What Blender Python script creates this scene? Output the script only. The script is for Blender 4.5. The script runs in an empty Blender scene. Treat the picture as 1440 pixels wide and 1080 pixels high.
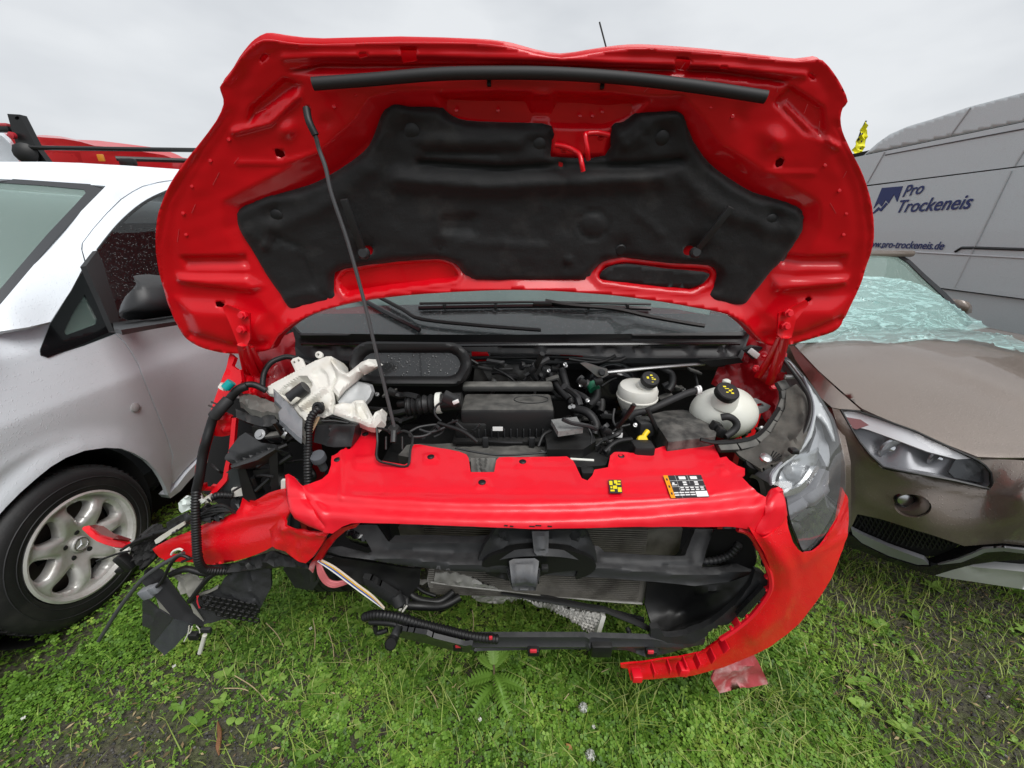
import bpy, bmesh, math, random
import numpy as np
from mathutils import Vector, Matrix
from mathutils.geometry import delaunay_2d_cdt
random.seed(7); rng = np.random.default_rng(7)
SC = bpy.context.scene; COL = SC.collection
R = math.radians
# ------------------------------------------------------------------ camera, sky, sun, exposure
FPX, PITCH, CAMH = 560.0, R(21.1), 1.6
cd = bpy.data.cameras.new('camera'); cam = bpy.data.objects.new('camera', cd); COL.objects.link(cam)
cam.location = (0, 0, CAMH); cam.rotation_euler = (R(90) - PITCH, 0, 0)
cd.sensor_width = 36; cd.lens = 36 * FPX / 1440; cd.clip_start = 0.02; cd.clip_end = 2000
SC.camera = cam
SUN_EL, SUN_AZ = R(57), R(148)          # sun behind the photographer's right shoulder, veiled by cloud
world = bpy.data.worlds.new('World'); SC.world = world; world.use_nodes = True
wt = world.node_tree; wt.nodes.clear()
def wn(t, **k):
    n = wt.nodes.new(t)
    for a, b in k.items(): setattr(n, a, b)
    return n
sky = wn('ShaderNodeTexSky', sky_type='NISHITA', sun_disc=False, sun_elevation=SUN_EL, sun_rotation=SUN_AZ, air_density=1.0, dust_density=4.0)
skys = wn('ShaderNodeMix', data_type='RGBA', blend_type='MULTIPLY'); skys.inputs[0].default_value = 1
skys.inputs[7].default_value = (0.1, 0.1, 0.1, 1)
wt.links.new(sky.outputs[0], skys.inputs[6])
tc = wn('ShaderNodeTexCoord'); mp = wn('ShaderNodeMapping'); mp.inputs['Scale'].default_value = (1, 1, 2.6)
nz = wn('ShaderNodeTexNoise'); nz.inputs['Scale'].default_value = 1.6; nz.inputs['Detail'].default_value = 5; nz.inputs['Roughness'].default_value = .5
wt.links.new(tc.outputs['Generated'], mp.inputs[0]); wt.links.new(mp.outputs[0], nz.inputs['Vector'])
cr = wn('ShaderNodeValToRGB')
cr.color_ramp.elements[0].position = .36; cr.color_ramp.elements[0].color = (.60, .63, .67, 1)
cr.color_ramp.elements[1].position = .62; cr.color_ramp.elements[1].color = (.85, .875, .90, 1)
wt.links.new(nz.outputs[0], cr.inputs[0])
mx = wn('ShaderNodeMix', data_type='RGBA'); mx.inputs[0].default_value = .93
wt.links.new(skys.outputs[2], mx.inputs[6]); wt.links.new(cr.outputs[0], mx.inputs[7])
bg = wn('ShaderNodeBackground'); bg.inputs[1].default_value = 0.50
wo = wn('ShaderNodeOutputWorld'); wt.links.new(mx.outputs[2], bg.inputs[0]); wt.links.new(bg.outputs[0], wo.inputs[0])
sl = bpy.data.lights.new('sun', 'SUN'); sl.energy = 1.5; sl.angle = R(40); sl.color = (1, .985, .965)
sun = bpy.data.objects.new('sun', sl); COL.objects.link(sun)
sdir = Vector((math.sin(SUN_AZ) * math.cos(SUN_EL), math.cos(SUN_AZ) * math.cos(SUN_EL), math.sin(SUN_EL)))
sun.rotation_euler = sdir.to_track_quat('Z', 'Y').to_euler(); sun.location = sdir * 20
SC.view_settings.view_transform = 'Standard'; SC.view_settings.look = 'None'
SC.view_settings.exposure = 1.0; SC.view_settings.gamma = 1; SC.view_settings.use_curve_mapping = False
SC.cycles.max_bounces = 8; SC.cycles.transparent_max_bounces = 12
SC.cycles.caustics_reflective = False; SC.cycles.caustics_refractive = False

# ------------------------------------------------------------------ geometry helpers
CT, ST = math.cos(PITCH), math.sin(PITCH)
def rays(uv):
    uv = np.asarray(uv, float).reshape(-1, 2)
    x = (uv[:, 0] - 720) / FPX; y = (540 - uv[:, 1]) / FPX
    return np.stack([x, CT + y * ST, -ST + y * CT], 1)
C0 = np.array([0, 0, CAMH])
def PY(u, v, Y):
    r = rays([(u, v)])[0]; return C0 + r * (Y / r[1])
def PZ(u, v, Z):
    r = rays([(u, v)])[0]; return C0 + r * ((Z - CAMH) / r[2])
def PXX(u, v, X):
    r = rays([(u, v)])[0]; return C0 + r * (X / r[0])
def yplane(Y): return lambda uv: C0 + rays(uv) * (Y / rays(uv)[:, 1])[:, None]
def zplane(Z): return lambda uv: C0 + rays(uv) * ((Z - CAMH) / rays(uv)[:, 2])[:, None]
def plane(p, n):
    p = np.asarray(p, float); n = np.asarray(n, float)
    def f(uv):
        r = rays(uv); return C0 + r * (((p - C0) @ n) / (r @ n))[:, None]
    return f
def plane3(a, b, c):
    a, b, c = map(np.asarray, (a, b, c)); return plane(a, np.cross(b - a, c - a))
def rbf(ctrl):
    P = np.array([c[:2] for c in ctrl], float) / 300; z = np.array([c[2] for c in ctrl], float)
    n = len(P)
    def k(a, b):
        d = np.linalg.norm(a[:, None] - b[None], axis=2); return np.where(d > 1e-9, d * d * np.log(d + 1e-12), 0)
    A = np.zeros((n + 3, n + 3)); A[:n, :n] = k(P, P) + np.eye(n) * 1e-5
    A[:n, n] = A[n, :n] = 1; A[:n, n + 1:] = P; A[n + 1:, :n] = P.T
    w = np.linalg.lstsq(A, np.r_[z, 0, 0, 0], rcond=None)[0]
    return lambda uv: k(np.asarray(uv, float).reshape(-1, 2) / 300, P) @ w[:n] + w[n] + (np.asarray(uv, float).reshape(-1, 2) / 300) @ w[n + 1:]
def ysurf(*ctrl):
    """surface through points seen at (u, v) and standing at distance Y; smooth in between"""
    if len(ctrl) < 3: return yplane(ctrl[0][2])
    f = rbf(ctrl)
    def g(uv):
        r = rays(uv); return C0 + r * (f(uv) / r[:, 1])[:, None]
    return g
def implicit(Fn, d0=.3, d1=12):
    """points where each view ray first meets Fn(P) = 0"""
    def g(uv):
        r = rays(uv); n = len(r); lo = np.full(n, float(d0)); hi = np.full(n, float(d1))
        ts = np.linspace(d0, d1, 240); f0 = Fn(C0 + r * d0); done = np.zeros(n, bool); prev = f0
        for a, b in zip(ts[:-1], ts[1:]):
            fb = Fn(C0 + r * b); s = (~done) & (np.sign(fb) != np.sign(prev))
            lo[s] = a; hi[s] = b; done |= s; prev = fb
        fl = Fn(C0 + r * lo[:, None])
        for _ in range(30):
            m = (lo + hi) / 2; fm = Fn(C0 + r * m[:, None]); s = np.sign(fm) == np.sign(fl)
            lo = np.where(s, m, lo); hi = np.where(s, hi, m)
        return C0 + r * ((lo + hi) / 2)[:, None]
    return g
def spline(pts, n=6, closed=False):
    P = [np.asarray(p, float) for p in pts]; out = []; N = len(P)
    segs = range(N if closed else N - 1)
    for i in segs:
        if closed: a, b, c, d = P[i - 1], P[i], P[(i + 1) % N], P[(i + 2) % N]
        else: a, b, c, d = P[max(i - 1, 0)], P[i], P[i + 1], P[min(i + 2, N - 1)]
        for k in range(n):
            t = k / n
            out.append(.5 * ((2 * b) + (c - a) * t + (2 * a - 5 * b + 4 * c - d) * t * t + (3 * b - a - 3 * c + d) * t ** 3))
    if not closed: out.append(P[-1])
    return out
def dens(poly, sp, closed=True):
    out = []; N = len(poly)
    for i in range(N if closed else N - 1):
        a = np.asarray(poly[i], float); b = np.asarray(poly[(i + 1) % N], float)
        m = max(1, int(math.ceil(np.linalg.norm(b - a) / sp)))
        for k in range(m): out.append(a + (b - a) * k / m)
    if not closed: out.append(np.asarray(poly[-1], float))
    return np.array(out)
def inside(P, poly):
    P = np.asarray(P, float); x, y = P[:, 0], P[:, 1]; r = np.zeros(len(P), bool); poly = np.asarray(poly, float)
    for i in range(len(poly)):
        x1, y1 = poly[i - 1]; x2, y2 = poly[i]
        c = ((y1 > y) != (y2 > y)) & (x < (x2 - x1) * (y - y1) / (y2 - y1 + 1e-12) + x1); r ^= c
    return r
def linedist(P, pts, closed=False):
    P = np.asarray(P, float); d = np.full(len(P), 1e9); N = len(pts)
    for i in range(N if closed else N - 1):
        a = np.asarray(pts[i], float); b = np.asarray(pts[(i + 1) % N], float); ab = b - a
        t = np.clip(((P - a) @ ab) / (ab @ ab + 1e-12), 0, 1)
        d = np.minimum(d, np.linalg.norm(P - (a + t[:, None] * ab), axis=1))
    return d
def sstep(x): x = np.clip(x, 0, 1); return x * x * (3 - 2 * x)
def fpoly(poly, h, blend, grow=0):
    def f(P):
        d = linedist(P, poly, True); d = np.where(inside(P, poly), d, -d); return h * sstep((d + grow) / blend)
    return f
def fpolyL(poly, h, blend, grow=0):
    def f(P):
        d = linedist(P, poly, True); d = np.where(inside(P, poly), d, -d); x = np.clip((d + grow) / blend, 0, 1); return h * (x * .8 + .2 * sstep(x))
    return f
def fline(pts, h, w): return lambda P: h * np.exp(-(linedist(P, pts) / w) ** 2)
def fdome(c, r, h): return lambda P: h * np.sqrt(np.clip(1 - ((P - np.array(c)) ** 2).sum(1) / r ** 2, 0, 1))
def fgauss(c, r, h): return lambda P: h * np.exp(-((P - np.array(c)) ** 2).sum(1) / r ** 2)
def fnoise(amp, wl, seed=0, oct=3):
    rg = np.random.default_rng(seed); W = []
    for o in range(oct):
        for _ in range(5):
            a = rg.uniform(0, 2 * math.pi); kk = 2 * math.pi / (wl / 2 ** o) * rg.uniform(.7, 1.3)
            W.append((kk * math.cos(a), kk * math.sin(a), rg.uniform(0, 6.28), amp / 2 ** o / 2.2))
    return lambda P: sum(w[3] * np.sin(P[:, 0] * w[0] + P[:, 1] * w[1] + w[2]) for w in W)

def root(name, loc, label, cat, group=None):
    o = bpy.data.objects.new(name, None); COL.objects.link(o); o.location = loc; o.empty_display_size = .1
    o['label'] = label; o['category'] = cat
    if group: o['group'] = group
    return o
def base_of(parent):
    b = np.zeros(3)
    while parent is not None: b = b + np.array(parent.location); parent = parent.parent
    return b
def link(name, verts, faces, mat, parent=None, smooth=True, sharp=38, label=None):
    V = np.asarray(verts, float) - base_of(parent)
    me = bpy.data.meshes.new(name); me.from_pydata(V.tolist(), [], [list(map(int, f)) for f in faces]); me.update()
    if smooth:
        me.polygons.foreach_set('use_smooth', [True] * len(me.polygons))
        if sharp: me.set_sharp_from_angle(angle=R(sharp))
    if mat is not None: me.materials.append(mat)
    o = bpy.data.objects.new(name, me); COL.objects.link(o)
    if parent is not None: o.parent = parent
    if label: o['label'] = label
    return o
def tag(o, label, cat, group=None, kind=None):
    if label: o['label'] = label
    if cat: o['category'] = cat
    if group: o['group'] = group
    if kind: o['kind'] = kind
    return o
class MB:
    """collects simple shapes for one mesh"""
    def __init__(s): s.v = []; s.f = []
    def add(s, V, Fc):
        n = len(s.v); s.v += [tuple(map(float, p)) for p in V]; s.f += [[i + n for i in f] for f in Fc]; return s
    def box(s, c, size, rot=None, bev=0.0):
        x, y, z = [a / 2 for a in size]; b = min(bev, x * .9, y * .9, z * .9)
        bm = bmesh.new(); bmesh.ops.create_cube(bm, size=1)
        for v in bm.verts: v.co = Vector((v.co.x * size[0], v.co.y * size[1], v.co.z * size[2]))
        if b > 0: bmesh.ops.bevel(bm, geom=bm.edges[:], offset=b, segments=2, affect='EDGES', profile=.5)
        M = rot if rot is not None else Matrix.Identity(3)
        bm.verts.index_update(); V = [M @ v.co + Vector(c) for v in bm.verts]; Fc = [[v.index for v in f.verts] for f in bm.faces]; bm.free()
        return s.add(V, Fc)
    def tube(s, pts, r, n=8, cap=True, flat=1.0):
        P = [Vector(map(float, p)) for p in pts]; rr = r if hasattr(r, '__len__') else [r] * len(P); V = []; Fc = []
        t0 = (P[1] - P[0]).normalized(); up = Vector((0, 0, 1)) if abs(t0.z) < .9 else Vector((0, 1, 0))
        a = t0.cross(up).normalized()
        for i, p in enumerate(P):
            t = (P[min(i + 1, len(P) - 1)] - P[max(i - 1, 0)])
            t = t.normalized() if t.length > 1e-9 else t0
            a = (a - t * a.dot(t)); a = a.normalized() if a.length > 1e-6 else t.orthogonal().normalized(); b = t.cross(a)
            for k in range(n):
                an = 2 * math.pi * k / n; V.append(p + (a * math.cos(an) + b * math.sin(an) * flat) * rr[i])
        for i in range(len(P) - 1):
            for k in range(n): Fc.append([i * n + k, i * n + (k + 1) % n, (i + 1) * n + (k + 1) % n, (i + 1) * n + k])
        if cap: Fc.append(list(range(n))[::-1]); Fc.append([(len(P) - 1) * n + k for k in range(n)])
        return s.add(V, Fc)
    def lathe(s, prof, c, axis=(0, 0, 1), n=24, cap=True):
        ax = Vector(axis).normalized(); a = ax.orthogonal().normalized(); b = ax.cross(a); V = []; Fc = []; c = Vector(map(float, c))
        for r_, h in prof:
            for k in range(n):
                an = 2 * math.pi * k / n; V.append(c + ax * h + (a * math.cos(an) + b * math.sin(an)) * max(r_, 1e-5))
        for i in range(len(prof) - 1):
            for k in range(n): Fc.append([i * n + k, i * n + (k + 1) % n, (i + 1) * n + (k + 1) % n, (i + 1) * n + k])
        if cap: Fc.append(list(range(n))[::-1]); Fc.append([(len(prof) - 1) * n + k for k in range(n)])
        return s.add(V, Fc)
    def quad(s, a, b, c, d): return s.add([a, b, c, d], [[0, 1, 2, 3]])
    def build(s, name, mat, parent=None, **k): return link(name, s.v, s.f, mat, parent, **k)

def tri2d(outline, holes, sp):
    outline = np.asarray(outline, float); loops = [dens(outline, sp)] + [dens(h, min(sp * .8, np.linalg.norm(np.diff(np.array(list(h) + [h[0]]), axis=0), axis=1).sum() / 12)) for h in holes]
    pts = []; edges = []
    for L in loops:
        n0 = len(pts); pts += [tuple(p) for p in L]; edges += [(n0 + i, n0 + (i + 1) % len(L)) for i in range(len(L))]
    mn, mxx = outline.min(0), outline.max(0)
    gx = np.arange(mn[0], mxx[0], sp); gy = np.arange(mn[1], mxx[1], sp * .866); G = []
    for j, y in enumerate(gy): G += [(x + (sp / 2 if j % 2 else 0), y) for x in gx]
    if G:
        G = np.array(G); k = inside(G, outline)
        for h in holes: k &= ~inside(G, h)
        G = G[k]
        if len(G):
            k = linedist(G, loops[0], True) > sp * .45
            for L in loops[1:]: k &= linedist(G, L, True) > sp * .45
            pts += [tuple(p) for p in G[k]]
    vo, eo, fo, *_ = delaunay_2d_cdt([Vector(p) for p in pts], edges, [], 0, 1e-5)
    P = np.array([tuple(v) for v in vo]); Fc = np.array([f for f in fo if len(f) == 3])
    cen = P[Fc].mean(1); k = inside(cen, outline)
    for h in holes: k &= ~inside(cen, h)
    return P, Fc[k]
def relief(name, outline, surf, mat, parent=None, holes=(), feats=(), sp=8, thick=.004, back=None, push=0.0, curve=0, **kw):
    """panel whose outline is seen at pixel points, standing on `surf`, with relief features along its normal and a real thickness"""
    if curve: outline = spline(outline, curve, True)
    P, T = tri2d(outline, [spline(h, 3, True) if len(h) > 6 else h for h in holes], sp)
    B = surf(P); e = 1.0
    du = surf(P + [e, 0]) - surf(P - [e, 0]); dv = surf(P + [0, e]) - surf(P - [0, e])
    N = np.cross(du, dv); N /= np.linalg.norm(N, axis=1)[:, None] + 1e-12
    s = np.sign(((C0 - B) * N).sum(1)); s[s == 0] = 1; N *= s[:, None]
    h = np.full(len(P), push)
    for f in feats: h = h + f(P)
    F3 = B + N * h[:, None]
    a, b, c = F3[T[:, 0]], F3[T[:, 1]], F3[T[:, 2]]
    fl = ((np.cross(b - a, c - a)) * (C0 - a)).sum(1) < 0; T = T.copy(); T[fl] = T[fl][:, [0, 2, 1]]
    if not thick: return link(name, F3, T, mat, parent, **kw)
    d = N * thick if back is None else -np.asarray(back, float)[None] * np.ones((len(P), 1))
    n = len(P); cnt = {}
    for t in T:
        for i in range(3): cnt[(t[i], t[(i + 1) % 3])] = 1
    bnd = [ed for ed in cnt if (ed[1], ed[0]) not in cnt]
    faces = T.tolist() + (T[:, ::-1] + n).tolist() + [[j, i, i + n, j + n] for i, j in bnd]
    return link(name, np.vstack([F3, F3 - d]), faces, mat, parent, **kw)
def skirt(name, outline, sa, sb, mat, parent, **kw):
    A = sa(np.array(outline, float)); B = sb(np.array(outline, float)); n = len(A)
    return link(name, np.vstack([A, B]), [[i, (i + 1) % n, n + (i + 1) % n, n + i] for i in range(n)], mat, parent, **kw)
def ptube(name, pts, r, mat, parent=None, n=8, sub=5, ribs=0, Y=None, flat=1.0, **kw):
    """tube through points given as (u, v, Y)"""
    P = [PY(p[0], p[1], p[2] if len(p) > 2 else Y) for p in pts]
    S = spline(P, sub) if len(P) > 2 else [P[0] + (P[1] - P[0]) * t for t in np.linspace(0, 1, sub)]
    if ribs:
        L = [0]
        for a, b in zip(S[:-1], S[1:]): L.append(L[-1] + np.linalg.norm(b - a))
        m = max(8, int(L[-1] / ribs * 4)); q = np.linspace(0, L[-1], m); A = np.array(S)
        S = [np.array([np.interp(x, L, A[:, k]) for k in range(3)]) for x in q]
        rad = [r * (1.0 if (i // 2) % 2 else .84) for i in range(m)]
    else: rad = [r] * len(S)
    return MB().tube(S, rad, n, True, flat).build(name, mat, parent, sharp=50, **kw)
def disc(name, u, v, Y, r, hgt, mat, parent, axis=(0, -1, 0), n=16, rim=.25, **kw):
    c = PY(u, v, Y)
    return MB().lathe([(r, 0), (r, hgt * .7), (r * (1 - rim * .4), hgt), (r * .3, hgt * 1.05)], c, axis, n).build(name, mat, parent, **kw)
def lug(name, src, parent, shift):
    o = src.copy(); COL.objects.link(o); o.parent = parent; o.location = Vector(src.location) + Vector(shift); return o
def ell(c, rx, ry, n=16, rot=0):
    ca, sa = math.cos(rot), math.sin(rot)
    return [(c[0] + rx * math.cos(t) * ca - ry * math.sin(t) * sa, c[1] + rx * math.cos(t) * sa + ry * math.sin(t) * ca) for t in np.linspace(0, 2 * math.pi, n, endpoint=False)]
def oval(u0, v0, u1, v1, r, n=5):
    out = []
    for cx, cy, a0 in ((u1 - r, v0 + r, -90), (u1 - r, v1 - r, 0), (u0 + r, v1 - r, 90), (u0 + r, v0 + r, 180)):
        for k in range(n + 1):
            a = R(a0 + 90 * k / n); out.append((cx + r * math.cos(a), cy + r * math.sin(a)))
    return out

# ------------------------------------------------------------------ materials
def M(name, base, rough=.5, metal=0.0, coat=0.0, spec=.5, bump=(), drops=0, var=None, trans=0, ior=1.45, alpha=1, coatr=.03, sheen=0, subs=0, dust=None, flake=0):
    m = bpy.data.materials.new(name); m.use_nodes = True; nt = m.node_tree; b = nt.nodes['Principled BSDF']; L = nt.links.new
    I = b.inputs; I['Base Color'].default_value = (*base, 1); I['Roughness'].default_value = rough; I['Metallic'].default_value = metal
    I['Coat Weight'].default_value = coat; I['Coat Roughness'].default_value = coatr; I['Specular IOR Level'].default_value = spec
    I['Transmission Weight'].default_value = trans; I['IOR'].default_value = ior; I['Alpha'].default_value = alpha
    if sheen: I['Sheen Weight'].default_value = sheen
    if subs: I['Subsurface Weight'].default_value = subs; I['Subsurface Scale'].default_value = .02
    tc = nt.nodes.new('ShaderNodeTexCoord'); co = tc.outputs['Object']
    def node(t, **k):
        n = nt.nodes.new(t)
        for a, v in k.items(): setattr(n, a, v)
        return n
    def noise(scale, det=4, ro=.55):
        n = node('ShaderNodeTexNoise'); n.inputs['Scale'].default_value = scale; n.inputs['Detail'].default_value = det; n.inputs['Roughness'].default_value = ro
        L(co, n.inputs['Vector']); return n
    col = None
    if var:                                    # (other colour, scale, low, high)
        n = noise(var[1]); mr = node('ShaderNodeMapRange'); mr.inputs[1].default_value = var[2]; mr.inputs[2].default_value = var[3]
        L(n.outputs[0], mr.inputs[0]); mxn = node('ShaderNodeMix', data_type='RGBA'); mxn.inputs[6].default_value = (*base, 1); mxn.inputs[7].default_value = (*var[0], 1)
        L(mr.outputs[0], mxn.inputs[0]); col = mxn.outputs[2]
    if dust:                                   # dust lying on upward faces: (colour, amount)
        g = node('ShaderNodeNewGeometry'); sx = node('ShaderNodeSeparateXYZ'); L(g.outputs['Normal'], sx.inputs[0])
        n = noise(dust[2] if len(dust) > 2 else 40); mu = node('ShaderNodeMath', operation='MULTIPLY'); L(sx.outputs[2], mu.inputs[0]); L(n.outputs[0], mu.inputs[1])
        mr = node('ShaderNodeMapRange'); mr.inputs[1].default_value = .1; mr.inputs[2].default_value = .65; mr.inputs[4].default_value = dust[1]; L(mu.outputs[0], mr.inputs[0])
        mxn = node('ShaderNodeMix', data_type='RGBA'); mxn.inputs[7].default_value = (*dust[0], 1); mxn.inputs[6].default_value = (*base, 1)
        if col: L(col, mxn.inputs[6])
        L(mr.outputs[0], mxn.inputs[0]); col = mxn.outputs[2]
        rr = node('ShaderNodeMapRange'); rr.inputs[3].default_value = rough; rr.inputs[4].default_value = .9; L(mr.outputs[0], rr.inputs[0]); L(rr.outputs[0], I['Roughness'])
    if flake:
        vo = node('ShaderNodeTexVoronoi'); vo.inputs['Scale'].default_value = 900; L(co, vo.inputs['Vector'])
        mr = node('ShaderNodeMapRange'); mr.inputs[3].default_value = 1 - flake; mr.inputs[4].default_value = 1 + flake; L(vo.outputs['Color'], mr.inputs[0])
        mxn = node('ShaderNodeMix', data_type='RGBA', blend_type='MULTIPLY'); mxn.inputs[0].default_value = 1; mxn.inputs[6].default_value = (*base, 1)
        if col: L(col, mxn.inputs[6])
        L(mr.outputs[0], mxn.inputs[7]); col = mxn.outputs[2]
    if col: L(col, I['Base Color'])
    nrm = None
    for sc, st, dist in bump:
        n = noise(sc); bp = node('ShaderNodeBump'); bp.inputs['Strength'].default_value = st; bp.inputs['Distance'].default_value = dist
        L(n.outputs[0], bp.inputs['Height'])
        if nrm: L(nrm, bp.inputs['Normal'])
        nrm = bp.outputs[0]
    base_n = nrm
    if drops:                                  # rain beads of two sizes
        for sc, keep, hgt in ((150, .62, .0011), (330, .5, .0006)):
            sc *= drops
            vo = node('ShaderNodeTexVoronoi'); vo.inputs['Scale'].default_value = sc; L(co, vo.inputs['Vector'])
            mr = node('ShaderNodeMapRange', interpolation_type='SMOOTHSTEP'); mr.inputs[1].default_value = .34; mr.inputs[2].default_value = .12; L(vo.outputs['Distance'], mr.inputs[0])
            sp_ = node('ShaderNodeSeparateColor'); L(vo.outputs['Color'], sp_.inputs[0])
            gt = node('ShaderNodeMath', operation='GREATER_THAN'); gt.inputs[1].default_value = keep; L(sp_.outputs[0], gt.inputs[0])
            mu = node('ShaderNodeMath', operation='MULTIPLY'); L(mr.outputs[0], mu.inputs[0]); L(gt.outputs[0], mu.inputs[1])
            bp = node('ShaderNodeBump'); bp.inputs['Strength'].default_value = .8; bp.inputs['Distance'].default_value = hgt; L(mu.outputs[0], bp.inputs['Height'])
            if nrm: L(nrm, bp.inputs['Normal'])
            nrm = bp.outputs[0]
    if nrm:
        (L(nrm, I['Coat Normal']) if coat and drops else None)
        L(base_n if (coat and drops and base_n) else nrm, I['Normal'])
    return m
RED = M('red_paint', (.66, .0015, .009), .30, coat=.3, spec=.4, bump=((700, .06, .0006),), var=((.58, .0015, .007), 5, .4, .7))
REDWET = M('red_paint_wet', (.70, .0015, .009), .34, coat=.4, drops=1.1)
REDPL = M('red_plastic', (.70, .004, .016), .38, spec=.6, coat=.15, bump=((420, .1, .0006),), var=((.66, .009, .022), 9, .4, .75))
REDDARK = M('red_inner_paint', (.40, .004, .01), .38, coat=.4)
BLK = M('black_plastic', (.008, .0082, .0085), .38, bump=((300, .15, .001),), dust=((.05, .049, .045), .22))
BLKG = M('black_gloss', (.008, .008, .009), .18, coat=.4)
BLKS = M('black_soft', (.006, .006, .0064), .5, bump=((150, .2, .001),))
GRYP = M('grey_plastic', (.018, .0185, .02), .40, bump=((250, .2, .001),), dust=((.075, .074, .07), .32))
DUSTP = M('dusty_plastic', (.03, .03, .029), .6, bump=((160, .2, .001),), dust=((.17, .165, .15), .85, 25))
FELT = M('black_felt', (.0065, .0068, .0075), .58, spec=.38, bump=((520, .6, .0016), (70, .25, .004)), sheen=.15, var=((.030, .029, .028), 13, .54, .82))
RUB = M('rubber', (.016, .016, .017), .62, bump=((200, .2, .001),))
TYRE = M('tyre_rubber', (.010, .010, .0105), .6, bump=((120, .3, .002),), var=((.03, .029, .027), 8, .5, .8))
METAL = M('bare_metal', (.42, .42, .42), .36, metal=.9)
ALU = M('alloy_silver', (.60, .595, .57), .35, metal=.35, coat=.3, var=((.42, .40, .36), 14, .5, .8))
WHP = M('white_plastic', (.66, .65, .60), .45, subs=.0, bump=((90, .12, .001),), var=((.52, .48, .38), 11, .5, .78))
TANK = M('tank_plastic', (.68, .69, .64), .38, bump=((40, .08, .002),), var=((.62, .62, .54), 6, .45, .7))
YEL = M('yellow_plastic', (.78, .55, .01), .4)
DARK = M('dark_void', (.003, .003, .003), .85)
CHROME = M('chrome', (.75, .75, .76), .12, metal=1)
def thin_glass(name, tint, refl=.12, rough=.02, haze=0.0, hazecol=(.6, .62, .62), drops=0):
    """clear sheet: see-through tint plus mirror-like surface, with beads of rain"""
    m = bpy.data.materials.new(name); m.use_nodes = True; nt = m.node_tree; nt.nodes.clear(); L = nt.links.new
    out = nt.nodes.new('ShaderNodeOutputMaterial'); tr = nt.nodes.new('ShaderNodeBsdfTransparent'); tr.inputs[0].default_value = (*tint, 1)
    gl = nt.nodes.new('ShaderNodeBsdfGlossy'); gl.inputs['Roughness'].default_value = rough
    lw = nt.nodes.new('ShaderNodeLayerWeight'); pw = nt.nodes.new('ShaderNodeMath'); pw.operation = 'POWER'; pw.inputs[1].default_value = 4.0
    ad = nt.nodes.new('ShaderNodeMath'); ad.operation = 'MULTIPLY_ADD'; ad.inputs[1].default_value = .8; ad.inputs[2].default_value = refl; ad.use_clamp = True
    mx = nt.nodes.new('ShaderNodeMixShader'); L(lw.outputs['Facing'], pw.inputs[0]); L(pw.outputs[0], ad.inputs[0]); L(ad.outputs[0], mx.inputs[0]); L(tr.outputs[0], mx.inputs[1]); L(gl.outputs[0], mx.inputs[2])
    last = mx.outputs[0]
    tc = nt.nodes.new('ShaderNodeTexCoord')
    if haze:
        df = nt.nodes.new('ShaderNodeBsdfDiffuse'); df.inputs[0].default_value = (*hazecol, 1); m2 = nt.nodes.new('ShaderNodeMixShader'); m2.inputs[0].default_value = haze
        L(last, m2.inputs[1]); L(df.outputs[0], m2.inputs[2]); last = m2.outputs[0]
    if drops:
        vo = nt.nodes.new('ShaderNodeTexVoronoi'); vo.inputs['Scale'].default_value = 110 * drops; L(tc.outputs['Object'], vo.inputs['Vector'])
        mr = nt.nodes.new('ShaderNodeMapRange'); mr.interpolation_type = 'SMOOTHSTEP'; mr.inputs[1].default_value = .4; mr.inputs[2].default_value = .1; L(vo.outputs['Distance'], mr.inputs[0])
        sp = nt.nodes.new('ShaderNodeSeparateColor'); L(vo.outputs['Color'], sp.inputs[0])
        gt = nt.nodes.new('ShaderNodeMath'); gt.operation = 'GREATER_THAN'; gt.inputs[1].default_value = .4; L(sp.outputs[0], gt.inputs[0])
        mu = nt.nodes.new('ShaderNodeMath'); mu.operation = 'MULTIPLY'; L(mr.outputs[0], mu.inputs[0]); L(gt.outputs[0], mu.inputs[1])
        bp = nt.nodes.new('ShaderNodeBump'); bp.inputs['Distance'].default_value = .003; bp.inputs['Strength'].default_value = 1; L(mu.outputs[0], bp.inputs['Height'])
        L(bp.outputs[0], gl.inputs['Normal'])
        df = nt.nodes.new('ShaderNodeBsdfGlossy'); df.inputs['Roughness'].default_value = .25; df.inputs[0].default_value = (.8, .8, .8, 1); L(bp.outputs[0], df.inputs['Normal'])
        ms = nt.nodes.new('ShaderNodeMath'); ms.operation = 'MULTIPLY'; ms.inputs[1].default_value = .16; L(mu.outputs[0], ms.inputs[0])
        m2 = nt.nodes.new('ShaderNodeMixShader'); L(ms.outputs[0], m2.inputs[0]); L(last, m2.inputs[1]); L(df.outputs[0], m2.inputs[2]); last = m2.outputs[0]
    L(last, out.inputs[0]); return m
WIND = thin_glass('windscreen_glass', (.42, .5, .48), .10, haze=.16, hazecol=(.34, .38, .39), drops=1.2)
LENS = thin_glass('lamp_lens', (.94, .95, .95), .05, .03, haze=.06, hazecol=(.7, .72, .72))
SIDEG = thin_glass('side_glass', (.30, .33, .32), .05, drops=1)
GREENG = thin_glass('green_glass', (.42, .55, .5), .10, haze=.32, hazecol=(.30, .42, .37), drops=1.3)

van = root('red_van', (0, 2.6, 0), 'wrecked red van in the middle with its bonnet propped open and its front smashed', 'van')

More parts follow.
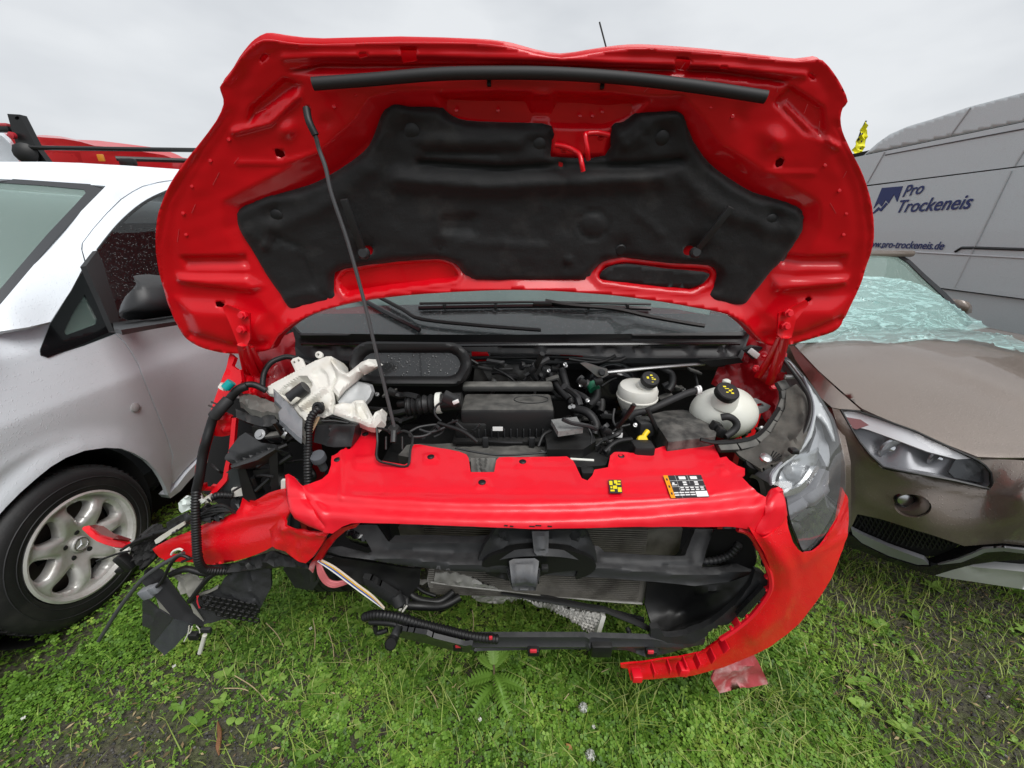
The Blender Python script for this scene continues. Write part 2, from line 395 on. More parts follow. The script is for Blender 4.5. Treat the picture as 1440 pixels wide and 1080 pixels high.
# ================================================================== the open bonnet
hoodY = rbf([(300, 485, 1.14), (724, 410, 1.19), (1150, 480, 1.14), (222, 330, 1.06), (1227, 320, 1.06), (724, 240, 1.14), (370, 70, 1.00), (724, 62, 1.05), (1160, 85, 1.00),
             (470, 240, 1.12), (980, 240, 1.12), (260, 220, 1.03), (1195, 225, 1.03), (724, 330, 1.17)])
def hood_surf(uv):
    r = rays(uv); return C0 + r * (hoodY(uv) / r[:, 1])[:, None]
HOOD = [(371.5, 54.6), (355, 63), (344.5, 73.3), (333, 88), (324.6, 102), (316, 113), (309.4, 122), (312.7, 133), (314.8, 145.6), (304.7, 169), (279.5, 203), (262, 225), (247, 246.7), (237, 264), (230.7, 279), (224, 298), (221, 318), (220, 345), (222, 368), (226, 390), (233, 415), (243, 442), (254, 463), (264, 476), (281, 486), (300, 492), (320, 496), (343, 496.5), (364, 494.6), (381.5, 490), (391, 474), (412.8, 454.7), (440.6, 440.8), (482, 428.6), (538, 419), (607, 412.5), (677, 408.5), (724, 407), (760, 407.8), (789, 409.5), (859, 414.7), (928, 423.4), (980, 432.4), (1022, 441), (1043, 453), (1057, 467), (1070, 480), (1085, 486), (1102, 485), (1119, 482), (1147, 474), (1170, 466), (1182, 456), (1192, 436), (1203, 414), (1213, 390), (1220, 367), (1226, 344), (1228, 322), (1225, 289), (1217.5, 259), (1209, 237), (1198.7, 217.5), (1190, 199), (1183.7, 183.7), (1181, 166), (1184, 152), (1191, 142.5), (1183.7, 122), (1171, 101), (1160, 88), (1150, 82.5), (1123.7, 86), (1075, 81.7), (1000, 74), (925, 68), (887, 67.5), (857, 70.5), (827.5, 75), (790, 80), (756, 75), (722, 66), (700, 62.5), (669, 60), (561, 58), (453, 62), (409, 59), (390, 56)]
PAD = [(550, 142.7), (575, 151), (615, 152), (630, 163.6), (655, 172.7), (720, 175.5), (777, 180), (775, 217.5), (786, 223), (854, 221), (863, 180), (880, 174), (902, 159), (925, 156.7), (955, 153.7), (968, 159), (972, 176), (979, 202), (1000, 232), (1030, 255), (1064, 275), (1097, 283), (1127, 292), (1139, 305), (1137, 326), (1120, 356), (1094, 386), (1081, 400), (1064, 422), (1053, 437), (1036, 438), (1018, 434), (990, 424), (1008, 406), (1012, 388), (1000, 377), (943, 373), (880, 365), (850, 371), (834, 386), (823, 400), (760, 401), (700, 401), (666, 400), (650, 387), (641, 375), (615, 367), (547, 372), (476, 383), (466, 393), (469, 409), (484, 424), (470, 430), (447, 435), (406, 444), (396, 437), (388, 422), (374, 401), (360, 380), (344, 355), (326, 319), (323, 303), (333, 292), (362, 279), (417, 268), (453, 254), (507, 218), (525, 189), (536, 156)]
RECESS = [(316, 285), (380, 252), (449, 214), (492, 178), (520, 140), (560, 128), (700, 130), (860, 136), (960, 138), (990, 170), (1014, 205), (1090, 250), (1150, 285), (1152, 320), (1125, 372), (1075, 432), (1045, 446), (960, 424), (724, 404), (480, 428), (400, 450), (380, 432), (345, 375), (318, 322)]
def hood_edge(P):
    d = linedist(P, HOOD, True); return .004 * np.exp(-(d / 9) ** 2) - .002 * np.exp(-((d - 22) / 8) ** 2)
LSLOT = [(471, 396), (482, 385), (548, 374), (612, 370), (634, 376), (646, 390), (640, 397), (560, 407), (484, 419), (474, 408)]
RSLOT = [(838, 391), (852, 376), (880, 370), (943, 377), (1000, 381), (1008, 390), (1002, 404), (976, 414), (900, 406), (846, 399)]
hf = [fline([(232, 420), (224, 345), (236, 285), (282, 214), (320, 160)], -.003, 3), fline([(1214, 410), (1222, 325), (1212, 262), (1176, 175)], -.003, 3), fpolyL(RECESS, -.036, 40, 4), hood_edge,
      # tray above the pad and the striker plate
      fpolyL([(608, 132), (624, 168), (660, 176), (850, 182), (895, 168), (916, 140), (860, 130), (700, 126)], -.026, 13), fpoly(oval(738, 125, 786, 180, 18), .016, 10),
      fpoly([(775, 176), (772, 220), (786, 226), (856, 224), (868, 176)], .012, 8),
      # front rail under the leading edge
      fpolyL([(395, 102), (455, 88), (724, 86), (1010, 95), (1120, 112), (1100, 122), (1000, 110), (724, 100), (440, 106)], -.018, 6), fline([(400, 80), (560, 76), (724, 80), (1000, 92), (1130, 105)], .008, 6),
      fline([(330, 185), (380, 172), (418, 136)], .010, 5), fline([(1105, 150), (1140, 185), (1175, 205)], .010, 5),
      fpolyL([(345, 180), (400, 140), (430, 120), (400, 108), (350, 150)], -.013, 7), fpolyL([(1085, 145), (1130, 190), (1165, 205), (1160, 150), (1110, 118)], -.013, 7),
      # bosses
      fgauss((404, 181), 13, .013), fgauss((1090, 195), 14, .014), fgauss((460, 172), 9, -.005), fgauss((1040, 168), 10, -.004),
      fline([(335, 229), (395, 229), (450, 214)], .004, 3), fline([(1075, 243), (1145, 243)], .004, 3),
      # pressed ribs beside the hinges and rolled lobes at the rear corners
      fpolyL([(250, 360), (345, 358), (352, 377), (260, 378)], -.013, 5), fpolyL([(244, 384), (350, 386), (374, 405), (352, 412), (250, 398)], .014, 7),
      fpolyL([(1104, 360), (1194, 358), (1188, 377), (1100, 377)], -.013, 5), fpolyL([(1088, 392), (1198, 385), (1191, 402), (1084, 413)], .014, 7),
      fpoly([(238, 412), (330, 416), (376, 440), (390, 470), (372, 494), (320, 497), (268, 478)], .020, 26), fpoly([(1206, 410), (1120, 414), (1078, 436), (1058, 466), (1088, 487), (1130, 480), (1180, 458)], .020, 26),
      fline([(268, 470), (330, 486), (372, 484)], -.008, 4), fline([(1182, 448), (1130, 470), (1086, 476)], -.008, 4),
      fline([(420, 456), (540, 428), (724, 414), (920, 430), (1030, 452)], .005, 9), 
      fpolyL(LSLOT, -.032, 7), fline(LSLOT + LSLOT[:1], .010, 4.5), fpoly(RSLOT, -.02, 9), fline(RSLOT + RSLOT[:1], .009, 4.5),
      fgauss((724, 120), 200, .004), fnoise(.0012, 120, 3)]
hood_holes = [[(386, 210), (391, 209), (399, 213), (401, 219), (396, 222), (388, 219)], [(1091, 226), (1098, 222), (1103, 225), (1100, 233), (1093, 236), (1090, 232)], [(428, 152), (433, 148), (437, 154), (437, 168), (434, 171), (429, 164)],
              [(365, 84), (374, 76), (378, 79), (369, 88)], [(504, 75), (516, 74), (518, 78), (506, 80)], [(563, 66), (586, 66), (586, 85), (567, 88)], [(948, 88), (952, 99), (966, 101), (971, 84), (953, 80)], [(1011, 92), (1022, 93), (1023, 97), (1012, 96)], [(1139, 103), (1148, 110), (1144, 113), (1136, 107)],
              [(304, 424), (311, 423), (318, 427), (315, 430), (307, 429)], [(1131, 420), (1138, 417), (1140, 421), (1134, 424)]]
hood = relief('hood', HOOD, hood_surf, RED, van, holes=hood_holes, feats=hf, sp=4.4, thick=.002, curve=2, sharp=0)
hoodskin = relief('outer_skin', HOOD, hood_surf, RED, hood, feats=[fgauss((724, 250), 500, -.01)], sp=22, thick=.004, push=-.030, curve=2, sharp=0)
# closed rim between the inner frame and the outer skin
rim = spline(HOOD, 3, True); A = hood_surf(np.array(rim)); B_ = A + np.array([0, .034, -.004]); n = len(rim)
MB().add(list(A + [0, .004, 0]) + list(B_), [[i, (i + 1) % n, n + (i + 1) % n, n + i] for i in range(n)]).build('hem', RED, hood, sharp=0)
padN = [lambda P: .020 * sstep(linedist(P, PAD, True) / 10) - .008, fnoise(.0009, 45, 5, 3),
        fline([(590, 231), (700, 239), (790, 234)], -.022, 5), fline([(560, 252), (680, 261), (800, 257), (930, 249)], .020, 13), fline([(790, 234), (900, 235), (960, 227)], -.022, 5), fline([(345, 330), (440, 300), (520, 240)], .007, 12), fline([(1120, 330), (1020, 300), (960, 250)], .007, 12), fpolyL([(560, 196), (600, 186), (740, 188), (740, 212), (600, 212)], .008, 8), fline([(600, 215), (700, 217)], -.008, 4),
        fpolyL([(617, 303), (673, 301), (670, 331), (618, 331)], -.011, 4), fgauss((835, 317), 16, .006), fline(ell((835, 317), 21, 19) + [(856, 317)], -.007, 2.5), fline([(650, 342), (760, 346)], .004, 6), fline([(895, 300), (930, 330)], .005, 6), fpolyL([(866, 186), (896, 178), (912, 200), (886, 214), (868, 210)], .006, 4),
        fgauss((514, 353), 13, -.022), fgauss((978, 352), 14, -.022), fline([(380, 330), (420, 350), (440, 400)], -.008, 4), fline([(400, 420), (450, 410)], .006, 5), fline([(440, 405), (460, 420)], -.007, 3), fgauss((372, 345), 6, .014), fgauss((383, 343), 4.5, -.014), fgauss((364, 335), 4, .008), fgauss((800, 366), 5, .012), fgauss((797, 374), 4, -.010), fline([(412, 350), (440, 372)], .005, 3),
        fline([(880, 205), (900, 190), (915, 178)], .005, 3), fline([(560, 330), (700, 372), (800, 347)], .004, 20), fgauss((724, 300), 130, .008)]
CL = [(576.7, 182, 10), (384, 303, 9), (619, 350, 8), (759, 200.6, 9), (935, 191, 9), (1090, 309, 8.5), (875, 351, 8)]
for c in CL: padN.append(fgauss(c[:2], c[2] * 1.6, -.012))
pad = relief('insulation_pad', PAD, hood_surf, FELT, hood, holes=[ell((514, 355), 8, 7), ell((972, 355), 9, 7)], feats=padN, sp=6, thick=.008, push=-.022, curve=3, sharp=0)
CLIPM = M('clip_black', (.006, .006, .007), .5)
def on_hood(u, v, h): return hood_surf(np.array([[u, v]]))[0] + np.array([0, -1, .05]) * h
for c in CL:
    p = on_hood(c[0], c[1], -.021); MB().lathe([(c[2] / 520, 0), (c[2] / 520, .004), (c[2] / 640, .0065), (.002, .007)], p, (0, -1, -.25), 18).build('pad_clip', CLIPM, pad)
relief('pad_patch', [(846, 390), (857, 379), (885, 374), (940, 381), (993, 386), (1000, 393), (974, 408), (900, 402), (852, 397)], hood_surf, FELT, hood, feats=[fnoise(.001, 40, 2)], sp=6, thick=.01, push=-.022, curve=2, sharp=0)
sealer = M('seam_sealer', (.40, .004, .012), .55)
for a, b in (([(226, 390), (222, 345), (230, 290), (248, 252), (282, 208), (308, 170)]), ([(1220, 372), (1223, 322), (1218, 276), (1203, 232), (1182, 180)])) if False else ():
    pass
for (u, v) in [(258, 300), (262, 330), (270, 262), (296, 226), (322, 196), (350, 440), (300, 446), (1190, 300), (1186, 330), (1180, 268), (1160, 232), (1150, 440), (1120, 452), (560, 106), (640, 96), (800, 97), (880, 101), (990, 112), (470, 150), (500, 132), (1000, 150), (1030, 164), (700, 150), (640, 150), (850, 152), (818, 158), (836, 158)]:
    MB().lathe([(.0045, -.002), (.0042, .0008), (.002, .0014)], on_hood(u, v, .001 - (.024 if 130 < v < 165 and 600 < u < 900 else .0)), (0, -1, .1), 10).build('weld_spot', RED, hood)
SCR = M('scratch', (.62, .10, .11), .5); rgs = np.random.default_rng(3)
for (u, v) in [(930, 90), (955, 100), (990, 120), (1040, 120), (1092, 130), (1100, 150), (1130, 160), (1150, 190), (1010, 150), (905, 130), (300, 260), (330, 230), (270, 300), (360, 160), (620, 130), (560, 120), (480, 110), (1185, 250), (1175, 300), (250, 340)]:
    a = rgs.normal(-1.1, .35); L_ = rgs.uniform(6, 20); MB().tube([on_hood(u, v, .0015), on_hood(u + L_ * math.cos(a) * .5, v + L_ * math.sin(a) * .5, .0016), on_hood(u + L_ * math.cos(a), v + L_ * math.sin(a), .0015)], .0005, 4).build('scratch', SCR, hood)
# rubber strip along the front rail
strip = [(440, 118, .95), (520, 112, .955), (620, 104, .965), (720, 102.5, .97), (800, 104.5, .97), (890, 111, .962), (981, 122, .955), (1077, 136.5, .945)]
ptube('sealing_strip', [(u, v, hoodY([(u, v)])[0] - .022) for u, v, _ in strip], .0125, RUB, hood, n=12, sub=8)
for u, v in ((688, 117), (846, 121)): MB().box(on_hood(u, v, .006), (.009, .012, .016), None, .002).build('strip_stud', BLKS, hood)
# striker hooks
sm = REDPL
def hook(pts): ptube('striker_hook', [(u, v, hoodY([(u, v)])[0] - d) for u, v, d in pts], .006, RED, hood, n=8, sub=5)
hook([(781, 204, .012), (793, 206, .02), (806, 211, .03), (815, 218, .045), (818, 230, .06), (820, 241, .062)])
hook([(856, 190, .012), (842, 187, .022), (826, 188, .03), (823, 192, .04), (826, 212, .05), (827, 224, .04)])
for u, v in ((793, 211), (844, 193)): MB().lathe([(.009, 0), (.009, .006), (.006, .009)], on_hood(u, v, .004), (0, -1, .2), 12).build('bolt', RED, hood)
# two bump levers poking out of the pad
def lever(a, b, w, lab=None):
    pa, pb = on_hood(*a, .030), on_hood(*b, .008); d = pb - pa; L_ = np.linalg.norm(d); z = Vector(d).normalized(); x = z.orthogonal(); x = (Vector((0, -1, 0)) - z * z.y * -1).normalized(); y = z.cross(x)
    Mx = Matrix((y, x, z)).transposed()
    MB().box((pa + pb) / 2, (w, .009, L_), Mx, .003).lathe([(w * .8, -.006), (w * .85, .004), (w * .6, .010)], pb, (0, -1, .1), 14).build('stay_tab', GRYP, hood)
lever((490, 282), (513, 356), .020); lever((1020, 293), (976, 355), .018)
# prop rod
rod_pts = [(431, 153, .985), (434.7, 171, .975), (443.8, 192, .975), (449, 211, .98), (458, 236, .98), (467, 275, .98), (489, 340, .985), (510.6, 418, .985), (524, 474, .98), (540, 540, .975), (555, 602, .965)]
rod = ptube('prop_rod', [(u, v, y) for u, v, y in rod_pts], .0046, M('rod_grey', (.085, .086, .09), .35, metal=.3), van, n=8, sub=6)
ptube('rubber_grip', [(431, 153, .985), (434.7, 171, .972), (443.8, 190, .972)], .0075, BLKS, rod, sub=4)
# hinges
def hinge(pl, arms, pins, Yp):
    h = relief('hood_hinge', pl, ysurf((0, 0, Yp)), RED, van, feats=[lambda P: .004 * np.exp(-(linedist(P, pl, True) / 3) ** 2)], sp=5, thick=.006)
    for a in arms:
        P = [PY(*q) for q in a]; S = spline(P, 5) if len(P) > 2 else P
        MB().tube(S, .012, 8, True, .45).build('hinge_arm', RED, h)
    for u, v in pins: MB().lathe([(.012, 0), (.012, .008), (.008, .009), (.008, .016)], PY(u, v, Yp - .004), (0, -1, .1), 6).build('bolt', REDPL, h)
hinge([(314, 432), (320, 428), (352, 440), (353, 476), (345, 492), (336, 484), (325, 456)], [[(340, 484, 1.08), (344, 505, 1.12), (349, 530, 1.18)], [(350, 488, 1.10), (362, 510, 1.15), (376, 536, 1.22)], [(343, 485, 1.08), (352, 512, 1.13), (366, 540, 1.2)]], [(343, 443), (341, 463)], 1.085)
hinge([(1133, 422), (1136, 427), (1118, 450), (1112, 474), (1100, 478), (1092, 470), (1094, 440)], [[(1104, 474, 1.08), (1098, 498, 1.12), (1090, 524, 1.18)], [(1098, 476, 1.10), (1082, 505, 1.16), (1066, 530, 1.22)], [(1103, 476, 1.09), (1092, 510, 1.14), (1082, 540, 1.2)]], [(1107, 440), (1103, 458)], 1.085)
# ================================================================== front panel over the grille
def panel_F(P):
    Y = P[:, 1] - .16 * P[:, 0] ** 2 ; X = np.abs(P[:, 0])
    return P[:, 2] - np.interp(Y, [.50, .731, .735, .738, .760, .764, .770, .775, 1.2], [-.60, .966, .976, .9785, .9845, .987, .9975, 1.0, 1.051])
panel_surf = implicit(panel_F, .5, 2.2)
PANEL = [(402, 670), (406, 668), (414, 672), (421, 680), (427, 686), (440, 680), (453, 675), (462, 667), (466, 655), (467, 643), (484, 633), (487, 629), (489, 633), (493, 632), (500, 608), (504, 603), (509, 602), (530, 606), (531, 610), (527, 640), (530, 646), (536, 649), (569, 655), (574, 652), (579, 631), (583, 626), (590, 626), (646, 636), (656, 640), (659, 645), (662, 665), (695, 665), (698, 648), (702, 644), (797, 643), (806, 649), (818, 674), (826, 677), (833, 669), (836, 661), (855, 658), (858, 642), (863, 638), (902, 638), (935, 628), (965, 619), (995, 617), (1001, 621), (1012, 645), (1021, 643), (1025, 648), (1036, 656), (1047, 660), (1047, 669), (1043, 672), (1054, 684), (1066, 693), (1076, 700), (1082, 692), (1087, 687), (1094, 685), (1099, 688), (1103, 702), (1106, 724), (1098, 738), (1087, 750), (1072, 756), (1054, 744), (1030, 741), (1002, 741), (891, 741), (766, 744), (702, 742), (600, 738), (506, 735), (494, 736), (481, 741), (468, 750), (459, 747), (433, 738), (415, 728), (408, 716), (405, 704), (403, 690)]
pins = [(514, 612), (475, 648), (606, 644), (735, 651), (678, 680), (873, 643)]
pf = [fline([(430, 690), (452, 718), (459, 747)], .006, 6), fline([(408, 690), (430, 715), (455, 740)], -.005, 4), fline([(1075, 702), (1060, 722), (1050, 738)], .004, 8), 
      fline([(480, 630), (480, 700)], .004, 3), fline([(536, 655), (540, 690)], -.002, 4), fline([(500, 690), (600, 692), (700, 694), (800, 694), (1000, 692)], -.0025, 4),
      fpoly(oval(495, 640, 530, 660, 9), .004, 4), fpoly([(1002, 655), (1020, 652), (1030, 668), (1012, 670)], .004, 5), fline([(700, 654), (835, 656)], .0015, 3), fline([(850, 672), (1000, 664)], -.002, 4),
      lambda P: .0028 * np.exp(-(linedist(P, PANEL, True) / 5) ** 2) * (P[:, 1] < 690),
      fnoise(.0006, 70, 9, 3)]
for u, v in pins: pf.append(fpoly([(u - 11, v - 7), (u + 11, v - 7), (u + 12, v + 8), (u - 12, v + 8)], .003, 3))
panel = relief('grille_panel', PANEL, panel_surf, REDPL, van, feats=pf, sp=3.4, thick=.004, curve=0, sharp=50)
P0 = panel_surf(np.array([[700., 690.], [720., 690.], [700., 680.]])); PN = np.array([0, -.12, .99])
for i, (u, v) in enumerate(pins):
    c = panel_surf(np.array([[float(u), float(v)]]))[0] + [0, 0, .002]
    MB().lathe([(.0095, 0), (.0095, .003), (.006, .005), (.006, .0035), (.001, .003)], c, PN, 14).build('push_pin', BLKS, panel)
for u, v in ((742, 612), (965, 622)): pass
for wg in ([(1076, 701), (1082, 692), (1087, 687), (1094, 684.5), (1099, 688), (1103.5, 702), (1106.5, 724), (1098, 739), (1087, 751), (1072, 757), (1061, 749), (1064, 740), (1074, 722)], [(401, 669), (406, 667), (414, 671.5), (421, 680), (427, 687), (436, 710), (448, 727), (461, 744), (459, 748.5), (433, 739), (415, 729), (407, 716), (404, 704)]):
    relief('panel_wing', wg, panel_surf, REDPL, panel, feats=[lambda P, wg=wg: .007 * sstep(linedist(P, wg, True) / 5), fline([wg[4], wg[-1] if wg[0][0] > 900 else wg[6]], .003, 4)], sp=4, thick=.006, push=.002, sharp=50)
# printed stickers
def sticker(name, q, cells, base, parent, surf, lift=.0055):
    """flat label: base plate plus printed patches given in label fractions"""
    q = np.array(q, float); Pq = surf(q); n = np.cross(Pq[1] - Pq[0], Pq[3] - Pq[0]); n /= np.linalg.norm(n); n *= np.sign(n @ (C0 - Pq[0])); Pq = Pq + n * lift
    def at(a, b): return (Pq[0] * (1 - a) + Pq[1] * a) * (1 - b) + (Pq[3] * (1 - a) + Pq[2] * a) * b
    o = MB().quad(*Pq).build(name, base, parent, smooth=False)
    grp = {}
    for a0, b0, a1, b1, m in cells: grp.setdefault(m, MB()).quad(at(a0, b0) + n * .0006, at(a1, b0) + n * .0006, at(a1, b1) + n * .0006, at(a0, b1) + n * .0006)
    for m, mb in grp.items(): mb.build('print', m, o, smooth=False)
    return o
LBK = M('label_black', (.03, .032, .035), .4); LWH = M('label_white', (.75, .75, .74), .4); LYE = M('label_yellow', (.75, .62, .02), .4); LOR = M('label_orange', (.8, .30, .01), .4)
sticker('warning_sticker', [(855, 677), (873, 677), (875, 696), (857, 696)], [(.05, .1, .3, .42, LYE), (.42, .05, .68, .3, LYE), (.72, .08, .95, .2, LYE), (.30, .45, .62, .7, LYE), (.66, .58, .95, .92, LYE), (.08, .75, .4, .88, LYE), (.1, .52, .25, .66, LYE), (.55, .3, .92, .4, LYE)], LBK, panel, panel_surf)
cells = [(0, 0, .115, 1, LOR)]
for i, y in enumerate((.08, .40, .70)): cells.append((.035, y + .06, .08, y + .16, LBK))
cells += [(.38, .06, .56, .2, LWH), (.68, .06, .86, .2, LWH), (.30, .0, .305, 1, LWH), (.62, 0, .625, .4, LWH), (.12, .25, 1, .262, LWH), (.12, .52, 1, .53, LWH), (.16, .33, .22, .41, LWH), (.14, .42, .28, .46, LWH)]
for k in range(4):
    for j in range(5): cells.append((.33 + .065 * j * 2.0, .55 + .09 * k, .33 + .065 * j * 2.0 + .09, .60 + .09 * k, LWH) if k < 2 else (.12 + .14 * j, .76 + .1 * (k - 2), .24 + .14 * j, .81 + .1 * (k - 2), LWH))
for j in (.44, .74):
    for k in range(2): cells.append((j, .30 + .1 * k, j + .1, .37 + .1 * k, LWH))
cells += [(.68, .74, .985, .98, LWH)]
cells = [c for c in cells if not (c[4] is LWH and c[0] > .66 and c[1] > .72 and c[2] < .98)]
sticker('tyre_pressure_sticker', [(932, 671), (985, 670), (997, 701), (943, 703)], cells, LBK, panel, panel_surf)
# crack marks and scuffs on the lip
for u0, u1, v in ((709, 714, 739), (717, 722, 740), (744, 752, 740), (753, 761, 739), (770, 776, 740)): MB().tube([panel_surf(np.array([[float(u0), float(v)]]))[0] + [0, -.001, .001], panel_surf(np.array([[float(u1), v + .5]]))[0] + [0, -.001, .001]], .0016, 5).build('crack', DARK, panel)

# ================================================================== bumper, standing half of the car
BUMP = [(1072, 756), (1087, 750), (1098, 739), (1106, 724), (1108, 745), (1114, 762), (1121, 772), (1130, 778), (1141, 774), (1152, 766), (1165, 748), (1174, 731), (1181, 706), (1185, 686), (1190, 697), (1193, 715), (1193, 738), (1190, 756), (1185, 774), (1170, 812), (1156, 835), (1143, 853), (1125, 876), (1106, 894), (1084, 909), (1061, 921), (1017, 939), (976, 950), (930, 954), (887, 957), (884, 944), (873, 939), (873, 935), (915, 932), (958, 928), (987, 919), (1003, 909), (1017, 899), (1039, 886), (1055, 872), (1068, 858), (1080, 842), (1087, 828), (1088, 812), (1083, 794), (1076, 778), (1066, 762), (1056, 744)]
bs = ysurf((1056, 744, .765), (1106, 724, .80), (1130, 778, .80), (1185, 686, .94), (1193, 720, .96), (1186, 772, .92), (1143, 853, .86), (1100, 820, .795), (1061, 921, .83), (976, 950, .835), (884, 950, .83), (1017, 899, .82), (1068, 858, .80), (1088, 815, .785), (1140, 800, .83))
bumper = relief('front_bumper', BUMP, bs, REDWET, van, feats=[fnoise(.0005, 60, 2), fline([(1072, 756), (1090, 770), (1108, 800), (1112, 830), (1098, 862), (1060, 895)], .006, 10), fline([(1060, 746), (1075, 772), (1088, 806), (1088, 830), (1070, 860), (1036, 892), (990, 924), (885, 942)], -.008, 6), fline([(1140, 776), (1170, 745), (1190, 700)], .005, 5), fpolyL([(882, 941), (958, 932), (988, 923), (1016, 904), (1024, 912), (992, 934), (960, 943), (888, 951)], -.014, 3.5), fnoise(.0003, 50, 12), fline([(1110, 745), (1130, 790), (1190, 752)], .003, 6)], sp=4.5, thick=.005, curve=0, sharp=60)
# torn flange with clips round the grille hole
fl = [(1040, 742), (1056, 748), (1070, 768), (1080, 790), (1086, 808), (1086, 826), (1076, 844), (1058, 866), (1036, 884), (1016, 897)]
P = [PY(u, v, .80) for u, v in fl]
ptube('bumper_flange', [(u - 3, v + 2, .79) for u, v in fl], .007, REDPL, bumper, n=6, sub=4)
for i in range(1, len(fl) - 1):
    u, v = fl[i]; MB().box(PY(u - 6, v + 1, .795), (.02, .012, .009), Matrix.Rotation(.5 * i, 3, 'Y'), .002).build('clip_tab', REDPL if i % 3 else BLK, bumper)
for (u, v, a) in ((1034, 874, .3), (980, 930, .2), (962, 934, .1), (940, 938, 0), (918, 942, 0), (1000, 922, .3), (1018, 908, .5)):
    MB().box(PY(u, v, .805), (.004, .034, .026), Matrix.Rotation(a, 3, 'Y'), .001).build('clip_tab', REDPL, bumper)
MB().box(PY(895, 950, .80), (.03, .03, .026), None, .004).build('tab_box', REDPL, bumper); MB().box(PY(960, 941, .80), (.028, .03, .03), Matrix.Rotation(.15, 3, 'Y'), .004).build('tab_box', REDPL, bumper)
PALE = M('scuffed_red_plastic', (.34, .05, .06), .5, bump=((90, .3, .002),), var=((.5, .30, .30), 18, .5, .72))
relief('lower_trim', [(1008, 935), (1060, 920), (1066, 930), (1078, 955), (1080, 962), (1012, 975), (1000, 955)], ysurf((1030, 930, .86), (1070, 945, .88), (1010, 970, .84)), PALE, bumper, feats=[fpolyL([(1012, 938), (1058, 924), (1064, 934), (1014, 950)], .012, 4), fpolyL([(1020, 955), (1044, 950), (1050, 970), (1018, 974)], -.010, 4), fpolyL([(1050, 948), (1072, 942), (1078, 960), (1054, 966)], -.010, 4)], sp=7, thick=.004)

# ================================================================== headlight
HL = [(1104, 702), (1098, 688), (1090, 683), (1085, 682), (1084, 672), (1087, 663), (1098, 651), (1113, 640), (1130, 622), (1138, 602), (1142, 588), (1143, 565), (1137, 543), (1128, 527), (1114, 512), (1104, 505), (1106, 502), (1116, 511), (1130, 527), (1143, 543), (1155, 560), (1165, 576), (1173, 590), (1181, 618), (1185, 645), (1185, 668), (1183, 692), (1179, 709), (1172, 727), (1160, 748), (1150, 761), (1140, 771), (1130, 776), (1123, 763), (1116, 747), (1109, 729)]
hs = ysurf((1085, 675, .855), (1104, 702, .82), (1130, 776, .84), (1117, 745, .82), (1184, 690, .955), (1184, 640, .99), (1170, 590, 1.04), (1130, 527, 1.15), (1105, 504, 1.19), (1138, 550, 1.12), (1143, 590, 1.04), (1125, 627, .96), (1150, 690, .865), (1100, 650, .90), (1160, 640, .945))
head = relief('headlight', HL, lambda uv: hs(uv) + np.array([0, .075, -.02]), M('lamp_housing', (.17, .175, .18), .4, bump=((40, .2, .004),), var=((.28, .285, .29), 12, .45, .6)), van, sp=9, thick=.02, curve=2, sharp=60, label='headlight still in place with a clear lens')
skirt('lamp_wall', spline(HL, 2, True), lambda uv: hs(uv) + np.array([0, .006, 0]), lambda uv: hs(uv) + np.array([0, .078, -.02]), M('lamp_wall_grey', (.12, .122, .125), .5, bump=((80, .3, .002),), var=((.2, .2, .2), 14, .45, .7)), head)
SHO = M('lamp_shoulder', (.50, .515, .53), .25, coat=.5, var=((.46, .47, .48), 9, .4, .7))
relief('shoulder', [(1105, 503.5), (1116, 512), (1130, 528), (1155, 561), (1173, 591), (1180, 618), (1176, 622), (1166, 600), (1152, 586), (1149, 606), (1138, 630), (1118, 650), (1102, 662), (1096, 676), (1094, 684), (1087, 681), (1086, 668), (1099, 652), (1131, 623), (1143, 588), (1144, 565), (1131, 532)], lambda uv: hs(uv) + np.array([0, .014, -.004]), SHO, head, feats=[fline([(1112, 512), (1140, 548), (1150, 580), (1142, 618), (1112, 650)], .010, 5), fline([(1150, 560), (1166, 596), (1176, 624)], .006, 4)], sp=4, thick=.006, curve=2, sharp=0)
def hsd(d): return lambda uv: hs(uv) + np.array([0, d, -.3 * d])
CHR2 = M('lamp_reflector', (.50, .51, .52), .3, metal=1, bump=((10, .25, .01),))
LMOD = M('lamp_module', (.17, .17, .19), .35, coat=.3)
relief('reflector', [(1112, 700), (1116, 672), (1130, 655), (1150, 640), (1168, 628), (1172, 645), (1160, 672), (1142, 690), (1124, 700)], hsd(.045), CHR2, head, feats=[fgauss((1140, 665), 16, -.03), fnoise(.0015, 24, 4)], sp=4, thick=.004, curve=2)
relief('chrome_bezel', [(1110, 700), (1118, 696), (1136, 690), (1150, 676), (1160, 660), (1164, 664), (1154, 682), (1138, 698), (1120, 704), (1110, 706)], hsd(.03), CHROME, head, sp=4, thick=.012, curve=2)
relief('lamp_module', [(1110, 722), (1142, 704), (1158, 692), (1172, 664), (1178, 668), (1174, 700), (1160, 716), (1146, 720), (1118, 742)], hsd(.028), LMOD, head, feats=[fline([(1112, 730), (1146, 712), (1170, 694)], .012, 6), fline([(1143, 704), (1147, 720)], -.008, 3)], sp=4, thick=.03, sharp=30)
relief('lamp_module', [(1120, 745), (1146, 724), (1164, 718), (1170, 722), (1152, 752), (1136, 768), (1130, 768)], hsd(.035), M('lamp_dark', (.05, .05, .052), .3), head, feats=[fdome((1133, 752), 9, .015), fline([(1132, 740), (1160, 722)], .008, 3)], sp=4, thick=.02, sharp=30)
relief('side_reflector', [(1150, 640), (1160, 610), (1156, 585), (1148, 570), (1160, 578), (1170, 600), (1178, 630), (1179, 655), (1174, 660), (1168, 630)], hsd(.03), M('lamp_satin', (.30, .31, .33), .4), head, feats=[fline([(1168, 650), (1172, 620), (1162, 590)], -.012, 5)], sp=5, thick=.01, curve=2)
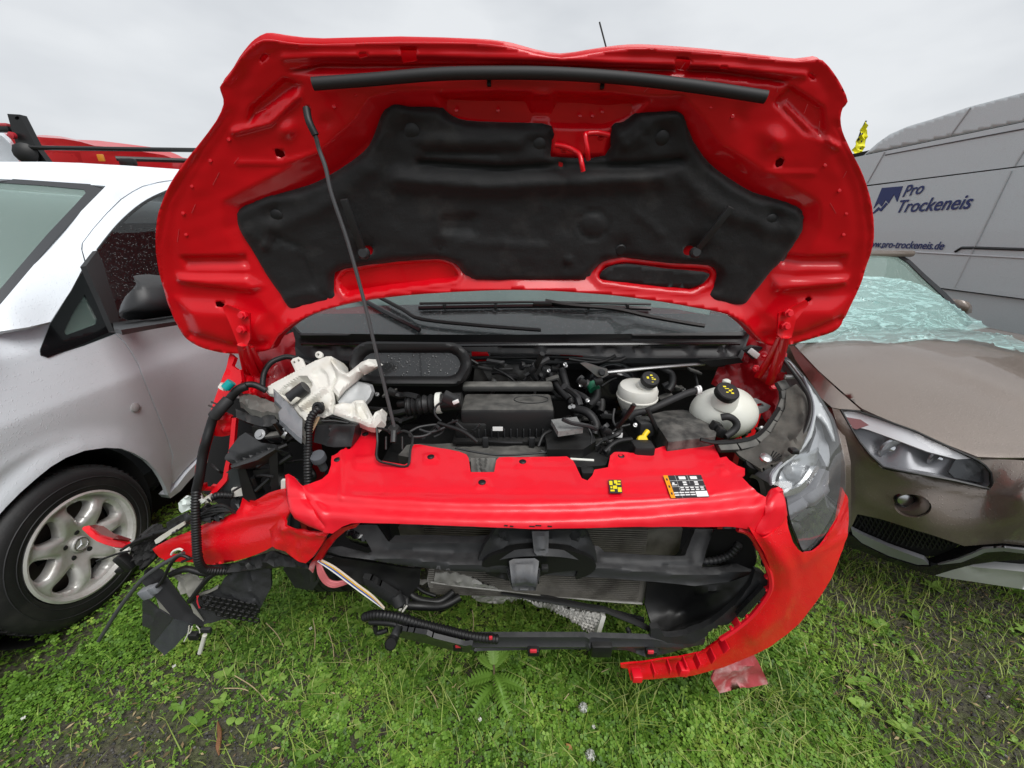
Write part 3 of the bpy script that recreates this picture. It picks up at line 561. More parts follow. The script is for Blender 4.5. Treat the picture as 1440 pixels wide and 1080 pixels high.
relief('lens', HL, hs, LENS, head, feats=[fgauss((1150, 690), 60, .012)], sp=7, thick=0, curve=2, sharp=0)
lipts = [(1104, 702, .815), (1109, 729, .815), (1117, 750, .82), (1130, 777, .835), (1150, 762, .86), (1172, 727, .925), (1183, 692, .95)]
ptube('lens_rim', lipts, .004, BLKG, head, n=6, sub=5)
rim2 = [(1084, 682, .85), (1085, 668, .855), (1098, 651, .89), (1113, 640, .92), (1130, 622, .97), (1141, 595, 1.02), (1143, 566, 1.09), (1130, 530, 1.14)]
ptube('lens_rim', rim2, .0035, LMOD, head, n=6, sub=5)
# ================================================================== engine bay
def yzprism(name, poly, x0, x1, mat, parent, holes=(), **kw):
    """slab whose outline is given in (Y, Z), standing between two X"""
    P, T = tri2d(poly, holes, 5.0) if False else tri2d(np.array(poly) * 100, [np.array(h) * 100 for h in holes], 60)
    P = P / 100; n = len(P); A = np.c_[np.full(n, x0), P]; B = np.c_[np.full(n, x1), P]
    cnt = {}
    for t in T:
        for i in range(3): cnt[(t[i], t[(i + 1) % 3])] = 1
    bnd = [e for e in cnt if (e[1], e[0]) not in cnt]
    s = 1 if x1 > x0 else -1
    Fc = T[:, ::-s].tolist() + (T[:, ::s] + n).tolist() + [[i, j, j + n, i + n] for i, j in bnd]
    return link(name, np.vstack([A, B]), Fc, mat, parent, smooth=False, **kw)
def slab(name, px, Z, th, mat, parent, **kw):
    """flat-topped piece seen from above: outline in pixels on the height Z, th thick"""
    return relief(name, px, zplane(Z), mat, parent, thick=th, sp=kw.pop('sp', 10), **kw)
GRID = BLK
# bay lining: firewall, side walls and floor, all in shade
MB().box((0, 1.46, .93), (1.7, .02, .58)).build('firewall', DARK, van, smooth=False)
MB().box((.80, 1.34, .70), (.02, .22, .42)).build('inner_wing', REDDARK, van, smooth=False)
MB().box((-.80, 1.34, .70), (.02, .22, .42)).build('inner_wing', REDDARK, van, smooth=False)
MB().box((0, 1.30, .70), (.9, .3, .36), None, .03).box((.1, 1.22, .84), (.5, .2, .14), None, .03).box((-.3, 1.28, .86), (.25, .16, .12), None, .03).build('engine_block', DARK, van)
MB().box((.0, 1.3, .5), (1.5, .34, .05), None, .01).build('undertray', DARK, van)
# scuttle below the windscreen
COWL = [(408, 455), (413, 458), (424, 469), (560, 471), (721, 471), (900, 470), (1042, 467), (1052, 459), (1056, 463), (1048, 482), (1037, 503), (960, 504), (880, 503), (780, 498), (720, 496), (660, 494), (560, 500), (495, 508), (430, 502), (414, 486)]
cw = [fline([(412, 460), (424, 471), (721, 473), (1042, 470), (1053, 462)], .02, 3.5), fpoly([(424, 476), (1042, 475), (1040, 482), (424, 483)], -.016, 4)]
for a, b in ((438, 470), (476, 500), (700, 758), (764, 838), (846, 874), (890, 908), (914, 970), (976, 1016), (1020, 1034)):
    cw.append(fpoly([(a, 485), (b, 485), (b - 1, 499), (a + 1, 499)], -.012, 3))
cowl = relief('scuttle_panel', COWL, ysurf((410, 458, 1.40), (724, 470, 1.36), (1050, 460, 1.40), (720, 498, 1.34), (430, 500, 1.36), (1037, 503, 1.36)), GRYP, van, feats=cw, sp=5, thick=.02, sharp=45)
ptube('scuttle_seal', [(424, 483.5, 1.33), (560, 486, 1.32), (721, 485, 1.31), (900, 484, 1.32), (1040, 483, 1.33)], .006, BLKG, cowl, n=6, sub=4)
# windscreen and wipers
wA, wB, wC = PY(424, 468, 1.42), PY(1042, 466, 1.42), PY(724, 468, 1.40)
def glass_surf(uv):
    r = rays(uv); n = np.array([0, .66, -.75]); n /= np.linalg.norm(n); p = PY(724, 469, 1.415); return C0 + r * (((p - C0) @ n) / (r @ n))[:, None]
ws = relief('windscreen', [(396, 464), (412, 462), (424, 470), (721, 472), (1042, 469), (1056, 462), (1068, 440), (1075, 405), (1060, 360), (390, 360), (370, 405), (380, 440)], glass_surf, WIND, van, sp=30, thick=0, smooth=True)
DASH = M('dashboard', (.03, .031, .033), .7)
relief('dashboard', [(380, 500), (1070, 500), (1080, 428), (370, 428)], lambda uv: glass_surf(uv) + np.array([0, .05, -.045]), DASH, van, sp=40, thick=.05)
gl = lambda u, v, d=.012: glass_surf(np.array([[float(u), float(v)]]))[0] + np.array([0, -.66, .75]) * d
def wtube(name, pts, r, parent, d=.012, n=6, flat=1.0, mat=BLK): return MB().tube(spline([gl(u, v, d) for u, v in pts], 4), r, n, True, flat).build(name, mat, parent, sharp=50)
w1 = wtube('wiper', [(590, 437), (680, 435), (765, 434), (850, 435.5), (913, 437.5)], .0085, van, .016, mat=BLKG)
wtube('wiper_spine', [(592, 433), (700, 431.5), (765, 431), (912, 434)], .005, w1, .026)
wtube('wiper_arm', [(766, 431), (800, 437), (860, 442), (905, 452), (960, 462), (985, 466)], .008, w1, .034)
MB().box(gl(762, 434, .03), (.07, .018, .018), None, .004).build('wiper_joint', BLKG, w1)
for u in (626, 697, 826, 880): MB().box(gl(u, 435.5, .018), (.012, .02, .02), None, .003).build('wiper_clip', BLK, w1)
w2 = wtube('wiper', [(500, 418), (540, 441), (575, 459), (592, 468)], .0085, van, .016, mat=BLKG)
wtube('wiper_arm', [(536, 424), (570, 442), (596, 455), (680, 464), (760, 470)], .007, w2, .026)
relief('painted_glass_reflection', [(505, 427), (600, 425), (760, 424), (880, 426), (950, 431), (1000, 440), (1010, 395), (470, 395), (470, 432)], lambda uv: glass_surf(uv) + np.array([0, .012, -.010]), M('pale_reflection_paint', (.40, .54, .51), .5, bump=((30, .3, .004),), var=((.52, .64, .61), 8, .4, .7)), ws, sp=14, thick=.003)  # added pale strip: the sky's reflection in the glass, painted as its colour
# oval air duct
duct_s = ysurf((495, 512, 1.215), (575, 480, 1.24), (660, 512, 1.22), (575, 543, 1.19))
du = relief('air_duct', [(u, v + (u - 576) * .012) for u, v in oval(492, 481, 662, 543, 30, 8)], duct_s, BLKS, van, feats=[fline([(u, v + (u - 576) * .012) for u, v in oval(496, 485, 658, 539, 27, 8)] + [(629, 485)], .014, 4.5), fline([(u, v) for u, v in oval(502, 491, 652, 534, 22, 8)] + [(628, 491)], .006, 3), fpoly(oval(505, 494, 649, 531, 20, 8), -.03, 5)], sp=4, thick=.07)
WET = M('wet_black', (.02, .021, .022), .22, coat=.6, drops=.55)
relief('duct_floor', oval(506, 495, 648, 531, 18, 8), lambda uv: duct_s(uv) + np.array([0, .012, 0]), WET, du, sp=10, thick=.004)
# red bodywork glimpses
def plate(name, px, Yc, mat, parent=None, th=.006, **kw): return relief(name, px, ysurf(*Yc) if len(Yc) > 1 else yplane(Yc[0]), mat, parent or van, thick=th, sp=kw.pop('sp', 7), **kw)
plate('firewall_bracket', [(663, 490), (682, 490), (688, 500), (686, 507), (664, 509)], [1.40], RED, feats=[fline([(664, 500), (687, 499)], .008, 3)])
plate('firewall_bracket', [(786, 491), (820, 497), (819, 507), (806, 508), (788, 503)], [1.40], RED, feats=[fgauss((806, 500), 4, .006)])
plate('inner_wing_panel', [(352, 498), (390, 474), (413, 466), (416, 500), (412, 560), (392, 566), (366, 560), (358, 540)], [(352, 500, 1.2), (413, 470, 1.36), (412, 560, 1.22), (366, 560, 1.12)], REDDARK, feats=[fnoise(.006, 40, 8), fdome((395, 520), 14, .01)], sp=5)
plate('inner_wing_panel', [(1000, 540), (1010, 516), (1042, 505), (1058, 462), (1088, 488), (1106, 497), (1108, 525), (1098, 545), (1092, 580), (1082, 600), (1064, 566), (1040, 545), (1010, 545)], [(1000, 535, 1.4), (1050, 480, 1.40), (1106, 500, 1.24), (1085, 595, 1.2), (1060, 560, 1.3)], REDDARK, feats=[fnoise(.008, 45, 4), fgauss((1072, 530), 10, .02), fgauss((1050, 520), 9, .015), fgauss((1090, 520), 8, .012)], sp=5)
for u, v in ((1073, 500), (1086, 545), (1062, 519)): MB().lathe([(.011, 0), (.011, .01), (.006, .012)], PY(u, v, 1.2), (0, -.7, .7), 6).build('bolt', REDPL, van)
plate('strut_top', [(1046, 492), (1060, 487), (1085, 490), (1090, 497), (1082, 508), (1060, 506)], [1.34], GRYP, th=.02)
MB().box(PY(1060, 497, 1.31), (.04, .01, .02), Matrix.Rotation(.6, 3, 'Y'), .002).build('paper_tag', LWH, van)
AIRB = M('dusty_black', (.010, .010, .0105), .42, bump=((260, .2, .001),), dust=((.16, .155, .14), .6, 30))
# air filter box
ab = MB().box((-.014, 1.15, 1.05), (.285, .13, .10), None, .012).build('air_filter_box', AIRB, van)
MB().box((-.014, 1.235, 1.115), (.30, .05, .022), None, .008).build('lid_rim', DUSTP, ab)
MB().box((-.125, 1.14, 1.02), (.10, .12, .07), None, .01).build('box_side', BLK, ab)
fl_ = MB().box((-.01, 1.11, 1.0), (.34, .10, .012), None, .003).build('lid_flange', BLK, ab)
f0 = MB().box((-.14, 1.083, 1.018), (.004, .012, .035), None, .0015).build('rib', GRYP, ab)
for i in range(1, 15): lug('rib', f0, ab, (.0195 * i, 0, 0))
for x in (-.08, .06): MB().box((x, 1.056, 1.005), (.018, .01, .034), None, .003).build('latch', GRYP, ab)
MB().box((-.01, 1.12, .95), (.33, .11, .085), None, .01).build('box_base', BLK, ab)
# embossed oval badge on the lid
bd = [PZ(u, v, 1.1015) for u, v in ell((747, 561.5), 24, 5.5, 22)]
MB().tube(bd + bd[:1], .0013, 5, False).build('oval_emblem', GRYP, ab)
# intake bellows with its clamp
bel = [PY(u, v, y) for u, v, y in ((573, 572, 1.12), (590, 570, 1.12), (614, 567, 1.12))]
S = spline(bel, 10); MB().tube(S, [.028 + .0035 * math.cos(i * 1.9) for i in range(len(S))], 16).build('intake_bellows', BLKS, van, sharp=30)
MB().tube([PY(614, 567, 1.12), PY(621, 566.5, 1.12)], .033, 16).build('hose_clamp', TANK, van)
MB().tube([PY(621, 566.5, 1.12), PY(650, 565, 1.12)], .029, 14).build('air_pipe', BLK, van)
MB().box(PY(634, 561, 1.08), (.05, .03, .03), Matrix.Rotation(.5, 3, 'Y'), .005).build('sensor', GRYP, van)
MB().box(PY(641, 565, 1.06), (.018, .008, .01), Matrix.Rotation(-.4, 3, 'Y'), .001).build('paper_tag', LWH, van)
# radiator top bar
slab('radiator_support', [(560, 640), (572, 626), (640, 623), (800, 626), (818, 640), (812, 655), (700, 652), (600, 646)], .985, .03, DUSTP, van, feats=[fnoise(.002, 60, 6)])
for pts, r in (([(620, 592, 1.06), (612, 583, 1.06), (613, 572, 1.07), (622, 565, 1.07)], .0035), ([(616, 595, 1.05), (650, 606, 1.02), (672, 622, .99)], .006), ([(577, 607, 1.03), (592, 600, 1.05), (618, 598, 1.06), (600, 612, 1.02), (578, 614, 1.01), (577, 607, 1.03)], .004), ([(590, 604, 1.04), (606, 608, 1.03), (626, 601, 1.04)], .004),
               ([(555, 512, 1.36), (620, 505, 1.38), (700, 503, 1.38), (790, 502, 1.36), (860, 508, 1.33), (880, 503, 1.33)], .007), ([(690, 498, 1.4), (740, 501, 1.39), (780, 503, 1.37)], .011), ([(800, 505, 1.34), (840, 510, 1.33), (866, 500, 1.33)], .006),
               ([(790, 520, 1.3), (797, 545, 1.24), (803, 568, 1.2)], .014), ([(774, 527, 1.3), (785, 545, 1.25), (800, 562, 1.2)], .012), ([(838, 542, 1.28), (838, 560, 1.24), (824, 572, 1.2)], .016), ([(805, 574, 1.15), (826, 580, 1.12), (838, 596, 1.09), (836, 612, 1.06)], .014),
               ([(736, 536, 1.3), (745, 525, 1.33), (750, 510, 1.36)], .004), ([(700, 540, 1.3), (722, 538, 1.3), (740, 540, 1.28)], .004),
               ([(838, 628, 1.0), (856, 612, 1.05), (874, 597, 1.09)], .003), ([(850, 636, .98), (866, 622, 1.01), (888, 618, 1.03)], .008), ([(864, 575, 1.16), (862, 590, 1.13), (868, 600, 1.1), (886, 597, 1.1)], .004),
               ([(930, 518, 1.34), (944, 526, 1.32), (945, 540, 1.28), (939, 550, 1.26)], .013), ([(974, 516, 1.36), (979, 532, 1.30), (982, 546, 1.24)], .004),
               ([(820, 650, .96), (800, 640, .985), (782, 640, .985), (760, 634, .99)], .004), ([(757, 628, .995), (764, 612, 1.02), (775, 606, 1.04)], .005), ([(826, 600, 1.07), (832, 612, 1.05), (831, 625, 1.0)], .003), ([(640, 630, 1.0), (700, 640, .98), (770, 636, .985)], .003)):
    ptube('hose', pts, r, BLKS if r > .004 else GRYP, van, n=8)
ptube('washer_line', [(846, 543, 1.3), (860, 534, 1.33), (872, 530, 1.35)], .003, GRYP, van)
MB().tube([PY(832, 540, 1.27), PY(836, 548, 1.25)], .020, 12).build('hose_clip', M('green_plastic', (.01, .12, .06), .4), van)
for u, v in ((801, 572), (806, 571), (747, 640)): MB().lathe([(.006, 0), (.006, .008)], PY(u, v, 1.12), (0, -1, .3), 8).build('clip', METAL, van)
MB().tube([PY(802, 646, .965), PY(835, 648, .96)], .005, 8).build('spring', TANK, van)
slab('bonnet_latch', [(772, 640), (838, 636), (856, 644), (852, 654), (818, 657), (780, 652)], 1.0, .02, BLK, van, feats=[fline([(775, 646), (850, 648)], .006, 3)])
MB().box(PY(826, 667, .90), (.035, .03, .03), None, .004).build('latch_block', BLK, van)
# control unit on its bracket
ecu = slab('control_unit', [(775, 590), (811, 586), (820, 602), (785, 607)], 1.075, .016, M('ecu_metal', (.20, .205, .20), .5, metal=0, bump=((200, .3, .001),), var=((.10, .10, .10), 60, .5, .7)), van)
slab('control_bracket', [(765, 603), (800, 600), (830, 596), (838, 620), (820, 632), (770, 632)], 1.03, .03, BLK, van)
MB().box(PY(834, 594, 1.1), (.02, .03, .02), None, .003).build('plug', BLK, van)
MB().box(PY(853, 585, 1.2), (.035, .006, .018), Matrix.Rotation(.1, 3, 'Y'), .002).build('label_plate', GRYP, van)
ptube('sensor', [(846, 563, 1.24), (846, 572, 1.22), (844, 580, 1.2)], .013, BLK, van)
# brake booster, master cylinder and its bottle
MB().lathe([(.02, -.02), (.09, -.01), (.115, .02), (.12, .06), (.10, .10)], PY(862, 556, 1.36), (0, .9, .1), 24).build('brake_booster', BLKG, van)
MB().tube([PY(880, 578, 1.24), PY(900, 592, 1.2)], .03, 14).build('master_cylinder', GRYP, van)
bc = PY(896, 555, 1.25); br = MB().lathe([(.02, -.075), (.045, -.062), (.060, -.03), (.066, -.012), (.066, -.009), (.069, -.006), (.069, -.002), (.066, .0), (.066, .022), (.060, .034), (.045, .038), (.001, .04)], bc, (0, -.1, 1), 24).build('brake_fluid_bottle', WHP, van)
MB().lathe([(.026, -.04), (.028, .0)], PY(908, 541, 1.225), (.15, -.35, 1), 16).build('neck', WHP, br)
def cap(u, v, Y, r, ax, parent, marks):
    c = PY(u, v, Y); o = MB().lathe([(r * .9, -r * .35), (r, -r * .3), (r, r * .22), (r * .92, r * .32), (r * .2, r * .34)], c, ax, 20).build('cap', BLKS, parent)
    a = Vector(ax).normalized(); x = (Vector((1, 0, 0)) - a * a.x).normalized(); y = a.cross(x); mb = MB()
    for px, py, w, h in marks:
        q = [Vector(c) + a * (r * .345) + x * (r * (px * .9 + sx * w * .62)) + y * (r * (py * .9 + sy * h * .62)) for sx, sy in ((-1, -1), (1, -1), (1, 1), (-1, 1))]; mb.quad(*q)
    mb.build('cap_print', LYE, o, smooth=False); return o
cap(914, 534, 1.21, .029, (.05, -.55, .8), br, [(-.38, .05, .2, .22), (.12, .42, .22, .14), (.2, .05, .16, .12), (.12, -.2, .06, .12), (.42, -.18, .22, .12), (.1, -.6, .18, .06)])
# strut brace
sb = MB().tube(spline([PY(u, v, y) for u, v, y in ((846, 524, 1.30), (866, 522, 1.30), (900, 518.5, 1.31), (950, 514.5, 1.33), (990, 511.5, 1.35))], 4), .008, 8, True, .8).build('strut_brace', METAL, van)
relief('brace_end', [(816, 511), (824, 510), (842, 516), (854, 519), (856, 527), (848, 531), (840, 530), (828, 520)], yplane(1.29), METAL, sb, sp=5, thick=.008)
MB().lathe([(.012, 0), (.012, .006), (.008, .010)], PY(846, 524, 1.285), (0, -1, .3), 12).build('bolt', GRYP, sb)
relief('brace_mount', [(985, 508), (1040, 503), (1046, 510), (1000, 516)], yplane(1.33), BLK, sb, sp=6, thick=.02)
# coolant tank
tc_ = PY(1017, 580, 1.15); bm = bmesh.new(); bmesh.ops.create_icosphere(bm, subdivisions=4, radius=1)
V = []
for v in bm.verts:
    x, y, z = v.co; q = 1.0 - .12 * max(0, z) ** 3
    V.append((tc_[0] + .102 * x * q, tc_[1] + .085 * y * q, tc_[2] + .084 * (z if z > -.75 else -.75 + (z + .75) * .3) + (.004 if abs(y) < .06 else 0)))
bm.verts.index_update(); FF = [[v.index for v in f.verts] for f in bm.faces]; bm.free()
tank = link('coolant_tank', V, FF, TANK, van, sharp=0)
MB().lathe([(.040, -.03), (.034, .0), (.031, .02)], PY(1022, 558, 1.105), (.05, -.25, 1), 20).build('neck', TANK, tank)
cap(1022, 552, 1.095, .0335, (.05, -.5, .85), tank, [(-.25, .45, .22, .12), (-.1, .2, .3, .06), (.15, -.05, .2, .14), (-.2, -.25, .18, .08), (.28, -.35, .2, .12), (.4, .1, .1, .1)])
MB().lathe([(.013, -.01), (.012, .012), (.006, .016)], PY(1021, 540, 1.17), (0, 0, 1), 12).build('overflow_stub', TANK, tank)
relief('tank_lug', [(1054, 563), (1066, 562), (1084, 571), (1080, 577), (1062, 585), (1056, 584)], ysurf((1070, 572, 1.15)), M('translucent_grey', (.2, .2, .2), .4), tank, holes=[ell((1069, 570), 5, 3, 10)], sp=4, thick=.012)
for pts, r in (([(1014, 587, 1.055), (1024, 586, 1.05), (1033, 591, 1.05), (1036, 599, 1.045), (1030, 607, 1.04), (1019, 614, 1.03)], .0105), ([(982, 549, 1.14), (966, 553, 1.13), (943, 563, 1.11), (921, 573, 1.1), (908, 578, 1.1), (893, 581, 1.1), (884, 588, 1.1)], .0105)): ptube('coolant_hose', pts, r, RUB, van, n=10)
for d in (0, 3): MB().lathe([(.014, 0), (.014, .006)], PY(979 + d, 549.5 - d * .4, 1.135), (1, 0, .1), 12).build('hose_clamp', LWH, van)
MB().box(PY(1006, 600, 1.06), (.028, .025, .03), Matrix.Rotation(.4, 3, 'Y'), .004).box(PY(1012, 607, 1.04), (.026, .025, .03), Matrix.Rotation(.4, 3, 'Y'), .004).build('plug', BLK, van)
# fuse box lid, dipstick
fb = slab('fuse_box', [(914, 583), (934, 578), (960, 576), (979, 580), (1008, 606), (1006, 614), (940, 622), (934, 612)], 1.05, .06, M('dirty_lid', (.035, .034, .032), .55, var=((.12, .115, .105), 22, .42, .65), bump=((120, .3, .002),)), van, feats=[fpoly([(920, 585), (975, 581), (1002, 606), (940, 612)], .008, 4)])
MB().box(PY(905, 600, 1.09), (.05, .05, .05), Matrix.Rotation(.2, 3, 'Z'), .006).build('relay_box', GRYP, van)
MB().box(PY(922, 600, 1.07), (.012, .012, .14), Matrix.Rotation(-.5, 3, 'Y'), .003).build('cable_duct', BLK, van)
ds = MB().tube([PY(904, 622, 1.01), PY(906, 612, 1.02), PY(911, 606, 1.03)], .0075, 10).build('dipstick_handle', YEL, van)
MB().lathe([(.014, 0), (.016, .006), (.012, .012)], PY(903, 620, 1.012), (-.2, -.6, .8), 14).build('finger_ring', YEL, ds)
MB().box(PY(902, 640, .98), (.06, .05, .08), None, .01).build('dipstick_mount', BLK, van)
# rubber-faced seal strip in segments along the lamp
seal_path = [(1096, 536, 1.16), (1104, 549, 1.14), (1106, 563, 1.12), (1099, 580, 1.09), (1090, 594, 1.06), (1079, 609, 1.03), (1064, 621, 1.0), (1036, 627, .985), (1008, 628, .98)]
ptube('bay_seal', [(u - 4, v - 6, y) for u, v, y in seal_path[3:]] + [(985, 618, .985)], .006, BLKS, van, n=6)
for i in range(8):
    a, b = PY(*seal_path[i]), PY(*seal_path[i + 1]); d = Vector(b - a); L_ = d.length; d.normalize(); up = Vector((0, -.45, .9)); y = (up - d * up.dot(d)).normalized(); x = y.cross(d)
    MB().box((a + b) / 2, (.034, .016, L_ * .96), Matrix((x, y, d)).transposed(), .003).build('seal_segment', DUSTP, van)
relief('lamp_bracket', [(1106, 548), (1120, 540), (1134, 556), (1141, 569), (1138, 598), (1126, 626), (1102, 647), (1070, 660), (1040, 640), (1030, 630), (1066, 626), (1086, 606), (1104, 574)], ysurf((1106, 560, 1.11), (1134, 556, 1.085), (1138, 598, .99), (1126, 626, .925), (1104, 648, .885), (1070, 658, .90), (1040, 636, .965), (1086, 606, 1.02)), M('dusty_tray', (.045, .044, .04), .6, bump=((120, .4, .002),), var=((.12, .115, .10), 9, .42, .66), dust=((.15, .14, .12), .4, 18)), van, feats=[fline([(1104, 610), (1128, 632)], -.006, 2.5), fnoise(.002, 40, 3), fgauss((1118, 595), 14, -.006), fline([(1128, 560), (1130, 600), (1100, 645)], .006, 4)], sp=5, thick=.01)
for k in range(5): MB().tube([PY(1082 + 2 * k, 646 + .6 * k, .893), PY(1088 + 4 * k, 634 + 2 * k, .908)], .0016, 4).build('grille_slot', DARK, van)
ptube('lamp_frame', [(1102, 506, 1.17), (1117, 525, 1.14), (1129, 543, 1.10), (1138, 560, 1.06), (1140, 580, 1.02), (1134, 602, .985), (1122, 626, .95)], .006, BLK, van, n=8)
MB().box(PY(1110, 530, 1.14), (.03, .012, .012), None, .003).build('clip', METAL, van)
def bump_stop(u, v, Y, r, m):
    c = PY(u, v, Y); o = MB().lathe([(r * .55, -.05), (r * .55, -.012), (r, -.010), (r * 1.02, .004), (r * .95, .009), (r * .2, .010)], c, (0, -.35, 1), 22).build('rubber_buffer', m, van); return o
bump_stop(1059, 655, .93, .0215, BLKS); bump_stop(447.5, 643, .95, .020, M('grey_rubber', (.08, .085, .095), .6))
MB().lathe([(.014, 0), (.014, .006), (.008, .010), (.003, .010)], PY(1076, 645, .885), (0, -.4, 1), 16).build('adjuster', METAL, van)
MB().box(PY(1116, 634, .89), (.02, .02, .012), None, .003).build('lamp_tab', BLK, van)
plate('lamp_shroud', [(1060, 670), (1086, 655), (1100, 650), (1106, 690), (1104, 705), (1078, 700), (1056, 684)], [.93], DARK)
# ================================================================== damaged left side of the bay
GRYB = M('blue_grey_plastic', (.16, .17, .185), .4, bump=((120, .2, .001),), dust=((.25, .25, .25), .4))
OLV = M('dusty_carrier', (.09, .088, .08), .55, bump=((140, .3, .002),), var=((.16, .155, .14), 15, .45, .7))
WT = [(373, 560), (381, 556), (377, 549), (385, 540), (402, 530), (414, 524), (415, 519), (411, 509), (414, 505), (421, 503), (427, 506), (430, 513), (440, 509), (449, 505), (445, 499), (449, 495), (454, 500), (459, 501), (465, 501), (472, 508), (476, 514), (480, 522), (489, 527), (499, 519), (510, 509), (521, 505), (525, 509), (531, 515), (522, 521), (514, 527), (508, 531), (502, 537), (517, 542), (520, 548), (517, 556), (516, 563), (524, 585), (538, 576), (538, 592), (527, 602), (518, 600), (506, 595), (493, 592), (480, 587), (471, 583), (457, 586), (440, 592), (431, 595), (427, 588), (408, 572), (391, 558), (380, 562)]
wt_s = ysurf((376, 550, 1.12), (421, 503, 1.18), (475, 515, 1.14), (531, 515, 1.12), (430, 595, 1.02), (538, 590, 1.03), (470, 560, 1.06), (518, 548, 1.12))
wf = [lambda P: .012 * np.clip(linedist(P, WT, True) / 4.5, 0, 1), fpoly([(392, 554), (420, 532), (432, 530), (440, 548), (418, 566), (405, 566)], -.026, 3), fpolyL([(428, 578), (424, 570), (460, 545), (466, 552)], .014, 3), fline([(446, 514), (461, 532), (470, 558), (468, 582)], .012, 2.5), fline([(447, 510), (474, 520), (488, 532), (505, 522)], .006, 2.5), fline([(412, 526), (445, 516)], .008, 2.5), fline([(400, 536), (440, 519)], .006, 2), fpolyL([(474, 536), (492, 534), (470, 560), (468, 556)], .008, 3), fpoly([(436, 530), (455, 526), (462, 545), (444, 556)], -.008, 6),
      fline([(478, 545), (510, 520)], .008, 6), fline([(472, 565), (515, 545)], -.012, 5), fpoly([(498, 566), (514, 566), (524, 592), (508, 592)], .010, 5), fgauss((449, 574), 9, -.012), fline([(528, 590), (536, 584)], .006, 2), fline([(418, 580), (440, 565)], .006, 4)]
def tk(name, px, feats, par, push=0.0, edge=.010, w=3.2, th=.03, mat=None, holes=(), **kw): return relief(name, px, wt_s, mat or WHP, par, holes=holes, feats=[lambda P: edge * np.clip(linedist(P, px, True) / w, 0, 1)] + list(feats), push=push, sp=2.6, thick=th, sharp=28, **kw)
wtk = tk('washer_tank', [(374, 552), (378, 545), (386, 538), (402, 530), (416, 523), (432, 514), (449, 505), (459, 501), (466, 501), (473, 508), (478, 518), (475, 535), (469, 548), (471, 562), (468, 582), (455, 588), (440, 593), (431, 596), (420, 584), (404, 570), (390, 559), (380, 557)],
    [fpolyL([(393, 556), (401, 546), (424, 530), (435, 531), (442, 541), (438, 551), (419, 567), (410, 568)], -.030, 3), fpolyL([(429, 581), (423, 572), (458, 545), (465, 553)], .016, 3), fpolyL([(440, 528), (452, 518), (463, 526), (466, 545), (452, 552), (444, 540)], -.010, 4), fline([(382, 546), (414, 529), (448, 510)], .005, 2), fgauss((449, 574), 9, -.012), fpolyL([(430, 594), (436, 584), (462, 574), (466, 582)], -.008, 3)], van, th=.07, label='broken white washer tank torn loose on the left')
tk('tank_tab', [(410, 509), (413, 505), (421, 502.5), (426, 505), (431, 516), (417, 524), (414, 517)], [], wtk, .004, .002, 2, .006, holes=[ell((415.5, 510.5), 1.7, 1.7, 8), ell((421.5, 508), 1.7, 1.7, 8)])
tk('tank_tab', ell((449.5, 499.5), 5.2, 5, 14) , [], wtk, .004, .002, 2, .006, holes=[ell((449, 499.5), 1.8, 1.8, 8)])
tk('filler_neck', [(466, 503), (474, 508), (481, 520), (489, 526), (499, 518), (510, 509), (521, 505), (523, 508), (526, 509), (531, 515), (524, 520), (514, 527), (512, 524), (502, 536), (486, 549), (476, 560), (468, 550), (474, 534)], [fline([(472, 512), (482, 528), (492, 532), (506, 522), (522, 511)], .012, 5), fline([(508, 514), (516, 524)], -.004, 1.5)], wtk, .006, .010, 3, .035)
tk('tank_back', [(476, 562), (488, 547), (502, 536), (512, 540), (518, 543), (520, 549), (518, 556), (513, 563), (500, 566), (480, 572)], [fgauss((502, 550), 10, .01)], wtk, -.012, .006, 5, .02, M('tank_grey', (.40, .41, .41), .4))
tk('tank_foot', [(470, 570), (482, 566), (494, 568), (500, 563), (513, 563), (517, 572), (525, 587), (531, 580), (538, 575), (537, 592), (528, 602), (518, 601), (506, 595), (493, 592), (480, 587), (468, 583)], [fpolyL([(499, 571), (510, 569), (521, 592), (511, 594), (502, 586)], -.010, 2.5), fline([(496, 566), (500, 590)], .006, 2), fline([(526, 590), (536, 580)], .006, 1.6), fline([(527, 596), (536, 587)], .006, 1.6), fline([(472, 576), (490, 582)], .005, 2)], wtk, .002, .010, 3, .03)
pm = MB().tube([PY(407, 560, 1.05), PY(420, 551, 1.06), PY(430, 544, 1.065)], [.017, .0185, .0185], 14).build('washer_pump', GRYP, wtk)
MB().box(PY(404, 550, 1.06), (.03, .015, .014), Matrix.Rotation(-.7, 3, 'Y'), .004).build('clip', WHP, wtk); MB().box(PY(415, 563, 1.045), (.03, .015, .012), Matrix.Rotation(-.6, 3, 'Y'), .004).build('clip', WHP, wtk)
MB().lathe([(.018, 0), (.018, .008), (.011, .009), (.011, .002)], PY(449, 574, 1.02), (-.2, -.9, .4), 16).build('grommet', BLK, wtk)
ptube('corrugated_hose', [(449, 574, 1.0), (440, 583, .99), (434.5, 598, .98), (433, 630, .955), (433, 660, .93), (434, 684, .915)], .0115, BLKS, van, n=10, ribs=.008)
for k in range(4): ptube('loose_wire', [(446 + k, 586, 1.0), (441 + 2 * k, 595 - k, .995), (440 - k, 606 + 2 * k, .985)], .0012, M('wire_tan', (.5, .36, .22), .5) if k == 0 else bpy.data.materials['wire_tan'], van, n=5)
for pts in ([(450, 588, 1.02), (462, 586, 1.03), (476, 588, 1.03), (492, 594, 1.03)], [(452, 592, 1.0), (470, 592, 1.01), (490, 595, 1.02)]): ptube('cable', pts, .004, BLKS, van)
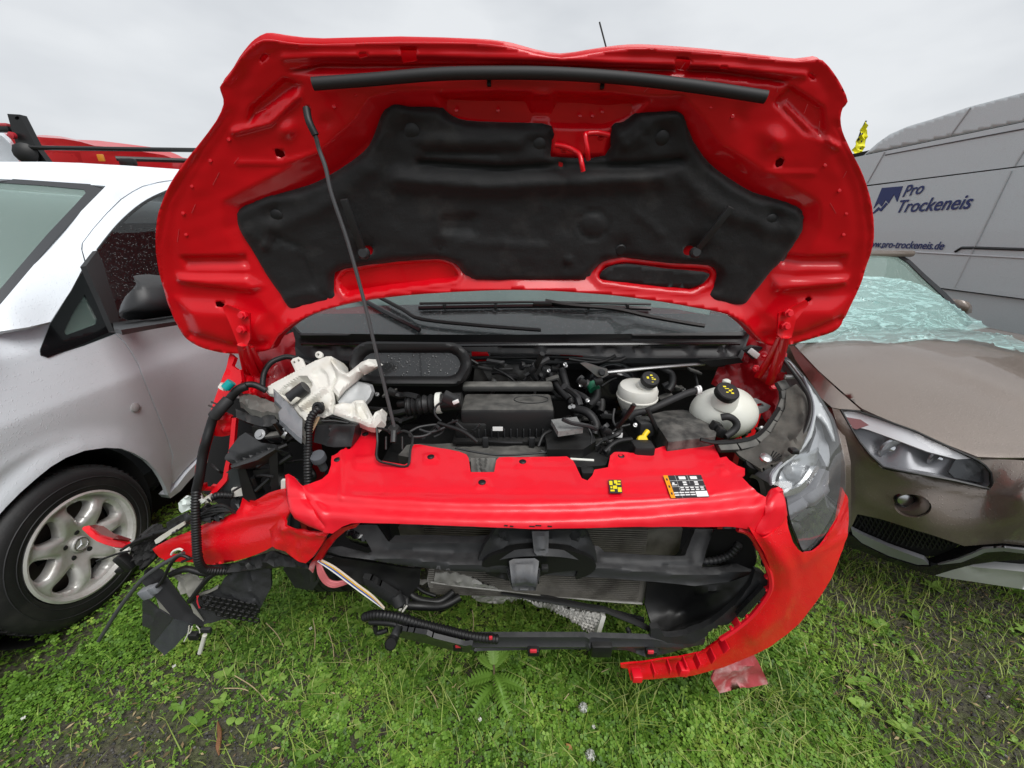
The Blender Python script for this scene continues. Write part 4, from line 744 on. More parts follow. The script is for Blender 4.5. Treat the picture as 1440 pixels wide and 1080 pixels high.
relief('junction_box', [(444, 599), (470, 597), (500, 599), (494, 628), (470, 629), (441, 622)], ysurf((444, 600, 1.0), (500, 600, 1.0), (494, 628, .985), (441, 622, .99)), GRYP, van, feats=[fline([(466, 598), (462, 628)], .008, 3), fpoly([(472, 603), (496, 604), (491, 621), (469, 620)], -.006, 3)], sp=5, thick=.06)
# wing edge and its flange
wing_s = ysurf((323, 498, 1.16), (340, 500, 1.15), (275, 690, .99), (296, 585, 1.07), (300, 690, 1.0))
relief('wing_edge', [(323, 497), (330, 503), (326, 514), (334, 520), (338, 520), (340, 536), (334, 546), (322, 560), (314, 576), (305, 590), (300, 605), (294, 625), (288, 650), (284, 672), (280, 694), (271, 696), (272, 680), (275, 655), (282, 620), (295, 584), (306, 552), (316, 526)], wing_s, RED, van, feats=[fline([(318, 528), (300, 580), (286, 640)], .006, 4)], sp=5, thick=.012)
relief('wing_flange', [(325, 512), (338, 519), (352, 528), (367, 541), (366, 556), (350, 560), (340, 556), (338, 545), (330, 540)], ysurf((325, 512, 1.16), (367, 541, 1.16), (340, 556, 1.1)), RED, van, feats=[fnoise(.005, 18, 2), fline([(345, 530), (352, 556)], .008, 3)], sp=4, thick=.008)
relief('wing_bracket', [(306, 582), (316, 582), (325, 586), (325, 602), (323, 612), (312, 614), (302, 613), (300, 606)], yplane(1.06), RED, van, feats=[fgauss((318, 604), 4, .012), fline([(306, 590), (322, 590)], .006, 3)], sp=4, thick=.01)
relief('wing_strut', [(326, 588), (332, 588), (330, 610), (328, 635), (322, 655), (319, 676), (312, 684), (300, 697), (295, 694), (306, 680), (313, 672), (316, 655), (322, 630)], ysurf((329, 590, 1.05), (297, 694, .98), (320, 650, 1.01)), RED, van, feats=[], sp=5, thick=.012)
relief('wing_clip', [(281, 682), (288, 681), (289, 687), (297, 687), (297, 683), (303, 684), (303, 690), (282, 690)], yplane(1.01), RED, van, sp=4, thick=.01)
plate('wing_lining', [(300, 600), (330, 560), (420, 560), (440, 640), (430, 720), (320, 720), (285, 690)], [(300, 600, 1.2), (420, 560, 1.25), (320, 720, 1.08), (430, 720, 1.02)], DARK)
harness = [(347, 543, 1.08), (335, 548, 1.07), (322, 562, 1.06), (311, 574, 1.04), (301, 586, 1.03), (296, 600, 1.02), (290, 620, 1.0), (285, 640, .99), (281, 668, .97), (276, 690, .96)]
ptube('wiring_loom', harness, .0125, BLKS, van, n=10, sub=6)
ptube('loom_tape', harness[2:5], .0165, RUB, van, n=10, sub=5)
ptube('corrugated_hose', [(276, 690, .955), (275, 722, .93), (276.5, 762, .91), (279, 788, .90), (288, 801, .91), (306, 803, .93), (327, 803, .95)], .0125, BLKS, van, n=10, ribs=.008)
ptube('wiring_loom', [(338, 546, 1.08), (348, 541, 1.09), (360, 542, 1.1), (374, 549, 1.1)], .010, BLKS, van, n=8)
ptube('curved_hose', [(369, 544, 1.12), (371, 526, 1.15), (379, 512, 1.17), (392, 504.5, 1.19), (408, 502, 1.21), (434, 511, 1.22), (450, 520, 1.2)], .0085, BLKS, van, n=8)
MB().tube([PY(317, 546, 1.06), PY(326, 537, 1.07)], .013, 10).build('teal_connector', M('teal_plastic', (.0, .28, .28), .4), van)
MB().tube([PY(313, 547, 1.065), PY(317, 541, 1.07)], .013, 8).build('white_connector', WHP, van)
for u, v in ((303, 568), (299, 573)): MB().tube([PY(u - 6, v - 3, 1.04), PY(u + 6, v + 2, 1.04)], .0025, 5).build('cable_tie', BLK, van)
cs = ysurf((336, 560, 1.06), (430, 600, .98), (370, 570, 1.04), (390, 585, 1.0))
relief('lamp_carrier', [(335, 546), (342, 552), (367, 558), (378, 563), (403, 574), (430, 594), (430, 617), (416, 604), (399, 588), (388, 582), (376, 578), (367, 580), (353, 575), (337, 566)], cs, OLV, van, feats=[fline([(343, 560), (360, 568), (385, 572)], .006, 3), fline([(355, 562), (352, 572)], .005, 2), fnoise(.003, 22, 4)], sp=5, thick=.02)
relief('carrier_arm', [(391, 552), (395, 553), (420, 574), (431, 593), (431, 617), (424, 612), (400, 590), (398, 580), (403, 574), (392, 562)], lambda uv: cs(uv) + np.array([0, -.02, .01]), GRYB, van, feats=[fline([(391, 553), (412, 574), (430, 595)], .014, 3), fline([(402, 585), (428, 606)], -.004, 3)], sp=4, thick=.014)
relief('carrier_block', [(331, 575), (346, 580), (366, 581), (381, 576), (386, 584), (388, 596), (378, 600), (368, 600), (348, 594), (332, 587)], ysurf((331, 580, 1.03), (388, 590, 1.0), (350, 595, 1.0)), BLK, van, feats=[fline([(346, 582), (348, 594)], .006, 2.5), fline([(370, 581), (372, 598)], .006, 2.5), fline([(334, 578), (378, 580)], -.005, 2.5)], sp=4, thick=.05)
relief('bolt_plate', [(354, 600), (374, 603), (377, 616), (368, 621), (356, 612)], yplane(.985), BLK, van, sp=5, thick=.01)
MB().lathe([(.0145, 0), (.0145, .004), (.008, .005), (.008, .010), (.003, .010)], PY(366.5, 611, .98), (0, -.8, .6), 18).build('washer_bolt', METAL, van)
relief('wedge_cover', [(345, 608), (358, 616), (368, 623), (383, 624), (387, 632), (362, 647), (326, 658), (316, 646), (316, 643), (321, 633), (336, 614)], ysurf((345, 608, 1.0), (385, 626, .96), (326, 656, .945), (316, 643, .97)), GRYP, van, feats=[fline([(318, 652), (350, 640), (384, 626)], -.014, 3), fline([(320, 636), (340, 643)], -.004, 2), fline([(322, 641), (334, 646)], -.004, 2)], sp=4, thick=.05, sharp=40)
relief('lamp_frame', [(334, 660), (344, 657), (356, 690), (362, 704), (350, 706), (342, 700)], yplane(.965), BLKS, van, sp=6, thick=.04)
relief('lamp_frame', [(378, 640), (390, 634), (392, 690), (382, 696)], yplane(.96), BLKS, van, sp=6, thick=.03)
relief('lamp_frame', [(355, 662), (385, 658), (386, 668), (358, 672)], yplane(.98), BLKS, van, sp=6, thick=.03)
for a, b in (((362, 656), (378, 646)), ((360, 690), (380, 672)), ((392, 630), (404, 625)), ((392, 652), (410, 640)), ((355, 672), (362, 688))): MB().tube([PY(*a, .97), PY(*b, .98)], .006, 6).build('brace_rib', BLKS, van)
relief('lamp_frame', [(318, 664), (336, 656), (342, 690), (330, 702), (312, 690)], yplane(1.0), M('dark_liner', (.03, .035, .036), .6), van, sp=8, thick=.01)
relief('grey_tab', [(395, 676), (401, 676), (401, 688), (395, 688)], yplane(.93), WHP, van, sp=5, thick=.01)
# prop rod foot bracket and catches in the panel
ptube('rod_bracket', [(530, 602, .985), (531, 622, .96), (531, 646, .915), (552, 653, .905), (573, 655, .905), (577, 634, .935), (580, 614, .97), (568, 606, .98), (554, 610, .965), (542, 604, .98), (530, 602, .985)], .0036, BLK, van, n=6, sub=4)
MB().lathe([(.016, -.006), (.018, 0), (.014, .008), (.006, .010)], PY(554, 604, .965), (0, -.3, 1), 16).build('rod_bush', BLK, van)
MB().tube([PY(554, 606, .955), PY(553, 622, .935)], .008, 8).build('rod_foot', GRYP, van)
for u in (543, 566): MB().tube([PY(u, 614, .975), PY(u, 632, .955)], .003, 6).build('bracket_rib', BLK, van)
plate('panel_catch', [(662, 644), (697, 644), (696, 666), (663, 666)], [(662, 644, .95), (697, 644, .95), (680, 666, .905)], DUSTP, feats=[fline([(670, 646), (672, 664)], .006, 2), fline([(689, 646), (687, 664)], .006, 2), fline([(676, 647), (678, 662), (684, 662), (685, 647)], .008, 2)], sp=3)

# ---- small fittings crowding the engine bay
rgc = np.random.default_rng(12)
CLM = [BLKS, BLK, GRYP, RUB]
def zone(u0, u1, v0, v1, y0, y1): return lambda: (rgc.uniform(u0, u1), rgc.uniform(v0, v1), rgc.uniform(y0, y1))
def wander(z, n, r, span, name='hose'):
    for _ in range(n):
        a = np.array(z()); d = rgc.normal(0, 1, 2); d = d / np.linalg.norm(d) * span; P_ = [tuple(a)]
        for k in range(3):
            d = d + rgc.normal(0, span * .5, 2); a = a + [d[0], d[1] * .6, rgc.uniform(-.03, .02)]; P_.append(tuple(a))
        ptube(name, P_, rgc.uniform(*r), CLM[rgc.integers(0, 4)], van, n=7, sub=4)
wander(zone(665, 800, 512, 540, 1.28, 1.40), 12, (.004, .012), 16)
wander(zone(790, 850, 530, 600, 1.14, 1.30), 9, (.004, .011), 12)
wander(zone(500, 570, 548, 606, 1.08, 1.3), 8, (.005, .014), 14)
wander(zone(590, 700, 600, 622, 1.02, 1.08), 6, (.003, .005), 14, 'wire')
wander(zone(835, 880, 600, 635, 1.0, 1.08), 6, (.004, .009), 12)
wander(zone(1040, 1090, 585, 612, 1.1, 1.2), 4, (.004, .008), 8)
wander(zone(400, 440, 600, 690, .99, 1.06), 8, (.003, .008), 12, 'wire')
wander(zone(335, 400, 600, 690, 1.0, 1.05), 6, (.003, .007), 12, 'wire')
def fittings(z, n):
    for _ in range(n):
        u, v, y = z(); c = PY(u, v, y); k = rgc.integers(0, 4)
        if k == 0: MB().lathe([(.007, 0), (.007, .005), (.0045, .006), (.0045, .010)], c, (rgc.normal(0, .3), -.6, .8), 6).build('bolt', METAL, van)
        elif k == 1: MB().box(c, (.026, .02, .018), Matrix.Rotation(rgc.uniform(-.6, .6), 3, 'Y'), .003).build('plug', CLM[rgc.integers(0, 3)], van)
        elif k == 2: MB().lathe([(.015, -.006), (.016, 0), (.015, .006)], c, (rgc.normal(0, 1), rgc.normal(0, .4), .5), 12).build('hose_clamp', METAL if rgc.random() < .5 else GRYP, van)
        else: MB().box(c, (.045, .03, .008), Matrix.Rotation(rgc.uniform(-.6, .6), 3, 'Y'), .002).build('bracket', DUSTP, van)
fittings(zone(665, 800, 512, 542, 1.26, 1.36), 14); fittings(zone(795, 850, 530, 610, 1.12, 1.26), 12); fittings(zone(505, 570, 550, 612, 1.06, 1.2), 9); fittings(zone(840, 900, 592, 635, 1.0, 1.1), 9); fittings(zone(1040, 1095, 575, 610, 1.08, 1.2), 6); fittings(zone(925, 985, 520, 560, 1.26, 1.36), 7); fittings(zone(340, 425, 590, 680, .98, 1.05), 9)
# cast housing and ribbed cover behind the air box
relief('cast_cover', [(668, 512), (700, 508), (760, 512), (796, 520), (800, 545), (770, 548), (700, 546), (665, 540)], yplane(1.40), M('cast_metal', (.09, .09, .088), .5, metal=.5, bump=((80, .5, .003),), var=((.04, .04, .04), 20, .4, .7)), van, feats=[fline([(680, 516), (690, 542)], .01, 3), fline([(710, 514), (716, 544)], .01, 3), fline([(744, 516), (748, 544)], .01, 3), fline([(772, 520), (776, 544)], .01, 3), fgauss((730, 528), 8, .012)], sp=4, thick=.03)
for (u, v, y, w, h) in ((700, 603, 1.055, .03, .012), (515, 590, 1.15, .03, .02), (868, 612, 1.03, .03, .014)): MB().box(PY(u, v, y), (w, .003, h), None, 0).build('paper_label', LWH if w > .01 else BLK, van)
# ================================================================== behind the missing grille
FIN = M('radiator_fins', (.19, .178, .158), .5, metal=.3, bump=((60, .2, .002),), var=((.09, .083, .072), 14, .45, .7))
FINP = M('bent_fins', (.42, .41, .38), .5, metal=.3, var=((.26, .25, .22), 16, .45, .75))
bar_s = ysurf((480, 760, .875), (600, 775, .855), (724, 790, .845), (840, 792, .855), (980, 805, .87), (1064, 806, .885))
BAR = [(486, 738), (520, 738), (530, 738), (542, 756), (548, 762), (556, 753), (600, 752), (660, 754), (700, 752), (842, 768), (850, 776), (905, 780), (955, 782), (963, 781), (970, 764), (977, 744), (1003, 744), (990, 785), (986, 798), (1020, 796), (1050, 788), (1056, 796), (1064, 806), (1058, 814), (1010, 820), (977, 824), (930, 819), (840, 812), (700, 805), (640, 803), (560, 794), (522, 787), (483, 782), (462, 776), (458, 770), (480, 768), (518, 778), (524, 776), (510, 752)]
BEAM = M('carrier_black', (.028, .029, .031), .42, bump=((220, .2, .001),), dust=((.10, .10, .098), .4))
beam = relief('grille_carrier', BAR, bar_s, BEAM, van, feats=[fline([(478, 784), (560, 784), (640, 793), (840, 798), (980, 808), (1060, 800)], .020, 8), fline([(548, 764), (640, 763), (690, 765)], .010, 6), fline([(846, 784), (900, 788), (965, 789)], .010, 6), fline([(550, 774), (690, 777)], -.003, 2), fline([(980, 750), (992, 750), (984, 785)], .006, 6), fnoise(.0012, 50, 3)], sp=5, thick=.025, sharp=45)
relief('badge_mount', [(697, 744), (822, 745), (830, 758), (838, 776), (840, 790), (826, 800), (770, 780), (700, 786), (678, 796), (672, 788), (682, 766), (692, 752)], yplane(.835), BEAM, beam, feats=[fline([(697, 758), (718, 770), (760, 766), (800, 769), (826, 758)], -.014, 4), fpoly([(697, 746), (822, 746), (805, 768), (716, 769)], -.02, 6)], sp=5, thick=.02)
EL = ell((758, 796), 80.5, 25, 40)
relief('badge_plate', EL, yplane(.822), BLK, beam, feats=[fgauss((706, 808), 7, -.012)], holes=[[(776, 806), (800, 803), (812, 803), (809, 812), (809, 818), (790, 822), (762, 824), (758, 812)]], sp=4, thick=.02)
relief('badge_ring', [(758 + 81 * math.cos(t), 797 - 26 * math.sin(t)) for t in np.linspace(-.12, math.pi + .12, 34)] + [(758 + 76 * math.cos(t), 799 - 17 * math.sin(t)) for t in np.linspace(math.pi + .1, -.1, 34)], ysurf((758, 772, .812), (680, 795, .83), (836, 795, .83), (758, 782, .797)), BEAM, beam, sp=3, thick=.022, sharp=50)
LG = M('grey_cover', (.075, .078, .085), .42, bump=((260, .4, .001),), var=((.05, .05, .053), 60, .45, .65), dust=((.2, .2, .2), .5, 60))
sx = relief('sensor_cover', [(716, 789), (722, 786), (752, 785), (758, 789), (756, 806), (754, 824), (753, 831), (750, 832), (725, 832), (721, 830), (720, 822), (718, 806)], ysurf((716, 788, .79), (758, 788, .79), (720, 820, .755), (754, 820, .755), (737, 832, .77)), LG, beam, feats=[fpoly([(720, 791), (754, 789), (752, 821), (723, 822)], .006, 4), fpoly([(720, 824), (754, 824), (753, 833), (722, 833)], -.012, 3)], sp=3.5, thick=.05)
MB().box(PY(737, 829, .765), (.022, .006, .004), None, .001).build('slot', LG, sx)
relief('hook_post', [(748, 747), (772, 747), (771, 776), (766, 781), (755, 781), (751, 776)], ysurf((748, 748, .82), (772, 748, .82), (760, 780, .79)), LG, beam, feats=[fpoly([(750, 749), (770, 749), (769, 775), (753, 775)], .006, 4)], sp=3.5, thick=.03)
MB().box(PY(766, 799, .805), (.018, .015, .015), None, .002).build('lug', GRYP, beam)
# condenser with real fins
cond_s = ysurf((575, 800, .965), (912, 818, .965), (640, 740, .965), (912, 740, .965), (640, 822, .95), (900, 848, .95))
cond = relief('condenser', [(560, 742), (960, 744), (955, 775), (912, 819), (903, 850), (840, 845), (723, 833), (640, 824), (606, 820), (600, 800), (570, 780)], cond_s, FIN, van, sp=16, thick=.02)
ft = MB()
for i in range(36):
    z0 = .80 - i * .0080
    A = np.array([[-.262, .947, z0], [.405, .947, z0 - .03]])
    ft.box(A.mean(0), (.667, .008, .0034), Matrix.Rotation(.045, 3, 'Y'))
fo = ft.build('fin', FIN, cond, smooth=False); fo['kind'] = 'stuff'
ptube('condenser_edge', [(606, 818, .945), (640, 823, .945), (723, 832, .945), (840, 844, .945), (903, 848.5, .945)], .004, FINP, cond, n=6)
relief('crumpled_fins', [(612, 806), (640, 806), (662, 812), (700, 828), (640, 823), (610, 818)], ysurf((640, 812, .938)), FINP, cond, feats=[fnoise(.0025, 14, 6), fline([(612, 812), (690, 822)], .004, 2)], sp=4, thick=.004)
br1 = relief('mount_bracket', [(573, 799), (582, 799), (586, 816), (592, 819), (600, 818), (603, 800), (611, 800), (609, 826), (603, 826), (601, 818), (594, 823), (586, 820), (579, 818)], yplane(.945), FINP, cond, sp=4, thick=.01)
# second radiator bent forward
BF = [(656, 828), (700, 832), (731, 841), (720, 845), (706, 847), (685, 846.5), (670, 845), (664, 838)]
relief('bent_radiator', BF, ysurf((656, 828, .97), (730, 841, .96), (680, 845, .985)), FINP, van, feats=[lambda P: .005 * np.sin(P[:, 1] * 2.6 - P[:, 0] * .1)], sp=2, thick=.008, sharp=0)
BF2 = [(731, 841), (790, 852), (845, 866), (851, 868), (840, 894), (836, 892), (829, 892), (815, 880), (800, 870), (778, 861), (760, 853)]
def stripes(P): t = (P[:, 1] - (841 + (P[:, 0] - 731) * .235)) / np.maximum(4, (P[:, 0] - 725) * .21); return .006 * np.sin(t * 30)
brd = relief('bent_radiator', BF2, ysurf((731, 841, .925), (850, 866, .885), (838, 892, .90), (780, 862, .925)), FINP, van, feats=[stripes], sp=2, thick=.008, sharp=0)
relief('end_cap', [(846, 867), (852, 868), (844, 894), (838, 893)], yplane(.88), WHP, brd, sp=4, thick=.02)
MB().tube([PY(705, 834, .935), PY(770, 844, .91), PY(850, 857, .885), PY(892, 874, .87), PY(912, 884, .865)], [.005, .009, .011, .011, .010], 8, True, .7).build('cross_tube', BLK, van)
MB().tube([PY(760, 839, .94), PY(850, 858, .915), PY(905, 872, .90)], .009, 6).build('cross_tube', BLKG, van)
# right-hand air guide
gs = ysurf((912, 822, .95), (977, 826, .90), (1064, 810, .84), (1040, 850, .825), (993, 887, .83), (941, 896, .845), (918, 884, .88), (960, 860, .93))
relief('air_guide', [(910, 819), (977, 823), (1030, 817), (1060, 806), (1074, 812), (1076, 822), (1058, 845), (1030, 866), (993, 887), (960, 896), (936, 896), (929, 884), (918, 883), (907, 850)], gs, BLK, van, feats=[fline([(1066, 814), (1040, 846), (1000, 874), (950, 893)], .016, 8), fpoly([(978, 826), (1035, 820), (1000, 834), (980, 836)], .012, 5), fline([(930, 880), (975, 830)], .004, 3), fnoise(.001, 40, 3)], sp=5, thick=.008, sharp=50)
relief('air_guide_rim', [(1062, 802), (1072, 806), (1082, 816), (1074, 834), (1052, 858), (1024, 878), (990, 897), (975, 905), (940, 908), (915, 906), (915, 884), (928, 884), (934, 895), (941, 896), (965, 893), (1000, 878), (1034, 850), (1056, 822)], ysurf((1070, 805, .82), (1074, 834, .805), (1024, 878, .81), (960, 903, .825), (918, 900, .83)), GRYP, van, feats=[fpoly([(1070, 822), (1078, 828), (1054, 856), (1040, 866), (1034, 862), (1052, 846)], -.014, 4), fpoly([(990, 894), (1018, 878), (1030, 884), (1010, 897)], -.02, 5), fnoise(.001, 30, 8)], sp=5, thick=.02, sharp=50)
relief('rubber_flap', [(1074, 826), (1080, 832), (1044, 870), (1036, 866)], yplane(.79), BLKG, van, feats=[], sp=6, thick=.012)
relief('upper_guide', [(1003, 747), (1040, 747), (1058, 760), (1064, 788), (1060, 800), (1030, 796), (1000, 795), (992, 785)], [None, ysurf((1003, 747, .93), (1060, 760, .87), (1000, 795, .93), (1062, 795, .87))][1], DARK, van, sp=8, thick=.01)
ptube('corrugated_hose', [(988, 790, .90), (1010, 787, .895), (1028, 779, .89), (1040, 765, .885)], .011, GRYP, van, n=8, ribs=.012)
# left-hand air guide and what hangs there
lg = ysurf((455, 780, .87), (480, 770, .88), (560, 800, .89), (575, 835, .88), (545, 840, .86), (500, 820, .85))
relief('air_guide', [(446, 786), (456, 778), (480, 783), (520, 789), (560, 796), (592, 800), (590, 822), (576, 838), (560, 846), (548, 840), (520, 828), (490, 812), (460, 798)], lg, BLK, van, feats=[fline([(455, 782), (520, 790), (580, 802)], .008, 5), fgauss((540, 815), 18, -.015)], sp=6, thick=.01)
relief('guide_arm', [(510, 812), (522, 816), (556, 838), (570, 848), (566, 856), (554, 853), (520, 832)], yplane(.85), GRYP, van, feats=[fline([(514, 818), (562, 850)], .006, 4)], sp=5, thick=.02)
MB().tube([PY(556, 836, .86), PY(562, 850, .85)], .018, 12).build('sleeve', GRYP, van)
relief('lamp_insert', [(490, 742), (502, 738), (512, 748), (520, 768), (516, 770), (494, 762), (486, 754)], yplane(.905), BLKG, van, feats=[fline([(490, 752), (516, 760)], .008, 2), fline([(488, 746), (512, 752)], -.008, 2)], sp=4, thick=.02)
relief('flange', [(506, 735), (500, 742), (484, 748), (470, 760), (458, 776), (449, 792), (441, 797), (438, 790), (444, 782), (458, 760), (476, 744)], ysurf((505, 738, .765), (470, 752, .80), (441, 795, .83)), RED, van, feats=[fline([(498, 740), (466, 760), (444, 792)], -.005, 2)], sp=4, thick=.008)
for k, c in enumerate(((.75, .75, .72), (.05, .09, .35), (.75, .42, .02), (.7, .6, .5))):
    m = M('wire_' + ('white', 'blue', 'orange', 'cream')[k], c, .45); o = k * 1.6
    ptube('loose_wire', [(447 + o, 789 - o * .3, .825), (468 + o * .8, 803 - o, .815), (500 + o * .7, 827 - o, .81), (522 + o * .5, 843 - o, .81), (540, 856 - o * .3, .815)], .0026, m, van, n=6)
pk = M('wire_pink', (.55, .14, .15), .5)
for k in range(5): ptube('loose_wire', [(446 + k, 790, .83), (448 + 1.5 * k, 806 - k, .82), (456 + 1.5 * k, 819 - k, .82), (468 + k, 825 - 1.6 * k, .82), (482, 822 - 1.2 * k, .825), (492, 818 - k, .83)], .0032, pk, van, n=6)
MB().tube([PY(440, 795, .85), PY(441, 815, .86)], .009, 10).build('rubber_stub', GRYP, van)
# hoses
for pts, r in (([(568, 822, .92), (580, 838, .90), (598, 845, .90), (620, 845, .91), (638, 832, .93)], .011), ([(560, 850, .88), (590, 852, .88), (622, 852, .90), (646, 840, .93)], .013), ([(564, 815, .93), (570, 835, .9), (572, 850, .88)], .012), ([(618, 858, .93), (634, 850, .94), (646, 842, .95)], .009), ([(574, 812, .94), (592, 830, .93), (612, 838, .93)], .006)): ptube('hose', pts, r, BLK, van, n=8)
ptube('white_strap', [(562, 858, .85), (568, 850, .855)], .004, WHP, van); ptube('white_strap', [(566, 860, .85), (572, 852, .855)], .003, WHP, van)
# torn-off lower cross bar
low_s = ysurf((672, 906, .835), (830, 908, .825), (990, 902, .83), (915, 915, .83))
low = relief('lower_bar', [(655, 897), (672, 896), (760, 896), (828, 896), (850, 897), (918, 899), (940, 903), (975, 902), (992, 898), (990, 906), (960, 912), (940, 919), (911, 924), (880, 920), (828, 919), (750, 918), (672, 917), (660, 913)], low_s, BEAM, van, feats=[fline([(660, 907), (828, 907), (960, 908)], .008, 2.5), fpoly([(660, 910), (828, 910), (935, 911), (911, 924), (672, 918)], -.012, 3), fline([(828, 896), (828, 919)], .006, 2)], sp=4, thick=.016, sharp=40)
ptube('loom_sleeve', [(512, 868, .84), (530, 864, .83), (560, 868, .82), (590, 877, .81), (630, 887, .805), (664, 895, .805), (700, 899, .815)], .0135, BLKS, low, n=10, ribs=.01)
ptube('loom_sleeve', [(520, 874, .84), (550, 876, .835), (580, 884, .83), (640, 894, .825)], .010, BLK, low, n=8)
relief('lower_rail', [(566, 886), (600, 891), (650, 904), (664, 908), (660, 918), (640, 916), (600, 905), (560, 896)], ysurf((566, 890, .835), (660, 912, .82), (610, 900, .825)), GRYP, low, feats=[fline([(566, 889), (610, 895), (655, 907)], .008, 2.5)], sp=4, thick=.012)
CLIP = M('red_clip', (.6, .03, .05), .4)
for u, v, w in ((750, 915.5, .020), (644, 908.5, .016), (915, 917, .018), (690, 897, .01)):
    c = MB().box(PY(u, v, .815), (w * 1.7, .02, .022), None, .003).build('clip_seat', BLK, low); MB().box(PY(u, v, .803), (w, .006, .012), None, .002).build('red_clip', CLIP, c)
for u, v in ((611, 889), (572, 876)): MB().box(PY(u, v, .815), (.008, .02, .03), None, .002).build('cable_clip', BLK, low)
MB().box(PY(845, 911, .82), (.06, .03, .045), None, .004).build('bar_boss', BLK, low)
cup = [PY(563, 876, .835), PY(558, 888, .825), PY(553, 899, .808), PY(549, 906, .778)]
MB().tube(spline(cup, 3), [.013] * 5 + [.014, .015, .016, .0165, .0165], 14, False).build('open_pipe', GRYP, low)
MB().tube([cup[2], cup[2] * .08 + cup[3] * .92], [.008, .0150], 14, True).build('pipe_bore', DARK, low)
ptube('loose_wire', [(528, 880, .835), (530, 890, .83), (545, 886, .835)], .007, BLKS, low)
MB().tube([PY(556, 863, .83), PY(640, 885, .82)], .003, 6).build('wire', M('wire_copper', (.5, .2, .05), .4), low)
ptube('drain_pipe', [(882, 882, .90), (886, 892, .885), (892, 900, .87)], .009, GRYP, van, ribs=.012)
# ================================================================== smashed front corner on the left
st_s = ysurf((218, 775, .975), (300, 765, .945), (360, 745, .925), (404, 710, .895), (378, 772, .885), (341, 702, .975), (265, 748, .985), (310, 792, .95))
STRIP = [(217, 771), (228, 764), (243, 756), (270, 746), (293, 735), (315, 728), (333, 720), (338, 712), (341, 700), (349, 703), (357, 705), (366, 700), (378, 693), (390, 689), (400, 687), (405, 700), (408, 720), (400, 738), (396, 752), (384, 768), (374, 774), (360, 780), (348, 784), (330, 789), (310, 793), (298, 794), (286, 792), (260, 790), (245, 790), (233, 788), (224, 783)]
stp = relief('bumper_corner', STRIP, st_s, REDWET, van, holes=[ell((249, 776), 8, 3.2, 12, -.35)], feats=[fline([(225, 768), (290, 745), (350, 728), (396, 720)], .012, 10), fline([(285, 775), (340, 765), (390, 745)], .006, 14), fpoly([(340, 700), (358, 705), (400, 688), (405, 705), (345, 728)], -.012, 12)], sp=5, thick=.005, sharp=60)
ptube('hole_rim', [(241, 780, .955), (244, 775, .955), (252, 772, .955), (257, 774, .955)], .0035, WHP, stp, n=6)
cr_s = ysurf((396, 729, .84), (378, 747, .86), (430, 791, .80), (460, 748, .775), (415, 770, .815))
relief('broken_corner', [(395, 727), (398, 732), (402, 739), (415, 743), (433, 747), (446, 748), (460, 746), (461, 751), (454, 762), (446, 774), (439, 784), (430, 792), (421, 789), (413, 784), (396, 775), (382, 766), (379, 755), (377, 746), (386, 737)], cr_s, REDWET, van, feats=[fline([(400, 742), (440, 752), (458, 750)], .006, 4), fnoise(.002, 30, 3)], sp=4.5, thick=.006, sharp=50)
relief('flange_tear', [(436, 793), (444, 790), (440, 806), (434, 800)], yplane(.81), PALE, van, sp=5, thick=.006)
# thin torn strip reaching out over the neighbour's wheel
relief('torn_strip', [(116, 744), (119, 741), (125, 739), (133, 744), (143, 752), (160, 757), (181, 760), (184, 764), (172, 770), (160, 769), (146, 765), (136, 761), (127, 755)], ysurf((117, 744, 1.02), (182, 765, .99), (146, 757, 1.0)), REDWET, stp, feats=[fline([(120, 744), (148, 758), (178, 765)], .006, 4)], sp=4, thick=.008)
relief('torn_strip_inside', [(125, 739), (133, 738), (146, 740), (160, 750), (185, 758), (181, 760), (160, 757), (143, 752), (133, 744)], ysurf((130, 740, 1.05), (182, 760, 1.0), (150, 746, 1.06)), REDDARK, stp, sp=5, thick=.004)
foam = M('black_foam', (.02, .02, .02), .9, bump=((70, 1, .01),))
relief('foam_block', [(184, 764), (192, 756), (204, 750), (214, 756), (219, 768), (217, 784), (210, 795), (200, 801), (190, 795), (186, 780)], yplane(.985), foam, van, feats=[fnoise(.012, 14, 5)], sp=3.5, thick=.05)
MB().box(PY(177, 790, .985), (.032, .03, .06), Matrix.Rotation(-.5, 3, 'Y'), .006).box(PY(172, 800, .985), (.03, .026, .02), Matrix.Rotation(-.5, 3, 'Y'), .004).build('connector', BLK, van)
ptube('wire', [(182, 775, .975), (168, 778, .97), (150, 784, .97), (136, 789, .97)], .0032, BLKS, van); ptube('wire', [(186, 768, .975), (204, 756, .975), (226, 748, .98), (244, 745, .98)], .007, BLKS, van); ptube('wire', [(170, 774, .97), (190, 762, .97), (216, 752, .97)], .004, BLKS, van)
PLT = M('torn_plastic', (.03, .031, .033), .4, bump=((40, .4, .006),))
relief('torn_plate', [(233, 736), (248, 727), (262, 722), (277, 727), (272, 735), (255, 745), (236, 750)], yplane(.955), PLT, van, feats=[fnoise(.006, 20, 7)], sp=5, thick=.006)
relief('torn_plate', [(276, 716), (300, 706), (318, 712), (332, 700), (340, 703), (334, 718), (312, 726), (290, 732), (278, 730)], ysurf((276, 720, .97), (335, 705, 1.0), (300, 725, .95)), PLT, van, feats=[fnoise(.012, 22, 9)], sp=4.5, thick=.006)
relief('white_strip', [(217, 760), (221, 757), (238, 746), (258, 734), (260, 738), (244, 749), (224, 763), (219, 765)], yplane(.95), WHP, van, sp=5, thick=.005)
relief('foam_sheet', [(250, 708), (256, 702), (274, 695), (281, 699), (287, 706), (276, 713), (260, 719), (254, 722)], yplane(.95), M('white_foam', (.62, .68, .65), .7), van, feats=[fnoise(.006, 16, 3)], sp=4, thick=.012, label='crumpled pale foam sheet tied to the loom')
